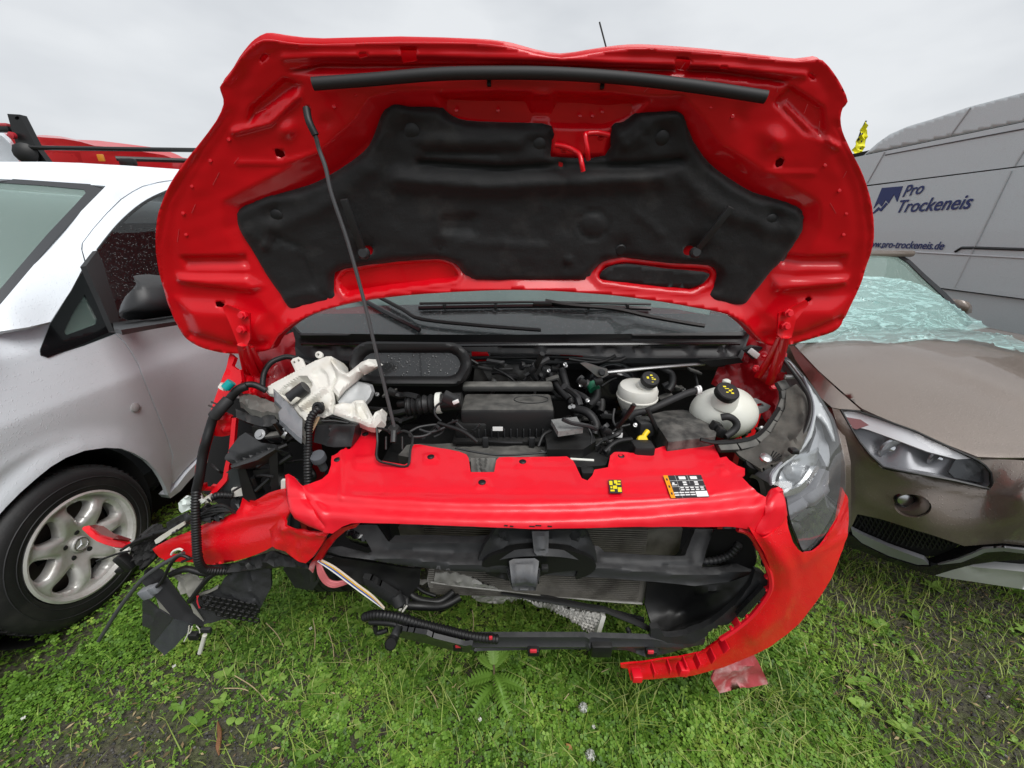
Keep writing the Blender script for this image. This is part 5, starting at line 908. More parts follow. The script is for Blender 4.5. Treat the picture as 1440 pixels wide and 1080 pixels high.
relief('white_tab', [(325, 688), (340, 687), (343, 697), (328, 699)], yplane(.99), WHP, van, sp=5, thick=.015); relief('white_tab', [(285, 702), (294, 697), (297, 705), (289, 708)], yplane(.96), WHP, van, sp=5, thick=.012)
ptube('corrugated_hose', [(293, 703, .965), (304, 697, .975), (316, 696, .98), (328, 697, .985)], .011, BLKS, van, n=8, ribs=.008)
for k in range(5): ptube('wire', [(268 + 4 * k, 730 - 2 * k, .95), (290 + 5 * k, 722 - 3 * k + (k % 2) * 6, .945), (318 + 3 * k, 712 + 2 * k, .95)], .004, BLK, van, n=6)
ptube('hanging_cable', [(258, 778, .935), (244, 785, .935), (226, 795, .94), (203, 812, .945), (184, 834, .95), (166, 858, .95), (152, 880, .95), (139, 901, .95)], .0062, M('cable_grey', (.06, .062, .065), .45), van, n=8, sub=6)
ptube('hanging_cable', [(268, 786, .93), (255, 781, .93), (243, 789, .93), (235, 803, .93), (231, 812, .93), (224, 822, .93), (216, 828, .93)], .005, BLKS, van, n=8, sub=6)
ptube('wire', [(256, 790, .93), (272, 784, .925), (284, 780, .92)], .004, BLKS, van)
MB().box(PY(208, 833, .93), (.036, .028, .034), Matrix.Rotation(-.35, 3, 'Y'), .004).box(PY(218, 828, .93), (.022, .022, .026), Matrix.Rotation(-.35, 3, 'Y'), .003).build('plug', GRYB, van)
GLB = M('black_shiny_plastic', (.006, .006, .0065), .34)
lp = relief('hanging_blade', [(203, 803), (214, 798), (228, 801), (250, 832), (270, 858), (288, 876), (286, 882), (268, 876), (244, 870), (226, 848), (200, 820)], ysurf((205, 805, .955), (286, 880, .945), (235, 850, .935)), GLB, van, feats=[fline([(214, 806), (262, 866)], -.004, 6)], sp=6, thick=.006)
relief('corner_panel', [(200, 846), (204, 842), (222, 857), (244, 869), (215, 907), (211, 905), (211, 884), (200, 880)], ysurf((200, 850, .975), (244, 870, .955), (213, 905, .96)), GRYB if False else PLT, van, feats=[fline([(221, 860), (215, 880)], .008, 2.5), fline([(202, 862), (218, 872)], -.006, 2)], sp=5, thick=.006)
relief('corner_panel', [(244, 870), (258, 874), (272, 878), (262, 892), (254, 900), (246, 910), (232, 921), (215, 907)], ysurf((244, 870, .95), (272, 878, .955), (232, 920, .955)), M('worn_plastic', (.055, .06, .066), .38, bump=((30, .3, .004),)), van, feats=[fline([(258, 876), (256, 898)], .006, 2), fnoise(.002, 20, 1)], sp=5, thick=.006)
ml = [(266, 846), (280, 835), (300, 829), (310, 824), (316, 812), (326, 804), (345, 797), (361, 791), (374, 795), (381, 802), (381, 826), (374, 840), (368, 852), (362, 863), (356, 868), (340, 868), (322, 870), (304, 874), (288, 877), (276, 862)]
gm_s = ysurf((266, 846, .96), (310, 824, .965), (380, 802, .985), (380, 828, .975), (356, 867, .97), (288, 876, .95))
gm = relief('grille_insert', ml, gm_s, PLT, van, feats=[fline([(309, 826), (340, 842), (372, 850)], .008, 3), fline([(282, 838), (318, 858), (330, 868)], .006, 3), fgauss((328, 815), 10, .015), fgauss((345, 808), 12, -.015), fline([(350, 800), (368, 846)], .008, 3), fnoise(.003, 20, 5)], sp=4.5, thick=.008)
hx = MB()
for j in range(5):
    for i in range(9):
        u, v = 292 + i * 8.4 + (j % 2) * 4.2, 835 + j * 6.6 + i * 1.5
        if v > 868 or u > 366 or v < 828 + (u - 300) * .28 or v > 846 + (u - 285) * .5: continue
        c = gm_s(np.array([[u, v]]))[0] + np.array([0, -.012, 0]); r_ = .0125
        ring = [c + np.array([r_ * math.cos(R(60 * k + 30)), -.002, r_ * .8 * math.sin(R(60 * k + 30))]) for k in range(6)]; MB().tube(ring + ring[:1], .0028, 5, False).build('mesh_cell', GLB, gm); 
TRP = M('cloudy_plastic', (.24, .235, .21), .35, coat=.3)
relief('cloudy_sheet', [(238, 800), (250, 803), (268, 810), (287, 812), (282, 824), (270, 836), (262, 842), (250, 826)], ysurf((240, 802, .965), (287, 814, .975), (262, 842, .96)), TRP, van, feats=[fnoise(.008, 24, 4)], sp=5, thick=.004)
relief('cloudy_sheet', [(278, 836), (296, 830), (308, 822), (306, 828), (294, 834), (282, 838)], yplane(.955), TRP, van, sp=5, thick=.004); relief('cloudy_sheet', [(220, 842), (228, 850), (242, 866), (224, 855)], yplane(.94), TRP, van, sp=5, thick=.003); relief('cloudy_sheet', [(266, 845), (278, 862), (286, 874), (272, 862)], yplane(.938), TRP, van, sp=5, thick=.003)
ptube('bracket_rod', [(267, 846, .94), (280, 828, .945), (294, 812, .95), (304, 806, .95)], .008, BLK, van); ptube('bracket_rod', [(240, 808, .95), (262, 800, .95), (290, 806, .955), (330, 800, .96), (362, 788, .955)], .010, BLKS, van)
relief('under_lip', [(284, 795), (330, 791), (380, 774), (430, 792), (436, 800), (392, 796), (340, 803), (300, 808)], [None, ysurf((284, 800, .965), (380, 780, .93), (430, 795, .87))][1], BLK, van, feats=[fnoise(.006, 20, 2)], sp=5, thick=.02)
for k, (a, b) in enumerate((((270, 881), (262, 896)), ((266, 880), (259, 902)), ((276, 880), (281, 890)))): ptube('loose_wire', [(*a, .945), ((a[0] + b[0]) / 2 + 2, (a[1] + b[1]) / 2, .945), (*b, .945)], .002, WHP, van, n=5)
MB().box(PY(290, 886, .945), (.034, .012, .018), None, .003).build('connector', GRYP, van); MB().box(PY(273, 894, .945), (.03, .02, .025), None, .004).build('connector', BLK, van)
MB().tube([PY(288, 893, .945), PY(285, 904, .945), PY(281, 918, .945)], .007, 8).build('cable_end', WHP, van)
for k in range(2): ptube('loose_wire', [(277 + 2 * k, 838, .935), (278 - k, 846, .935), (280 + k, 855, .935)], .0014, CLIP, van, n=5)
# ================================================================== rest of the red van
def half(*p): return [p for p in p]
SIDE = [(1.44, .74), (1.42, 1.0), (1.44, 1.27), (2.28, 1.93), (2.5, 1.97), (5.45, 1.97), (5.6, 1.7), (5.62, .5), (5.55, .28), (4.75, .28), (4.70, .55), (4.5, .74), (4.25, .74), (4.05, .55), (4.0, .28), (1.86, .28), (1.83, .5), (1.70, .66), (1.56, .73)]
WIN = [(1.75, 1.30), (2.42, 1.82), (2.95, 1.82), (2.95, 1.25), (1.9, 1.22)]
for s in (-1, 1): yzprism('body_side', SIDE, s * .985, s * .93, RED, van, holes=[WIN]); yzprism('door_glass', WIN, s * .965, s * .955, SIDEG, van)
MB().box((0, 3.98, 1.975), (1.88, 3.0, .03), None, .01).build('roof', RED, van)
rp = [(-.93, 2.28, 1.93), (.93, 2.28, 1.93), (.93, 2.5, 1.985), (-.93, 2.5, 1.985)]; MB().add(rp + [(x, y, z - .03) for x, y, z in rp], [[0, 1, 2, 3], [7, 6, 5, 4], [0, 4, 5, 1], [1, 5, 6, 2], [2, 6, 7, 3], [3, 7, 4, 0]]).build('roof_front', RED, van, smooth=False)
MB().box((0, 5.58, 1.1), (1.86, .04, 1.7), None, .01).build('rear_door', RED, van); MB().box((0, 3.6, .4), (1.85, 4.0, .06)).build('floor_pan', DARK, van, smooth=False)
MB().box((0, 3.0, 1.2), (1.8, .04, 1.4)).build('bulkhead', DARK, van, smooth=False)
for s in (-1, 1): MB().tube([(s * .90, 1.5, 1.33), (s * .86, 2.3, 1.92)], .04, 8).build('pillar', RED, van)
ptube('roof_aerial', [(853, 69, 2.42), (848, 50, 2.42), (843, 31, 2.42)], .004, BLK, van, n=6)
for u0, u1 in ((0, 0),):
    b = PY(853, 69, 2.42); MB().tube([b, (b[0] + .01, 2.44, 1.98)], .004, 6).build('aerial_foot', BLK, van)
def simple_wheel(c, s, parent, r=.335, w=.22):
    t = MB().lathe([(r * .62, -w / 2), (r * .9, -w / 2), (r * .985, -w * .36), (r, -w * .2), (r, w * .2), (r * .985, w * .36), (r * .9, w / 2), (r * .62, w / 2)], c, (s, 0, 0), 48, False).build('wheel', TYRE, parent)
    MB().lathe([(r * .64, w * .30), (r * .62, w * .44), (r * .5, w * .36), (r * .15, w * .42), (.01, w * .42)], c, (s, 0, 0), 32).build('rim', GRYP, t)
    for k in range(5):
        x = -w * .36 + k * w * .18; MB().lathe([(r * 1.001, x - .004), (r * 1.004, x - .003), (r * 1.004, x + .003), (r * 1.001, x + .004)], c, (1, 0, 0), 40, False).build('tread_groove', DARK, t)
    return t
for s in (-1, 1):
    simple_wheel((s * .80, 1.56, .335), s, van); simple_wheel((s * .83, 4.38, .335), s, van)
# left front tyre is visible behind the torn corner
relief('wheel_liner', [(398, 800), (420, 788), (444, 792), (452, 812), (440, 830), (414, 826)], ysurf((398, 800, 1.2), (450, 800, 1.2), (420, 830, 1.2)), PLT, van, feats=[fline([(425, 800), (432, 825)], .01, 4)], sp=6, thick=.01)

# ================================================================== white car on the left
SILV = M('white_metallic', (.72, .765, .81), .4, metal=0, coat=.5, spec=.4, drops=.9, flake=.015)
wcar = root('white_car', (-2.75, 3.3, 0), 'silvery white car with wet windscreen parked left of the wrecked red van', 'car')
def side_X(Z):
    lo = -1.862 - .16 * np.clip(.90 - Z, 0, 1) ** 1.5 - .0 * Z
    up = -1.862 - .20 * (Z - .93) - .35 * np.clip(Z - 1.15, 0, 2)
    t = sstep((Z - .905) / .05); return lo * (1 - t) + up * t
side_s = implicit(lambda P: P[:, 0] - side_X(P[:, 2]), .8, 9)
def arch_feat(P): return np.zeros(len(P))
ARCH = [(-30, 745), (0, 712), (20, 692), (43, 672), (63, 656), (85, 643), (112, 633), (141, 629), (164, 630), (183, 637), (200, 647), (213, 660), (221, 672), (227, 684), (230, 693)]
FEND = [(-30, 474), (0, 467), (40, 461), (71, 453.5), (56, 492), (58, 501), (75, 500), (120, 486), (162, 470), (174, 481), (185, 497), (193.5, 512), (200, 530), (212, 560), (225, 592), (235, 618), (242, 640), (241, 660), (238, 678), (231, 696)] + ARCH[::-1][1:]
ridge = [(u, v) for u, v in [(-30, 690), (0, 658), (43, 634), (85, 616), (130, 608), (170, 609), (200, 618), (222, 636), (235, 668)]]
relief('front_wing', FEND, side_s, SILV, wcar, feats=[lambda P: .022 * sstep(1 - linedist(P, ARCH) / 26), fline(ridge, .004, 7)], sp=7, thick=.02, sharp=50)
DOOR = [(163.5, 469), (200, 458), (240, 450), (300, 440), (380, 430), (380, 560), (330, 603), (300, 625), (277, 643), (258, 662), (244, 680), (240.5, 676), (243.5, 640), (236.5, 618), (226.5, 592), (213.5, 560), (201.5, 530), (195, 512), (186, 496), (175, 480)]
relief('front_door', DOOR, side_s, SILV, wcar, sp=9, thick=.02, sharp=50)
relief('sill', [(246, 682), (260, 664), (278, 645), (330, 605), (380, 565), (380, 575), (330, 618), (282, 655), (262, 676), (250, 690), (236, 700), (232, 696)], side_s, SILV, wcar, push=.015, sp=8, thick=.05)
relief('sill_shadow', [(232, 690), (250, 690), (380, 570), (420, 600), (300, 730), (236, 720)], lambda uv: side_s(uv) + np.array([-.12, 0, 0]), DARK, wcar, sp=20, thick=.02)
# greenhouse
gh = ysurf((0, 430, 1.52), (150, 260, 2.26), (0, 250, 2.27), (0, 227, 2.40), (111, 229, 2.50), (259, 238, 2.78), (244, 252, 2.62), (170, 279, 2.25), (120, 372, 1.90), (115, 342, 1.97), (72, 453, 1.607), (-60, 490, 1.40))
relief('pillar_frame', [(-60, 504), (-2, 431), (30, 393), (75, 340), (112, 299), (149, 261.5), (0, 251.5), (-60, 250), (-60, 229), (0, 227.5), (60, 227.5), (111, 229), (180, 233), (259, 238.5), (320, 246), (320, 255), (270, 250.5), (244, 252.5), (222, 256), (200, 261.5), (186, 269), (170, 279.5), (150, 299), (130, 322), (115, 342), (114, 350), (119.5, 371), (100, 408), (71, 452.5), (40, 460), (0, 466), (-60, 480)], gh, SILV, wcar, feats=[fline([(0, 246), (100, 250), (150, 256), (230, 250)], .004, 4)], sp=8, thick=.02, sharp=50)
relief('door_frame', [(116.5, 342), (131.5, 322), (151, 300), (171, 280.5), (187, 270), (201, 262.8), (222, 257.5), (244, 254), (270, 252), (320, 257), (320, 266), (280, 263), (256, 263), (233, 269), (215, 276), (200, 286), (183, 300), (167, 315), (150, 334), (138, 351), (121.5, 371), (116, 352)], gh, SILV, wcar, sp=6, thick=.02, sharp=50)
MB().tube([gh(np.array([[u, v]], float))[0] + [.004, -.004, 0] for u, v in spline([(320, 266), (256, 264), (233, 270), (200, 287), (167, 316), (138, 352)], 4)], .007, 6).build('window_trim', BLK, wcar)
g2 = ysurf((138, 351, 1.87), (233, 269, 2.45), (300, 262, 2.85), (165, 468, 1.72), (250, 445, 2.1), (340, 425, 2.6))
relief('door_glass', [(138, 351), (167, 315), (200, 286), (233, 269), (256, 263), (330, 264), (330, 432), (250, 446), (165, 468), (150, 420)], lambda uv: g2(uv) + np.array([-.012, .01, 0]), SIDEG, wcar, sp=14, thick=0)
relief('quarter_surround', [(120, 374), (128, 394), (140, 420), (160, 464), (120, 482), (68, 502.5), (58, 499), (57, 493), (71.5, 454), (100, 409)], lambda uv: side_s(uv) + np.array([.004, -.004, 0]), BLKG, wcar, holes=[[(119, 414), (136, 448), (134, 456), (93, 471), (90, 466), (102, 440)]], sp=7, thick=.012)
relief('quarter_glass', [(119, 412), (138, 449), (134, 458), (91, 473), (88, 466), (102, 438)], lambda uv: side_s(uv) + np.array([-.006, .004, 0]), GREENG, wcar, sp=10, thick=0)
relief('mirror_sail', [(120.5, 374), (137, 352), (146, 372), (152, 395), (160, 420), (166, 440), (168, 466), (160, 465), (141, 420), (129, 394)], lambda uv: g2(uv) + np.array([.006, -.006, 0]), BLK, wcar, sp=6, thick=.02)
mr_s = ysurf((168, 440, 1.55), (185, 412, 1.53), (225, 400, 1.60), (250, 430, 1.68), (200, 452, 1.55))
mir = relief('door_mirror', [(167, 438), (170, 428), (176, 417), (186, 407), (200, 402), (220, 400.5), (238, 401), (256, 405), (262, 425), (260, 440), (235, 445), (205, 449), (180, 450), (170, 447)], mr_s, GRYP, wcar, feats=[lambda P: .05 * np.sqrt(sstep(linedist(P, [(167, 438), (170, 428), (176, 417), (186, 407), (200, 402), (220, 400.5), (238, 401), (256, 405), (262, 425), (260, 440), (235, 445), (205, 449), (180, 450), (170, 447)], True) / 22)), fline([(172, 440), (210, 438), (260, 432)], -.004, 3)], sp=4, thick=.10, sharp=50)
relief('mirror_foot', [(158, 452), (168, 446), (200, 450), (262, 441), (262, 450), (220, 456), (170, 464), (160, 462)], ysurf((160, 455, 1.66), (262, 445, 1.68), (200, 452, 1.60)), BLKS, mir, sp=6, thick=.012)
# windscreen
wsp = ysurf((0, 430, 1.535), (150, 260, 2.28), (0, 250, 2.29), (-60, 504, 1.28))
relief('windscreen', [(-60, 250), (0, 251), (150, 260.5), (112, 300), (75, 341), (30, 394), (-2, 432), (-60, 505)], wsp, GREENG, wcar, sp=25, thick=0)
FR = [(150, 261), (112, 300), (75, 341), (30, 394), (-2, 432), (-60, 505), (-60, 490), (-4, 413), (24, 380), (68, 329), (104, 291), (121, 272), (118, 267), (60, 261.5), (0, 257.5), (-60, 256), (-60, 250), (0, 251)]
relief('glass_border', FR, lambda uv: wsp(uv) + np.array([.002, -.003, .002]), BLKG, wcar, sp=8, thick=.003)
MB().box((-2.75, 2.5, 1.1), (1.2, .8, .3)).build('dashboard', DASH, wcar, smooth=False)
MB().box((-2.75, 3.4, 1.2), (1.3, .5, .9), None, .1).build('seat', DASH, wcar)
# rear body, roof, far side
MB().box((-2.85, 4.4, 1.90), (1.55, 3.6, .06), None, .02).build('roof', SILV, wcar)
yzprism('rear_side', [(2.9, .3), (2.9, .93), (5.9, .93), (6.0, .3), (5.3, .3), (5.2, .6), (4.9, .72), (4.6, .6), (4.5, .3)], -1.875, -1.95, SILV, wcar); yzprism('rear_glass', [(2.9, 1.0), (2.9, 1.8), (5.7, 1.8), (5.9, 1.0)], -2.05, -2.07, SIDEG, wcar)
yzprism('far_side', [(.5, .3), (.5, .95), (1.5, 1.2), (2.3, 1.86), (5.8, 1.88), (6, 1.0), (6, .3)], -3.70, -3.76, SILV, wcar); MB().box((-2.8, 5.98, 1.1), (1.75, .06, 1.5), None, .02).build('rear_door', SILV, wcar)
fp = [(-3.72, .55, .93), (-1.95, .55, .90), (-1.90, 1.2, 1.04), (-1.95, 1.52, 1.30), (-3.7, 1.52, 1.30)]; MB().add(fp + [(x, y, z - .03) for x, y, z in fp], [[0, 1, 2, 3, 4], [9, 8, 7, 6, 5]] + [[i, (i + 1) % 5 + 0, (i + 1) % 5 + 5, i + 5] for i in range(5)]).build('bonnet', SILV, wcar, smooth=False)
yzprism('wing_front', [(.5, .3), (.5, .88), (.9, 1.0), (1.368, 1.25), (1.112, .64), (1.02, .54), (.965, .40), (.96, .3)], -1.872, -1.93, SILV, wcar)
MB().box((-2.8, .5, .65), (1.8, .1, .6), None, .04).build('front_bumper', SILV, wcar); MB().box((-2.8, 3.3, .35), (1.7, 5.0, .08)).build('floor_pan', DARK, wcar, smooth=False)
# wheel arch lining and front wheel
MB().lathe([(.40, -.02), (.40, .30), (.02, .30)], (-1.93, 1.36, .36), (-1, 0, 0), 32, False).build('arch_liner', DARK, wcar)
wc = np.array([-1.845, 1.36, .332]); rr_ = .334
wh = MB().lathe([(.225, -.02), (.232, .004), (.262, .008), (.300, .004), (.322, -.012), (.333, -.032), (rr_, -.06), (rr_, -.16), (.325, -.19), (.25, -.2)], wc, (1, 0, 0), 64, False).build('wheel', TYRE, wcar)
for r_ in (.248, .286): MB().lathe([(r_ - .002, .006), (r_, .0085), (r_ + .002, .006)], wc, (1, 0, 0), 56, False).build('sidewall_ring', RUB, wh)
for k in range(60):
    a = 2 * math.pi * k / 60; MB().box(wc + np.array([-.045, .329 * math.cos(a), .329 * math.sin(a)]), (.03, .018, .012), Matrix.Rotation(a, 3, 'X'), 0).build('tread_block', TYRE, wh, smooth=False) if k == 0 else None
tb0 = bpy.data.objects.get('tread_block')
for k in range(1, 64):
    o = tb0.copy(); COL.objects.link(o); o.parent = wh; a = 2 * math.pi * k / 64; pv = Vector(wc) - Vector(base_of(wh)); o.matrix_local = Matrix.Translation(pv) @ Matrix.Rotation(a, 4, 'X') @ Matrix.Translation(-pv)
rim = MB().lathe([(.222, -.06), (.224, .0), (.228, .006), (.219, .010), (.209, .004), (.203, -.02), (.200, -.10)], wc, (1, 0, 0), 64, False).build('rim', ALU, wh)
# seven-spoke face
out = [(math.cos(t) * 100, math.sin(t) * 100) for t in np.linspace(0, 2 * math.pi, 56, endpoint=False)]
hol = []
PH = R(90 - 8)
for k in range(7):
    a = PH + 2 * math.pi * (k + .5) / 7; q = []
    for rr, da in ((46, .0), (54, .13), (68, .235), (82, .275), (89, .20), (91, .0), (89, -.20), (82, -.275), (68, -.235), (54, -.13)): q.append((rr * math.cos(a + da), rr * math.sin(a + da)))
    hol.append(q)
bolt = []
for k in range(5):
    a = PH + 2 * math.pi * k / 5 + .3; bolt.append([(27 * math.cos(a) + 5.2 * math.cos(t), 27 * math.sin(a) + 5.2 * math.sin(t)) for t in np.linspace(0, 2 * math.pi, 10, endpoint=False)])
P, T = tri2d(out, [spline(h, 3, True) for h in hol] + bolt, 5)
rad = np.linalg.norm(P, axis=1); hh = -.004 - .022 * (1 - (rad / 100) ** 2) * 0 - .030 * sstep((70 - rad) / 60) - .012 * sstep((rad - 70) / 30)
dh = np.min([linedist(P, spline(h, 3, True), True) for h in hol], axis=0); hh = hh - .014 * (1 - sstep(dh / 7))
V = np.c_[wc[0] + hh, wc[1] - P[:, 0] * .00206, wc[2] + P[:, 1] * .00206]; n_ = len(V)
cnt = {}
for t in T:
    for i in range(3): cnt[(t[i], t[(i + 1) % 3])] = 1
bnd = [e for e in cnt if (e[1], e[0]) not in cnt]
fx = np.cross(V[T[:, 1]] - V[T[:, 0]], V[T[:, 2]] - V[T[:, 0]])[:, 0].mean() > 0
T2 = T if fx else T[:, ::-1]
link('spokes', np.vstack([V, V - [.035, 0, 0]]), T2.tolist() + (T2[:, ::-1] + n_).tolist() + [[j, i, i + n_, j + n_] if fx else [i, j, j + n_, i + n_] for i, j in bnd], ALU, wh, sharp=50)
MB().lathe([(.19, -.10), (.02, -.11)], wc, (1, 0, 0), 32, False).build('brake_disc', M('brake_metal', (.12, .10, .09), .5, metal=.6), wh)
cx = wc[0] - .036
cap_ = MB().lathe([(.034, 0), (.034, .010), (.030, .014), (.004, .015)], (cx, wc[1], wc[2]), (1, 0, 0), 24).build('hub_cap', ALU, wh)
st = MB()
for k in range(3):
    a = R(90 + 120 * k + 14); st.add([(cx + .0155, wc[1] - .004 * math.sin(a), wc[2] + .004 * math.cos(a)), (cx + .0155, wc[1] - .026 * math.cos(a), wc[2] + .026 * math.sin(a)), (cx + .0155, wc[1] + .004 * math.sin(a), wc[2] - .004 * math.cos(a)), (cx + .020, wc[1], wc[2])], [[0, 1, 3], [1, 2, 3]])
ringp = [(cx + .016, wc[1] - .027 * math.cos(t), wc[2] + .027 * math.sin(t)) for t in np.linspace(0, 2 * math.pi, 25)]
st.tube(ringp, .002, 5, False); st.build('star_emblem', CHROME, cap_, smooth=False)
lg0 = None
for k in range(5):
    a = PH + 2 * math.pi * k / 5 + .3; MB().lathe([(.010, -.05), (.010, -.026), (.006, -.024)], (wc[0], wc[1] - .0556 * math.cos(a), wc[2] + .0556 * math.sin(a)), (1, 0, 0), 6).build('wheel_bolt', GRYP, wh)
simple_wheel((-1.97, 4.9, .335), 1, wcar)
rp_ = side_s(np.array([[189.6, 573.]]))[0]; lampb = MB().lathe([(.020, -.006), (.024, 0), (.022, .006), (.012, .010), (.002, .011)], rp_, (1, -.05, .1), 20).build('side_lamp', M('lamp_grey', (.35, .35, .35), .25, coat=.6), wcar)

# ================================================================== brown car on the right
BRN = M('brown_metallic', (.195, .160, .135), .32, metal=.3, coat=.85, drops=1.0, flake=.10)
bcar = root('brown_car', (2.3, 3.2, 0), 'brown metallic car with film over its windscreen on the right', 'car')
bh = implicit(lambda P: P[:, 2] - (0.8432 + 0.5690 * (P[:, 1] - 1.2) + -0.3350 * (P[:, 1] - 1.2) ** 2 + -0.1427 * (P[:, 0] - 2.25) ** 2), .9, 4)
relief('bonnet', [(1118, 486), (1145, 470), (1180, 462), (1240, 458), (1320, 460), (1400, 478), (1470, 500), (1560, 560), (1665, 640), (1665, 668), (1530, 653), (1480, 648), (1440, 644), (1405, 644), (1374, 642.5), (1350, 633), (1322, 622), (1290, 608), (1259, 595.5), (1234, 585), (1212, 575), (1180, 547), (1150, 520)], bh, BRN, bcar, feats=[fpolyL([(1178, 470), (1215, 490), (1290, 516), (1370, 547), (1450, 585), (1540, 640), (1560, 500), (1400, 440)], .009, 13), fpolyL([(1290, 462), (1360, 490), (1440, 530), (1540, 590), (1560, 480), (1400, 430)], -.007, 12), fline([(1215, 572), (1374, 638), (1440, 640)], .003, 7)], sp=9, thick=.01, sharp=50)
relief('front_wing', [(1110, 487), (1116.5, 486.5), (1149, 521.5), (1179, 549), (1210.5, 576.5), (1181, 575), (1170, 573), (1155, 560), (1135, 530), (1118, 505)], ysurf(*[(u, v, bh(np.array([[u, v]], float))[0][1] + .004) for u, v in ((1117, 487), (1150, 522), (1180, 549), (1210, 576))], (1172, 574, 1.55), (1135, 530, 1.86)), BRN, bcar, sp=7, thick=.03)
bb = ysurf((1172, 575, 1.55), (1190, 700, 1.45), (1190, 770, 1.43), (1222, 640, 1.42), (1300, 720, 1.25), (1300, 675, 1.30), (1390, 690, 1.20), (1440, 648, 1.20), (1440, 700, 1.10), (1520, 700, 1.06), (1520, 650, 1.16), (1311, 806, 1.25), (1440, 827, 1.16), (1440, 770, 1.10), (1520, 830, 1.12), (1240, 745, 1.36), (1665, 700, 1.03), (1665, 660, 1.12), (1665, 830, 1.09))
BB = [(1170, 574), (1180, 576), (1190, 592), (1200, 609), (1222, 640), (1241, 658), (1262, 663), (1285, 667), (1340, 677), (1389, 688.5), (1396, 683), (1394, 664), (1375, 646), (1405, 646), (1440, 647), (1665, 656), (1665, 772), (1440, 767), (1410, 764), (1381, 766), (1356, 768), (1300, 748), (1240, 730), (1206, 723), (1198, 740), (1192, 752), (1188, 745), (1189, 700), (1186, 640), (1178, 600)]
relief('front_bumper', BB, bb, BRN, bcar, holes=[ell((1284, 711), 26, 15.5, 20, .12)], feats=[fline([(1180, 590), (1222, 645), (1262, 668), (1390, 694), (1440, 700)], .012, 8), fline([(1215, 700), (1290, 738), (1400, 738), (1480, 728)], .008, 12), fpoly([(1375, 747), (1405, 748), (1402, 765), (1372, 763)], -.003, 1.5), fline([(1385, 700), (1420, 690), (1440, 660)], -.010, 10)], sp=8, thick=.012, sharp=50)
relief('fog_lamp_well', ell((1284, 711), 28, 17, 20, .12), lambda uv: bb(uv) + np.array([0, .012, 0]), M('brown_matt', (.15, .12, .105), .5, metal=.2), bcar, feats=[fpolyL(ell((1277, 707), 22, 14, 16), -.055, 14)], sp=3.5, thick=.004)
fgp = PY(1273, 703, 1.318); fog = MB().lathe([(.034, -.02), (.034, 0), (.031, .004), (.027, .002)], fgp, (-.35, -1, .0), 22).build('fog_lamp', BLKG, bcar); MB().lathe([(.027, 0), (.022, .005), (.004, .008)], fgp, (-.35, -1, .0), 22).build('fog_lens', CHR2, fog)
MESHM = M('mesh_black', (.010, .010, .011), .5)
gr = relief('bumper_grille', [(1200, 712), (1250, 722), (1310, 742), (1372, 768), (1340, 792), (1290, 790), (1240, 776), (1200, 754), (1192, 738)], lambda uv: bb(uv) + np.array([0, .035, 0]), DARK, bcar, sp=10, thick=.01)
for k in range(22):
    u = 1206 + k * 7
    for sgn in (1, -1):
        a, b = (u, 722 + (u - 1206) * .30), (u + sgn * 18, 722 + (u - 1206) * .30 + 30)
        q = [x for x in dens([a, b], 3, False) if inside([x], [(1205, 723), (1240, 731), (1300, 749), (1358, 768), (1336, 781), (1290, 778), (1250, 766), (1211, 750), (1198, 742)])[0]]
        if len(q) > 2: MB().tube([bb(np.array([[x[0], x[1]]]))[0] + [0, .025, 0] for x in (q[0], q[-1])], .0028, 4, False).build('mesh_wire', MESHM, gr, smooth=False)
relief('trim_strip', [(1197, 742), (1212, 750), (1250, 767), (1300, 785), (1306, 792), (1290, 792), (1250, 780), (1212, 762), (1199, 750)], bb, M('satin_grey', (.30, .31, .33), .35, metal=.5), bcar, push=.008, sp=6, thick=.02)
relief('lower_lip', [(1191, 750), (1199, 751), (1212, 763), (1250, 781), (1290, 793), (1308, 793), (1330, 786), (1356, 775), (1382, 767), (1410, 765.5), (1440, 769), (1665, 775), (1665, 790), (1440, 782), (1400, 785), (1366, 790), (1340, 797), (1312, 806), (1280, 797), (1240, 783), (1210, 772), (1191, 766)], bb, BLKG, bcar, push=.012, sp=7, thick=.04)
relief('lower_grille', [(1350, 782), (1400, 778), (1440, 776), (1665, 784), (1665, 815), (1440, 810), (1400, 806), (1350, 804)], lambda uv: bb(uv) + np.array([0, .03, 0]), DARK, bcar, sp=10, thick=.01)
relief('trim_line', [(1318, 789), (1345, 781), (1382, 766), (1410, 764), (1440, 767), (1665, 772), (1665, 777), (1440, 772), (1410, 769), (1384, 771), (1350, 785)], bb, bpy.data.materials['satin_grey'], bcar, push=.018, sp=6, thick=.008)
SKID = M('skid_silver', (.52, .53, .53), .4, metal=.4, bump=((30, .05, .002),))
relief('skid_plate', [(1312, 807), (1340, 798), (1360, 795), (1400, 798), (1440, 802), (1665, 806), (1665, 836), (1440, 827), (1381, 818), (1340, 812)], bb, SKID, bcar, push=.006, feats=[fline([(1360, 797), (1385, 806), (1440, 810)], -.006, 4)], sp=7, thick=.03)
relief('wheel_side', [(1100, 560), (1172, 576), (1188, 650), (1190, 768), (1150, 770), (1100, 700)], ysurf((1172, 576, 1.56), (1190, 768, 1.45), (1120, 600, 2.0), (1110, 700, 1.9)), BRN, bcar, sp=16, thick=.02)
BHL = [(1182, 575.5), (1206, 578), (1234, 587), (1262, 597), (1285, 605), (1330, 626), (1373, 646), (1384, 654), (1392, 664), (1393.5, 682), (1389, 686.5), (1340, 675), (1285, 665), (1262, 661), (1241, 656), (1222, 638), (1208, 620), (1198, 604)]
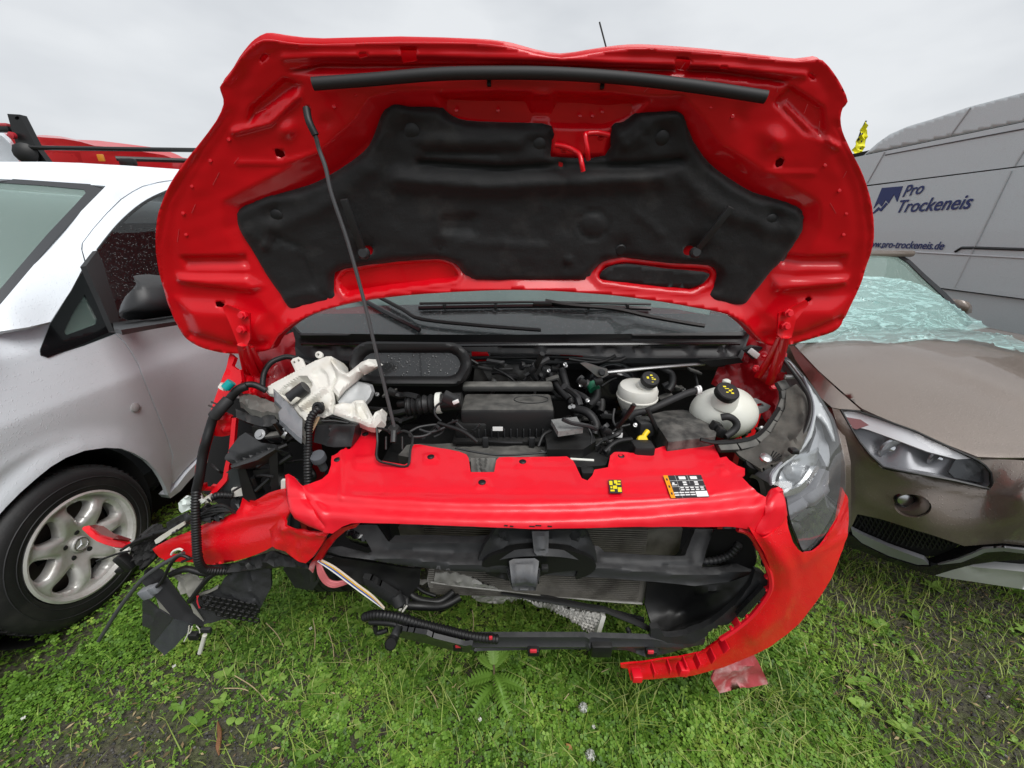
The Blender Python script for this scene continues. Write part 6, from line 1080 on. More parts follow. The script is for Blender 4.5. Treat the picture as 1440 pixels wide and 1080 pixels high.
bl = ysurf(*[(u, v, bh(np.array([[u, v]], float))[0][1] - .006) for u, v in ((1212, 578), (1259, 597), (1300, 612), (1340, 630), (1374, 645))], (1182, 575.5, 1.54), (1391, 685, 1.205), (1222, 638, 1.40), (1285, 665, 1.28))
hl2 = relief('headlight', BHL, lambda uv: bl(uv) + np.array([.01, .05, -.01]), M('lamp_housing_grey', (.22, .22, .23), .3, metal=.3), bcar, feats=[fgauss((1255, 632), 19, -.03), fgauss((1322, 646), 17, -.03)], sp=7, thick=.01)
for (u, v, r) in ((1256, 632, .052), (1322, 645, .045)):
    c = PY(u, v, bl(np.array([[u, v]], float))[0][1] + .045); MB().lathe([(r * 1.1, .012), (r, .018), (r * .92, .008), (r * .6, -.02), (r * .1, -.026)], c, (-.2, -1, 0), 24).build('reflector_bowl', CHR2, hl2); MB().lathe([(r * .42, -.01), (r * .40, .012), (r * .2, .020), (r * .02, .022)], c, (-.2, -1, 0), 16).build('lamp_glass', CHROME, hl2)
relief('brow', [(1184, 577), (1206, 579), (1234, 588), (1285, 606), (1330, 627), (1372, 647), (1352, 648), (1310, 637), (1262, 619), (1226, 606), (1198, 599)], lambda uv: bl(uv) + np.array([0, .015, -.003]), M('lamp_white', (.72, .72, .73), .3), hl2, sp=7, thick=.01)
relief('lamp_end', [(1352, 650), (1374, 648), (1390, 664), (1391, 684), (1350, 676), (1342, 668)], lambda uv: bl(uv) + np.array([0, .02, 0]), M('lamp_smoke', (.03, .032, .035), .25), hl2, feats=[fline([(1362, 655), (1386, 676)], -.006, 2)], sp=5, thick=.01)
relief('side_marker', [(1190, 588), (1214, 592), (1226, 600), (1208, 606), (1200, 603)], lambda uv: bl(uv) + np.array([0, .014, 0]), M('marker_red', (.30, .12, .12), .3), hl2, sp=5, thick=.006)
LENS2 = thin_glass('lamp_lens_clear', (.9, .91, .92), .02, .03)
skirt('lamp_wall', BHL, lambda uv: bl(uv) + np.array([0, .004, 0]), lambda uv: bl(uv) + np.array([.01, .054, -.01]), bpy.data.materials['lamp_housing_grey'], hl2)
relief('lens', BHL, bl, LENS2, hl2, feats=[lambda P: .003 * sstep(linedist(P, BHL, True) / 14)], sp=6, thick=0, sharp=0)
MB().tube([bl(np.array([[u, v]], float))[0] + [0, -.003, 0] for u, v in BHL + BHL[:1]], .004, 5, False).build('lens_seal', BLK, hl2)
# cabin
bw = ysurf((1245, 357, 3.08), (1362, 448, 2.66), (1180, 474, 2.18), (1300, 464, 2.40), (1200, 380, 2.9), (1140, 472, 2.15), (1297, 391, 2.9))
relief('windscreen', [(1120, 484), (1160, 420), (1200, 372), (1222, 359), (1245, 357.5), (1262, 359), (1276, 369), (1297, 390), (1325, 416), (1353, 446), (1362, 456), (1330, 462), (1250, 468), (1180, 476)], bw, GREENG, bcar, sp=14, thick=0)
relief('pillar', [(1262, 357), (1278, 366), (1300, 387), (1328, 412), (1357, 443), (1366, 454), (1361, 458), (1352, 447), (1324, 417), (1296, 391), (1275, 370), (1261, 361)], lambda uv: bw(uv) + np.array([.003, -.005, .004]), BLKG, bcar, sp=6, thick=.03)
relief('roof_edge', [(1200, 366), (1222, 354), (1245, 352.5), (1264, 355), (1262, 360), (1245, 358), (1222, 360), (1203, 372)], lambda uv: bw(uv) + np.array([0, -.004, .004]), BRN, bcar, sp=6, thick=.03)
MB().box((2.3, 3.9, 1.44), (1.3, 1.7, .05), None, .02).build('roof', BRN, bcar); MB().box((2.35, 3.5, .75), (1.7, 2.4, .5), None, .05).build('body', BRN, bcar)
MB().box((2.35, 2.9, 1.0), (1.4, .3, .1)).build('dashboard', DASH, bcar, smooth=False)
for y in (1.9, 4.3):
    for x, s in ((1.52, -1), (3.1, 1)): simple_wheel((x, y, .335), s, bcar)
relief('door_mirror', [(1336, 425), (1346, 421), (1358, 424), (1365, 430), (1366, 440), (1358, 441), (1348, 437), (1340, 433)], yplane(2.95), BRN, bcar, feats=[fgauss((1352, 431), 10, .05)], sp=4, thick=.06)
for u_ in (1596,):
    kd = [(u_ + 62 * math.copysign(abs(math.cos(t)) ** .6, math.cos(t)), 698 + 26 * math.copysign(abs(math.sin(t)) ** .6, math.sin(t))) for t in np.linspace(0, 2 * math.pi, 28, endpoint=False)]
    kg = relief('front_grille', kd, bb, BLKG, bcar, push=.012, sp=9, thick=.02); MB().tube([bb(np.array([[u, v]], float))[0] + [0, -.02, 0] for u, v in kd + kd[:1]], .008, 6, False).build('grille_frame', CHROME, kg)
MID = 2.25
for o in list(bcar.children):
    if o.name.split('.')[0] in ('bonnet', 'front_wing', 'front_bumper', 'headlight', 'lower_lip', 'trim_line', 'trim_strip', 'skid_plate', 'lower_grille', 'bumper_grille', 'fog_lamp_well', 'fog_lamp', 'wheel_side', 'front_grille', 'windscreen', 'pillar'):
        if o.name.split('.')[0] in ('windscreen', 'pillar'): continue
        c = o.copy(); COL.objects.link(c); c.parent = bcar; c.scale = (-1, 1, 1); c.location = (2 * (MID - bcar.location[0]), 0, -.006)
        for ch in o.children:
            d = ch.copy(); COL.objects.link(d); d.parent = c
for z_, h_ in ((.75, .45),):
    for s_ in (-1, 1): MB().box((MID + s_ * .88, 3.6, z_), (.04, 2.3, h_), None, .01).build('door_panel', BRN, bcar)
# protective film taped over the windscreen
fm = bpy.data.materials.new('cyan_film'); fm.use_nodes = True; nt = fm.node_tree; b = nt.nodes['Principled BSDF']; b.inputs['Base Color'].default_value = (.50, .78, .75, 1); b.inputs['Roughness'].default_value = .16; b.inputs['Alpha'].default_value = .42; b.inputs['Coat Weight'].default_value = .6
tcn = nt.nodes.new('ShaderNodeTexCoord'); mpn = nt.nodes.new('ShaderNodeMapping'); mpn.inputs['Scale'].default_value = (1.3, 5, 7); nn = nt.nodes.new('ShaderNodeTexNoise'); nn.inputs['Scale'].default_value = 1.6; nn.inputs['Detail'].default_value = 6; nn.inputs['Distortion'].default_value = 2.5
nt.links.new(tcn.outputs['Object'], mpn.inputs[0]); nt.links.new(mpn.outputs[0], nn.inputs['Vector'])
bpn = nt.nodes.new('ShaderNodeBump'); bpn.inputs['Distance'].default_value = .006; bpn.inputs['Strength'].default_value = 1; nt.links.new(nn.outputs[0], bpn.inputs['Height']); nt.links.new(bpn.outputs[0], b.inputs['Normal']); nt.links.new(bpn.outputs[0], b.inputs['Coat Normal'])
wv = nt.nodes.new('ShaderNodeMapRange'); sb_ = nt.nodes.new('ShaderNodeMath'); sb_.operation = 'SUBTRACT'; sb_.inputs[1].default_value = .5; nt.links.new(nn.outputs[0], sb_.inputs[0]); ab_ = nt.nodes.new('ShaderNodeMath'); ab_.operation = 'ABSOLUTE'; nt.links.new(sb_.outputs[0], ab_.inputs[0]); wv.inputs[1].default_value = .0; wv.inputs[2].default_value = .05; wv.inputs[3].default_value = .72; wv.inputs[4].default_value = .34; nt.links.new(ab_.outputs[0], wv.inputs[0]); nt.links.new(wv.outputs[0], b.inputs['Alpha'])
def fs(uv):
    A, B2 = bw(uv), bh(uv); da, db = A[:, 1], B2[:, 1]; k_ = .05; h_ = np.clip(.5 + .5 * (db - da) / k_, 0, 1); Y = db * (1 - h_) + da * h_ - k_ * h_ * (1 - h_) - .012
    r = rays(uv); return C0 + r * (Y / r[:, 1])[:, None]
frill = []
def wrinkle(P):
    r_ = np.zeros(len(P)); rg = np.random.default_rng(4)
    for _ in range(95):
        a = np.array([rg.uniform(1150, 1420), rg.uniform(392, 490)]); th = rg.normal(0, .42); L_ = rg.uniform(20, 80); bq = a + L_ * np.array([math.cos(th), math.sin(th)]); r_ += rg.uniform(.003, .009) * np.exp(-(linedist(P, [a, bq]) / rg.uniform(.8, 1.8)) ** 2)
    return r_
film = relief('plastic_film', [(1112, 484), (1150, 440), (1185, 405), (1209, 390), (1240, 391), (1270, 396), (1294, 402), (1328, 423), (1361, 446), (1393, 465), (1425, 478), (1455, 492), (1450, 500), (1425, 496), (1380, 485), (1345, 483), (1300, 480), (1250, 486), (1200, 481), (1160, 484)], fs, fm, None, feats=[wrinkle], push=.010, sp=2.2, thick=0, sharp=0)
tag(film, 'wrinkled turquoise plastic film draped over the windscreen of the brown car', 'plastic film')

# ================================================================== grey panel van behind
GRY = M('grey_metallic', (.58, .63, .645), .48, metal=0, coat=.5, flake=.16, drops=.3)
gvan = root('grey_van', (5.0, 4.5, 0), 'tall grey panel van with blue lettering on its side behind the brown car', 'van')
XS = 4.2
def sx_(uv, d=0): r = rays(uv); return C0 + r * ((XS - d) / r[:, 0])[:, None]
def gpan(name, px, d=0.0, feats=(), mat=GRY): return relief(name, px, lambda uv: sx_(uv, d), mat, gvan, feats=feats, sp=22, thick=0, sharp=0)
def gsolid(name, px, d=0., mat=GRY): return relief(name, px, lambda uv: sx_(uv, d), mat, gvan, sp=18, back=(.04, 0, 0), sharp=30)
# panels one above the other, butted with narrow gaps on a dark carcass
def lA(u): return 260.8 - .125 * (u - 1221.5)
def lT(u): return 217.5 - .208 * (u - 1216)
def lW(u): return 353 + .054 * (u - 1255)
def lC(u): return 406 + .13 * (u - 1325)
ROOFL = [(1206, 225.6), (1216, 217), (1234, 201), (1251, 189), (1276, 178), (1311, 167.5), (1364, 150), (1440, 130), (1600, 82)]
def roofbow(P): return P[:, 0] * 0
rb = relief('roof_rail', ROOFL + [(1600, lT(1600)), (1440, lT(1440) - .8), (1216, lT(1216) - .6)], lambda uv: sx_(uv) + np.c_[.9 * np.clip((lT(uv[:, 0]) - uv[:, 1]) / 70, 0, 1) ** 1.7, np.zeros(len(uv)), np.zeros(len(uv))] * 0.0, GRY, gvan, sp=5, thick=.02, sharp=0)
gsolid('upper_panel', [(1080, lT(1080) + .8), (1600, lT(1600) + .8), (1600, lA(1600) - .9), (1080, lA(1080) - .9)])
gsolid('side_panel', [(1080, lA(1080) + .9), (1600, lA(1600) + .9), (1600, lW(1600) - .7), (1080, lW(1080) - .7)])
gsolid('lower_panel', [(1080, lW(1080) + .7), (1600, lW(1600) + .7), (1600, lC(1600) - .9), (1080, lC(1080) - .9)], .004)
gsolid('door_base', [(1080, lC(1080) + .9), (1600, lC(1600) + .9), (1600, 560), (1080, 470)], -.03)
MB().box((5.2, 4.25, 1.5), (1.8, 3.9, 2.0)).build('carcass', DARK, gvan, smooth=False)
yzprism('cab', [(6.1, .4), (6.1, 2.4), (6.8, 2.2), (7.4, 1.35), (8.0, 1.15), (8.1, .4)], 4.22, 6.15, GRY, gvan)
MB().box((5.25, 4.6, 2.5), (1.3, 4.6, .14), None, .05).build('roof', GRY, gvan)
for x in (4.45, 5.9):
    for y in (2.8, 6.6): simple_wheel((x, y, .36), -1 if x < 5 else 1, gvan, .36, .24)
SEAM = M('seam_light', (.55, .56, .57), .4)
def seam(a, b, r=.006, mat=SEAM, d=.006): MB().tube([sx_(np.array([a], float), d)[0], sx_(np.array([b], float), d)[0]], r, 4).build('panel_seam', mat, gvan, smooth=False)
seam((1365, 151), (1336, 191)); seam((1244, 213.5), (1219, 258)); seam((1440, 211), (1426, 234)); seam((1422, 240), (1343, 404)); seam((1200, lW(1200)), (1600, lW(1600)), .009)
seam((1244, 218), (1440, 181), .005, M('seam_dark', (.1, .1, .105), .5))
for a, b in (((1343, 354), (1352, 348.5)), ((1352, 348.5), (1370, 348.5)), ((1370, 348.5), (1600, 356))): seam(a, b, .012, GRYP)
NAVY = M('navy_print', (.022, .035, .15), .45)
def glyphs(text, u0, v0, u1, v1, shear, bold=.0, fit=None):
    cu = bpy.data.curves.new('lettering', 'FONT'); cu.body = text; cu.shear = shear; cu.extrude = .001; cu.offset = bold; cu.size = 1
    tmp = bpy.data.objects.new('tmp', cu); COL.objects.link(tmp); dg = bpy.context.evaluated_depsgraph_get(); dg.update()
    me = bpy.data.meshes.new_from_object(tmp.evaluated_get(dg)); bpy.data.objects.remove(tmp)
    a = sx_(np.array([[u0, v0]], float), .007)[0]; b = sx_(np.array([[u1, v1]], float), .007)[0]
    xs = [v.co.x for v in me.vertices]; w = max(xs) - min(xs); e = (b - a) / w; up = np.array([0, 0, 1.]) * np.linalg.norm(e) * (fit or 1)
    V = [a + e * (v.co.x - min(xs)) + up * v.co.y + np.array([-1, 0, 0]) * v.co.z for v in me.vertices]
    return link('lettering', V, [list(p.vertices) for p in me.polygons], NAVY, gvan, smooth=False)
glyphs('Pro', 1268.5, 277, 1297, 271.5, .22, .012, 1.02); glyphs('Trockeneis', 1260.5, 299, 1364, 293, .22, .012, 1.05); glyphs('www.pro-trockeneis.de', 1216, 347.2, 1326, 351, .15, .012, 1.1)
def spx(q): return [(1100 + x / 2.842, 120 + y / 2.842) for x, y in q]
gsolid('logo', spx([(398, 410), (480, 403), (458, 466), (446, 436), (424, 472), (412, 458), (396, 484), (384, 470), (364, 492)]), .007, NAVY); gsolid('logo', spx([(362, 508), (384, 486), (392, 494), (414, 468), (420, 474), (394, 504), (384, 498), (362, 514)]), .007, NAVY)

# ================================================================== things beyond the row of cars
rv = root('red_pickup', (-5.2, 8.3, 0), 'red vehicle with a dark roof bar seen behind the roof of the white car', 'car')
REDF = M('red_far_paint', (.50, .012, .018), .35, coat=.6)
rs = ysurf((48, 193, 6.6), (255, 236, 8.6), (130, 205, 7.4), (60, 230, 6.6), (250, 240, 8.6))
relief('body', [(-30, 186), (48, 192), (89, 195), (112, 199), (133, 205), (160, 207), (230, 218), (258, 228), (300, 236), (300, 262), (40, 262), (-30, 262)], rs, REDF, rv, feats=[fline([(60, 205), (120, 207), (160, 216), (255, 230)], -.03, 2.5), fline([(118, 212), (124, 232)], -.03, 1.5)], sp=7, thick=.3, sharp=40)
relief('side_glass', [(66, 212), (114, 214), (118, 228), (62, 228)], lambda uv: rs(uv) + np.array([0, -.02, 0]), REDDARK, rv, sp=8, thick=.02); MB().box(PY(142, 222, 7.2), (.10, .03, .10), None, .01).build('side_marker', M('amber', (.5, .2, .02), .4), rv)
MB().tube([PY(163, 223, 7.0), PY(260, 226, 7.6), PY(300, 227, 8.0)], .035, 8).build('roof_bar', BLK, rv); MB().box(PY(180, 228, 7.0), (.22, .1, .10), None, .02).build('roof_bar_foot', BLK, rv)
MB().box((-5.3, 8.4, .8), (3.2, 2.0, 1.3), None, .1).build('lower_body', REDF, rv)
for x in (-6.4, -4.3): MB().lathe([(.2, -.12), (.33, -.1), (.33, .1), (.2, .12)], (x, 7.4, .33), (0, 1, 0), 20).build('wheel', TYRE, rv)
wt_ = root('white_truck', (-5.6, 5.6, 0), 'white truck with a black ladder rack at the far left edge', 'truck')
relief('cab', [(-40, 180), (-10, 186), (4, 192), (14, 202), (22, 216), (27, 228), (28, 270), (-40, 270)], ysurf((-40, 180, 4.4), (27, 228, 4.6), (0, 250, 4.5)), SILV, wt_, feats=[fline([(0, 214), (8, 226)], -.01, 2)], sp=6, thick=.5)
MB().box((-6.1, 6.0, 1.0), (2.0, 2.4, 1.2), None, .1).build('body', SILV, wt_); MB().box((-6.1, 6.0, .45), (1.9, 2.3, .1)).build('chassis', DARK, wt_, smooth=False)
for y in (5.2, 6.9): MB().lathe([(.2, -.12), (.4, -.1), (.4, .1), (.2, .12)], (-5.2, y, .4), (1, 0, 0), 20).build('wheel', TYRE, wt_)
rk = relief('ladder_rack', [(10, 160), (27.5, 161), (50, 205), (54, 212), (66, 228), (30, 228), (24, 208), (19, 192)], yplane(4.42), BLK, wt_, holes=[ell((24, 166), 3.2, 2.6, 12)], sp=6, thick=.06); MB().box(PY(5, 182, 4.44), (.14, .05, .05), None, .01).build('rack_arm', BLK, rk); MB().box(PY(-2, 176, 4.44), (.2, .05, .03), None, .01).build('rack_edge', M('red_edge', (.4, .05, .06), .5), rk)
MB().lathe([(.03, 0), (.03, .03), (.01, .035)], PY(20, 191, 4.40), (0, -1, 0), 12).build('red_bolt', M('red_dot', (.4, .02, .03), .4), rk)
MB().tube([PY(20, 206, 4.38), PY(60, 208, 4.38), PY(160, 209.5, 4.5), PY(272, 211, 4.6), PY(360, 212, 4.7)], .020, 8).build('rack_tube', BLK, rk); MB().lathe([(.08, -.02), (.09, .03), (.05, .06)], PY(38, 216, 4.38), (.5, -1, 0), 14).build('rack_buffer', BLKS, rk)
fl_r = root('yellow_flag', tuple(PY(1208, 200, 12) * [1, 1, 0]), 'yellow advertising flag on a thin pole beside the grey van', 'flag')
MB().tube(spline([PY(1196, 330, 12), PY(1202, 225, 12), PY(1209, 190, 12), PY(1218, 170, 12)], 4), .022, 6).build('pole', GRYP, fl_r)
b0 = PY(1196, 330, 12); MB().tube([b0, (b0[0], b0[1], 0)], .022, 6).build('pole_foot', GRYP, fl_r)
relief('cloth', [(1216, 171), (1220, 180), (1218, 196), (1214, 214), (1210, 224), (1199, 224), (1200, 214), (1206, 195), (1212, 180)], yplane(11.95), M('flag_yellow', (.75, .70, .01), .6), fl_r, feats=[fnoise(.05, 12, 2)], sp=4, thick=.01)
for (u, v) in ((1213.5, 188), (1212, 199), (1210.5, 209)): MB().box(PY(u - .6, v, 11.87), (.030, .01, .045), Matrix.Rotation(.4, 3, 'Y'), 0).build('flag_print', BLK, fl_r, smooth=False)
# ================================================================== ground, clover, grass, weeds
from mathutils import noise as mnoise
def patch(x, y, s=1.0, o=0): return mnoise.noise(Vector((x * s + o, y * s - o, o * .37)))
gm = bpy.data.materials.new('soil_and_moss'); gm.use_nodes = True; nt = gm.node_tree; b = nt.nodes['Principled BSDF']; b.inputs['Roughness'].default_value = .9; L = nt.links.new
tcn = nt.nodes.new('ShaderNodeTexCoord')
def nse(s, d=6):
    n = nt.nodes.new('ShaderNodeTexNoise'); n.inputs['Scale'].default_value = s; n.inputs['Detail'].default_value = d; n.inputs['Roughness'].default_value = .65; L(tcn.outputs['Object'], n.inputs['Vector']); return n
n1 = nse(2.2); n2 = nse(60); n3 = nse(14)
r1 = nt.nodes.new('ShaderNodeValToRGB'); e = r1.color_ramp.elements; e[0].position = .38; e[0].color = (.10, .09, .075, 1); e[1].position = .62; e[1].color = (.085, .105, .04, 1); L(n3.outputs[0], r1.inputs[0])
r2 = nt.nodes.new('ShaderNodeValToRGB'); e = r2.color_ramp.elements; e[0].position = .35; e[0].color = (.35, .33, .30, 1); e[1].position = .75; e[1].color = (1.5, 1.45, 1.35, 1); L(n2.outputs[0], r2.inputs[0])
mxg = nt.nodes.new('ShaderNodeMix'); mxg.data_type = 'RGBA'; mxg.blend_type = 'MULTIPLY'; mxg.inputs[0].default_value = 1; L(r1.outputs[0], mxg.inputs[6]); L(r2.outputs[0], mxg.inputs[7]); L(mxg.outputs[2], b.inputs['Base Color'])
bp = nt.nodes.new('ShaderNodeBump'); bp.inputs['Distance'].default_value = .02; bp.inputs['Strength'].default_value = .9; L(n2.outputs[0], bp.inputs['Height']); L(bp.outputs[0], b.inputs['Normal'])
# near ground: fine uneven sheet; beyond it one large sheet to the horizon
N_ = 150; gx = np.linspace(-4.5, 4.5, N_); gy = np.linspace(-1.5, 7.5, N_)
def gz(x, y):
    e = min(1, max(0, min(x + 4.5, 4.5 - x, y + 1.5, 7.5 - y) / .6)); return e * (.014 * patch(x, y, 2.3) + .007 * patch(x, y, 9, 3))
V = [(x, y, gz(x, y)) for y in gy for x in gx]; Fc = [[j * N_ + i, j * N_ + i + 1, (j + 1) * N_ + i + 1, (j + 1) * N_ + i] for j in range(N_ - 1) for i in range(N_ - 1)]
o = 4.5; B4 = 900
V += [(-B4, -B4, 0), (B4, -B4, 0), (B4, B4, 0), (-B4, B4, 0)]; k = N_ * N_; c00, c10, c11, c01 = 0, N_ - 1, N_ * N_ - 1, N_ * (N_ - 1)
edge = lambda ids: ids
Fc += [[k, k + 1] + list(range(N_))[::-1], [k + 1, k + 2] + [j * N_ + N_ - 1 for j in range(N_)][::-1], [k + 2, k + 3] + [c01 + i for i in range(N_)], [k + 3, k] + [j * N_ for j in range(N_)]]
gnd = link('ground', V, Fc, gm, None, sharp=0); gnd['kind'] = 'structure'
def leafmat(name, cols, rough=.5, trans=.25):
    m = bpy.data.materials.new(name); m.use_nodes = True; nt = m.node_tree; b = nt.nodes['Principled BSDF']; L = nt.links.new
    at = nt.nodes.new('ShaderNodeAttribute'); at.attribute_name = 'tint'; cr_ = nt.nodes.new('ShaderNodeValToRGB'); els = cr_.color_ramp.elements
    els[0].color = (*cols[0], 1); els[1].color = (*cols[-1], 1)
    for i, c in enumerate(cols[1:-1]): q = els.new((i + 1) / (len(cols) - 1)); q.color = (*c, 1)
    L(at.outputs['Fac'], cr_.inputs[0]); L(cr_.outputs[0], b.inputs['Base Color']); b.inputs['Roughness'].default_value = rough; b.inputs['Specular IOR Level'].default_value = .35
    tl = nt.nodes.new('ShaderNodeBsdfTranslucent'); L(cr_.outputs[0], tl.inputs[0]); ms = nt.nodes.new('ShaderNodeMixShader'); ms.inputs[0].default_value = trans; L(b.outputs[0], ms.inputs[1]); L(tl.outputs[0], ms.inputs[2]); L(ms.outputs[0], nt.nodes['Material Output'].inputs[0]); return m
def bulk(name, V, Fc, tint, mat, kind='stuff', parent=None):
    V = np.asarray(V, float); Fc = np.asarray(Fc); me = bpy.data.meshes.new(name); k = Fc.shape[1]
    me.vertices.add(len(V)); me.vertices.foreach_set('co', (V - base_of(parent)).ravel()); me.loops.add(Fc.size); me.loops.foreach_set('vertex_index', Fc.ravel().astype(np.int32)); me.polygons.add(len(Fc)); me.polygons.foreach_set('loop_start', np.arange(0, Fc.size, k, dtype=np.int32)); me.update(calc_edges=True)
    a = me.attributes.new('tint', 'FLOAT', 'POINT'); a.data.foreach_set('value', np.asarray(tint, np.float32)); me.materials.append(mat); me.polygons.foreach_set('use_smooth', [True] * len(Fc))
    o = bpy.data.objects.new(name, me); COL.objects.link(o)
    if parent is not None: o.parent = parent
    if kind: o['kind'] = kind
    return o
def cover(x, y):
    """how green the ground is here, 0 bare .. 1 lush"""
    v = .98 + .48 * patch(x, y, 1.3, 1.7) + .40 * patch(x, y, 4.2, 5.1) + .22 * patch(x, y, 11, 2)
    if x < -.35 and y < 1.15: v -= .62 * min(1, (-.35 - x) / .5) * min(1, (1.2 - y) / .35)      # worn corner by the left
    if x > .8: v -= min(.5, (x - .8) * .7)                                       # gravelly on the right
    if x > 1.5: v -= .12
    if abs(x) < .9 and y > 1.12: v -= min(.55, (y - 1.12) * 1.6)                                # under the van
    return max(0, min(1, v))
def pts(n, x0, x1, y0, y1, seed):
    rg = np.random.default_rng(seed); return np.c_[rg.uniform(x0, x1, n), rg.uniform(y0, y1, n)]
CLV = leafmat('clover_leaf', [(.05, .115, .012), (.115, .24, .028), (.20, .37, .048), (.35, .49, .085)], .5, .3)
GRS = leafmat('grass_blade', [(.09, .16, .02), (.20, .31, .04), (.32, .43, .08), (.44, .46, .18)], .5, .3)
# clover: three round leaflets on a short stalk
def clover(P, seed, smin=.005, smax=.0115):
    rg = np.random.default_rng(seed); V = []; Fc = []; T = []
    loc = np.array([(0, 0, 0), (.45, .42, .10), (.95, .40, .02), (1.02, 0, .0), (.95, -.40, .02), (.45, -.42, .10)])
    for x, y in P:
        c = cover(x, y)
        if rg.random() > c * 1.25: continue
        s = rg.uniform(smin, smax) * (.75 + .5 * c); h = rg.uniform(.004, .03) * (.4 + c); a0 = rg.uniform(0, 6.28); tl = rg.uniform(-.5, .5, 2); z0 = gz(x, y)
        tn = np.clip(.42 + .45 * patch(x, y, 3.5, 8) + rg.normal(0, .20), 0, 1)
        for k in range(3):
            a = a0 + k * 2.094 + rg.normal(0, .12); ca, sa = math.cos(a), math.sin(a); n = len(V)
            for p in loc:
                lx, ly = (p[0] * ca - p[1] * sa) * s, (p[0] * sa + p[1] * ca) * s; V.append((x + lx, y + ly, z0 + h + p[2] * s * .8 + lx * tl[0] + ly * tl[1])); T.append(tn + (.08 if p[0] > .5 else -.06))
            Fc += [(n, n + 1, n + 3), (n + 1, n + 2, n + 3), (n, n + 3, n + 5), (n + 5, n + 3, n + 4)]
    return V, Fc, T
V, Fc, T = clover(np.vstack([pts(36000, -1.75, 1.2, .62, 1.6, 1), pts(7000, 1.0, 2.6, .6, 1.75, 2), pts(4000, -2.6, -1.5, .9, 2.0, 3), pts(9000, -2.6, 2.8, .2, .63, 4), pts(2500, -2.6, -1.7, .6, 1.0, 5), pts(2000, 2.5, 3.4, .4, 1.8, 9)]), 5)
bulk('clover', V, Fc, T, CLV)
def blades(P, seed, lmin, lmax, wid=.0016, lean=.6, thr=1.0, tb=0):
    rg = np.random.default_rng(seed); V = []; Fc = []; T = []
    for x, y in P:
        c = cover(x, y)
        if rg.random() > c * thr + .12: continue
        l = rg.uniform(lmin, lmax); a = rg.uniform(0, 6.28); ln = rg.uniform(.1, lean); w = wid * rg.uniform(.7, 1.4); dx, dy = math.cos(a), math.sin(a); px, py = -dy * w, dx * w; n = len(V); z0 = gz(x, y) - .003; tn = np.clip(.45 + tb + .3 * patch(x, y, 2.7, 4) + rg.normal(0, .2), 0, 1)
        for t, ww in ((0, 1), (.5, .85), (1, .1)):
            q = ln * t * t * l; z = z0 + l * t * (1 - .35 * ln * t)
            V += [(x + dx * q + px * ww, y + dy * q + py * ww, z), (x + dx * q - px * ww, y + dy * q - py * ww, z)]; T += [tn, tn]
        Fc += [(n, n + 1, n + 3, n + 2), (n + 2, n + 3, n + 5, n + 4)]
    return V, Fc, T
V, Fc, T = blades(np.vstack([pts(12000, -1.75, 1.2, .62, 1.6, 11), pts(21000, .75, 2.7, .6, 1.75, 12), pts(1500, -2.6, -1.6, .9, 2.2, 13), pts(6000, -2.6, 3.2, .2, .63, 14), pts(5000, 2.6, 3.6, .5, 2.2, 19)]), 6, .015, .055, .0015, 1.0, 1.0, .08)
bulk('grass', V, Fc, T, GRS)
V, Fc, T = blades(np.vstack([pts(2600, -1.2, 1.2, .62, 1.4, 15), pts(2600, .75, 2.5, .6, 1.7, 16)]), 8, .05, .12, .0014, 1.5, .8, .25)
bulk('long_grass', V, Fc, T, GRS)
DEB = leafmat('dead_leaf_bits', [(.10, .07, .035), (.22, .15, .07), (.40, .32, .18)], .8, 0)
rg = np.random.default_rng(77); V = []; Fc = []; T = []
for x, y in np.vstack([pts(1800, -1.75, 1.2, .62, 1.6, 17), pts(1400, .8, 2.6, .6, 1.7, 18)]):
    s = rg.uniform(.003, .014); a = rg.uniform(0, 6.28); w = s * rg.uniform(.08, .35); z = gz(x, y) + rg.uniform(.002, .02); n = len(V); dx, dy = math.cos(a) * s, math.sin(a) * s
    V += [(x - dx, y - dy, z), (x - dy / s * w, y + dx / s * w, z + .003), (x + dx, y + dy, z + rg.uniform(-.003, .004)), (x + dy / s * w, y - dx / s * w, z)]; Fc.append((n, n + 1, n + 2, n + 3)); T += [rg.random()] * 4
bulk('dead_leaf_litter', V, Fc, T, DEB)
# stones and cinders on the bare parts
STN = leafmat('cinder_gravel', [(.02, .02, .021), (.05, .048, .046), (.11, .105, .098), (.30, .29, .27)], .7, 0)
rg = np.random.default_rng(21); V = []; Fc = []; T = []
ico = bmesh.new(); bmesh.ops.create_icosphere(ico, subdivisions=1, radius=1); ico.verts.index_update(); IV = np.array([v.co for v in ico.verts]); IF = np.array([[v.index for v in f.verts] for f in ico.faces]); ico.free()
for x, y in np.vstack([pts(9000, .75, 2.7, .6, 1.75, 31), pts(3200, -1.75, -.3, .62, 1.1, 32), pts(2200, -1.0, 1.0, 1.1, 1.8, 33)]):
    if rg.random() < cover(x, y) * 1.1: continue
    s = rg.uniform(.0025, .0075) * (1.7 if rg.random() < .06 else 1); q = IV * rg.uniform(.6, 1.1, (len(IV), 1)) * [s, s * rg.uniform(.6, 1), s * rg.uniform(.35, .7)]; a = rg.uniform(0, 6.28); q = np.c_[q[:, 0] * math.cos(a) - q[:, 1] * math.sin(a), q[:, 0] * math.sin(a) + q[:, 1] * math.cos(a), q[:, 2]] + [x, y, gz(x, y) + s * .2]
    Fc.append(IF + len(V) * 0 + sum(1 for _ in ()) + (len(T))); V.extend(q.tolist()); T.extend([min(1, abs(rg.normal(.3, .22)))] * len(IV))
bulk('gravel', V, np.vstack(Fc), T, STN)
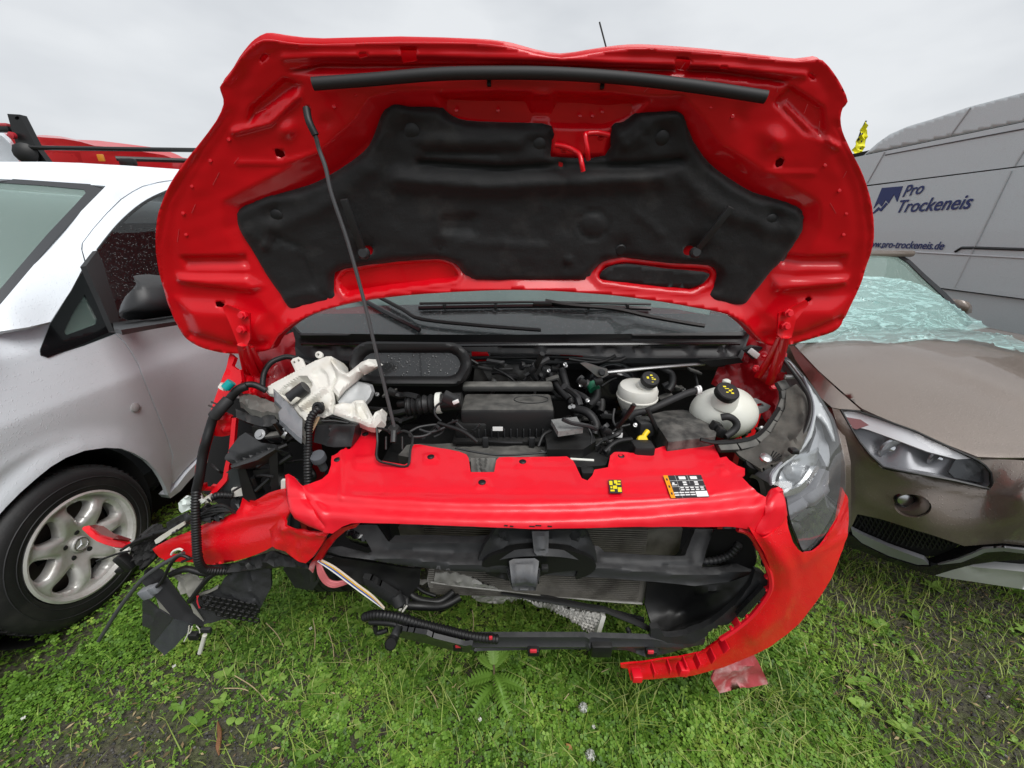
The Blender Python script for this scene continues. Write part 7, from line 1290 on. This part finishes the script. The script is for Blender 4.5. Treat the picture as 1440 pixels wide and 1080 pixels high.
# broad-leaf weeds and single plants
WEED = leafmat('weed_leaf', [(.07, .15, .02), (.15, .29, .04), (.28, .44, .09)], .45, .35)
def leaf(V, Fc, T, p, a, ln, wd, rise, droop, tn, lobes=0, seg=7):
    seg = max(seg, lobes * 4)
    n0 = len(V); dx, dy = math.cos(a), math.sin(a)
    for i in range(seg + 1):
        t = i / seg; w = wd * math.sin(math.pi * min(1, .06 + t * .92)) ** .8
        if lobes: w *= (.28 + .9 * ((t * lobes) % 1.0)) * (1 - .35 * t)
        r_ = ln * t; z = rise * ln * t - droop * ln * t * t
        for sgn, lift in ((-1, .22), (0, 0), (1, .22)): V.append((p[0] + dx * r_ - dy * w * sgn, p[1] + dy * r_ + dx * w * sgn, p[2] + z + lift * w)); T.append(tn + (.12 if sgn == 0 else 0))
        if i:
            a0, b0 = n0 + 3 * (i - 1), n0 + 3 * i; Fc += [(a0, a0 + 1, b0 + 1, b0), (a0 + 1, a0 + 2, b0 + 2, b0 + 1)]
def plant(name, u, v, label, cat, n, ln, wd, rise, droop, lobes=0, tint=.5, seed=0, group=None, stem=0):
    p = PZ(u, v, 0); p[2] = gz(p[0], p[1]); r_ = root(name, tuple(p), label, cat, group); rg = np.random.default_rng(seed)
    for k in range(n):
        V, Fc, T = [], [], []; leaf(V, Fc, T, p + [0, 0, stem * k / n], 2 * math.pi * k / n + rg.uniform(-.3, .3), ln * rg.uniform(.65, 1.1), wd * rg.uniform(.8, 1.2), rise * rg.uniform(.6, 1.3), droop, tint + rg.uniform(-.12, .12), lobes); bulk('leaf', V, Fc, T, WEED, None, r_)
    return r_
tp = PZ(695, 985, 0); tp[2] = gz(tp[0], tp[1])
th = root('thistle', tuple(tp), 'tall thistle with jagged leaves growing in front of the torn lower bar', 'weed')
def pinnate(p, d, up, ln, wd, droop, tn, n=9):
    V, Fc, T = [], [], []; d = np.array(d, float); d /= np.linalg.norm(d); side = np.cross(d, up); side /= np.linalg.norm(side)
    pos = lambda t: np.array(p) + d * ln * t + np.array([0, 0, -droop * ln * t * t])
    for i in range(n):
        t0, t1 = i / n, (i + 1) / n; a, b = pos(t0), pos(t1); m = .22 * wd * math.sin(math.pi * min(1, .15 + t0 * .85)); k = len(V)
        V += [a - side * m, a + side * m, b - side * m * .9, b + side * m * .9]; T += [tn + .1] * 4; Fc += [(k, k + 1, k + 3), (k, k + 3, k + 2)]
        w = wd * math.sin(math.pi * min(1, .2 + t0 * .75)) ** .7
        for s_ in (-1, 1):
            k = len(V); tip = (a + b) / 2 + side * s_ * w + d * ln * .09 + np.array([0, 0, .12 * w]); V += [a + side * s_ * m * .8, b + side * s_ * m * .8, tip, (a + b) / 2 + side * s_ * w * .6 - d * ln * .02]; T += [tn, tn, tn + .2, tn]; Fc += [(k, k + 1, k + 2), (k, k + 2, k + 3)]
    return V, Fc, T
stem_top = tp + np.array([.0, .03, .15])
for (h, d, ln, wd, dr, tn) in ((1.0, (-.1, .6, .6), .10, .030, .2, .9), (.95, (.5, .5, .45), .10, .028, .4, .8), (.9, (-.6, .4, .4), .095, .027, .4, .85), (.75, (.25, -.5, .3), .11, .030, .7, .7), (.7, (-.8, -.1, .2), .13, .034, .5, .7), (.6, (.85, -.15, .25), .14, .036, .5, .65), (.45, (-.6, -.6, .2), .13, .034, .5, .6), (.4, (.5, -.75, .25), .13, .036, .5, .75), (.3, (.9, .35, .2), .11, .03, .4, .55), (.3, (-.9, .3, .2), .11, .03, .4, .5)):
    V, Fc, T = pinnate(tp + (stem_top - tp) * h, d, (0, 0, 1), ln * .82, wd * .85, dr, tn * .7); bulk('leaf', V, Fc, T, WEED, None, th)
MB().tube([tp, stem_top], [.0055, .0035], 7).build('stem', M('stem_purple', (.13, .10, .06), .5), th)
for i, (u, v, n, ln, wd, lab) in enumerate(((690, 905, 6, .075, .018, 'young thistle sprouting behind the lower bar under the red van'), (640, 970, 6, .06, .014, 'toothed leafy weed left of the tall thistle'), (560, 965, 5, .06, .013, 'pale rosette weed below the open black pipe'), (790, 930, 6, .07, .010, 'narrow-leaved weed right of the tall thistle under the bar'), (860, 985, 5, .055, .012, 'small broad-leaved weed beside the right tuft of grass'), (45, 970, 7, .06, .010, 'bright feathery weed on the worn soil by the white car'), (925, 1050, 5, .05, .013, 'low pale weed at the bottom edge in the middle'), (740, 870, 6, .07, .012, 'small green weed in the shade below the bent radiator'), (985, 885, 5, .05, .010, 'little weed in the gap under the air guide'))):
    plant('weed', u, v, lab, 'weed', n, ln, wd, .5, .4, 4 if i < 3 or i == 5 else 0, .6, 40 + i)
for i, (u, v, s, lab) in enumerate(((405, 904, .014, 'round pale green leaf under the end of the hanging grey cable'), (325, 1013, .015, 'pair-leaved seedling with pale round leaves left of the dry brown stalk'), (490, 932, .012, 'round bright leaf standing in the clover left of the open pipe'), (400, 952, .011, 'single round leaf on a thin stalk among the clover at centre left'), (800, 965, .012, 'oval leaf standing in the clover right of the thistle'))):
    p = PZ(u, v, .03); r_ = root('round_leaf_plant', (p[0], p[1], gz(p[0], p[1])), lab, 'plant'); MB().tube([(p[0], p[1], 0), tuple(p)], .0013, 5).build('stem', M('stem_green', (.10, .17, .04), .5) if i == 0 else bpy.data.materials['stem_green'], r_)
    for k in range(2 if i == 1 else 1):
        c = p + ([.03, 0, 0] if k else [0, 0, 0]); q = [c + [s * math.cos(t), s * .8 * math.sin(t), .003 * math.cos(2 * t)] for t in np.linspace(0, 2 * math.pi, 12, endpoint=False)]; bulk('leaf', [c] + q, [(0, j + 1, (j + 1) % 12 + 1) for j in range(12)], [.95] * 13, WEED, None, r_)
V, Fc, T = [], [], []; rg = np.random.default_rng(55)
for x, y in np.vstack([pts(330, -1.2, 1.15, .63, 1.4, 56), pts(150, .8, 2.4, .65, 1.6, 57)]):
    if rg.random() > cover(x, y) + .1: continue
    k = rg.integers(3, 7); a0 = rg.uniform(0, 6.28); ln = rg.uniform(.02, .055); tn = rg.uniform(.3, .95)
    for q in range(k): leaf(V, Fc, T, (x, y, gz(x, y) + .008), a0 + 6.28 * q / k + rg.uniform(-.3, .3), ln * rg.uniform(.7, 1.2), ln * rg.uniform(.16, .34), rg.uniform(.3, .8), .3, tn, 3 if rg.random() < .3 else 0, 4)
bulk('broad_leaf_cover', V, Fc, T, WEED)
# tuft of long grass
for (u, v, n, lab, sd) in ((885, 1000, 60, 'tuft of long fine grass beside the torn red bumper end', 3), (565, 1000, 34, 'loose tuft of grass left of the tall thistle', 4), (1090, 985, 40, 'yellowish grass tuft under the red bumper corner', 5), (1230, 845, 46, 'grass tuft in front of the brown car fog lamp', 6)):
    p = PZ(u, v, 0); rg = np.random.default_rng(sd); V, Fc, T = blades(p[:2] + rg.normal(0, .035, (n, 2)), sd, .07, .16, .0017, 1.3, 3, .12); bulk_o = bulk('grass_tuft', V, Fc, T, GRS, None); tag(bulk_o, lab, 'grass tuft')
# dandelion clocks
DND = M('seed_fluff', (.55, .55, .52), .8)
for (u, v, h, lab) in ((820, 995, .05, 'dandelion clock standing just right of the tall thistle'), (830, 1062, .04, 'dandelion clock at the bottom edge of the picture')):
    p = PZ(u, v, h); r_ = root('dandelion', (p[0], p[1], 0), lab, 'dandelion'); MB().tube([(p[0], p[1] + .01, 0), tuple(p)], .0015, 5).build('stem', bpy.data.materials['stem_green'], r_)
    mb = MB(); rg = np.random.default_rng(9)
    for k in range(110):
        d = rg.normal(0, 1, 3); d /= np.linalg.norm(d); s = .016 * rg.uniform(.85, 1.05); q = p + d * s; mb.tube([p + d * .002, q], .0003, 3, False)
        t = np.cross(d, [0, 0, 1.]); t /= np.linalg.norm(t) + 1e-6; w = np.cross(d, t); mb.add([q + t * .003, q - t * .0015 + w * .0026, q - t * .0015 - w * .0026], [[0, 1, 2]])
    f = mb.build('seed_head', DND, r_, smooth=False)
# little flowers, dry stalks and scraps
STK = M('dry_straw', (.42, .33, .19), .6)
sl_ = [((330, 950), (378, 990), .03, 'bent dry straw stalk in the clover left of centre'), ((315, 968), (358, 975), .012, 'short pale straw lying left of the bent straw'), ((318, 872), (336, 896), .03, 'thin yellow stalk leaning below the honeycomb insert'), ((374, 876), (402, 916), .04, 'pale stalk leaning in the clover below the red corner piece'), ((440, 870), (442, 915), .06, 'upright dry stalk by the left of the open pipe'), ((462, 888), (470, 938), .05, 'dry seed stalk nearest to the open black pipe'), ((600, 965), (618, 1005), .05, 'bent brown stalk left of the thistle stem'), ((800, 975), (782, 1000), .05, 'pale stalk with white tip right of the thistle'), ((846, 945), (862, 942), .06, 'looped dry stalk under the torn red bumper end'), ((1285, 905), (1300, 935), .05, 'curved pale stalk on the gravel right of the bumper'), ((664, 858), (664, 895), .07, 'thin arched stalk in the shade under the radiator'), ((1130, 900), (1140, 960), .05, 'yellow grass stalk below the red bumper corner')]
for (a, b, h, lab) in sl_:
    A, B2 = PZ(*a, h), PZ(*b, .006); A[2] = h; m = (A + B2) / 2 + [.006, .004, .006]; tag(MB().tube(spline([A, m, B2], 4), .0016, 5).build('dry_stalk', STK, None), lab, 'dry stalk', 'dry stalks in the grass')
tag(MB().tube(spline([PZ(306, 1015, .01), PZ(309, 1032, .014), PZ(307, 1048, .012), PZ(308, 1062, .006)], 4), [.002, .003, .005, .007, .0065, .007, .008, .0075, .008, .007, .005, .003, .002], 8).build('dry_catkin', M('dry_brown', (.20, .09, .04), .7, bump=((200, .8, .003),)), None), 'brown dried catkin lying on the clover at bottom left', 'dry plant')
PET = M('white_petal', (.6, .6, .55), .6)
for i, (u, v, lab) in enumerate(((245, 937, 'white clover flower below the black hanging panels'), (437, 884, 'white flower on the stalk left of the open pipe'), (675, 1012, 'tiny white flower left of the thistle stem'), (835, 1022, 'tiny white flower above the lower dandelion clock'), (33, 1010, 'small white blossom on the bare soil at far left'))):
    p = PZ(u, v, .03); bm_ = MB()
    for k in range(9):
        a = k * .7; bm_.tube([p, p + np.array([.006 * math.cos(a), .006 * math.sin(a), .002 * (k % 3)])], [.0012, .002], 4)
    tag(bm_.build('white_flower', PET, None), lab, 'flower')
for i, (u, v, lab) in enumerate(((1098, 945, 'tan fallen leaf in the grass under the bumper corner'), (805, 1058, 'small orange leaf beside the lower dandelion clock'))):
    p = PZ(u, v, .02); V, Fc, T = [], [], []; leaf(V, Fc, T, p, 1.2 + i, .03, .008, .3, .3, .5, 0, 5); o_ = link('fallen_leaf', V, Fc, M('leaf_tan', (.40, .22, .08), .6) if i == 0 else bpy.data.materials['leaf_tan'], None); tag(o_, lab, 'leaf')
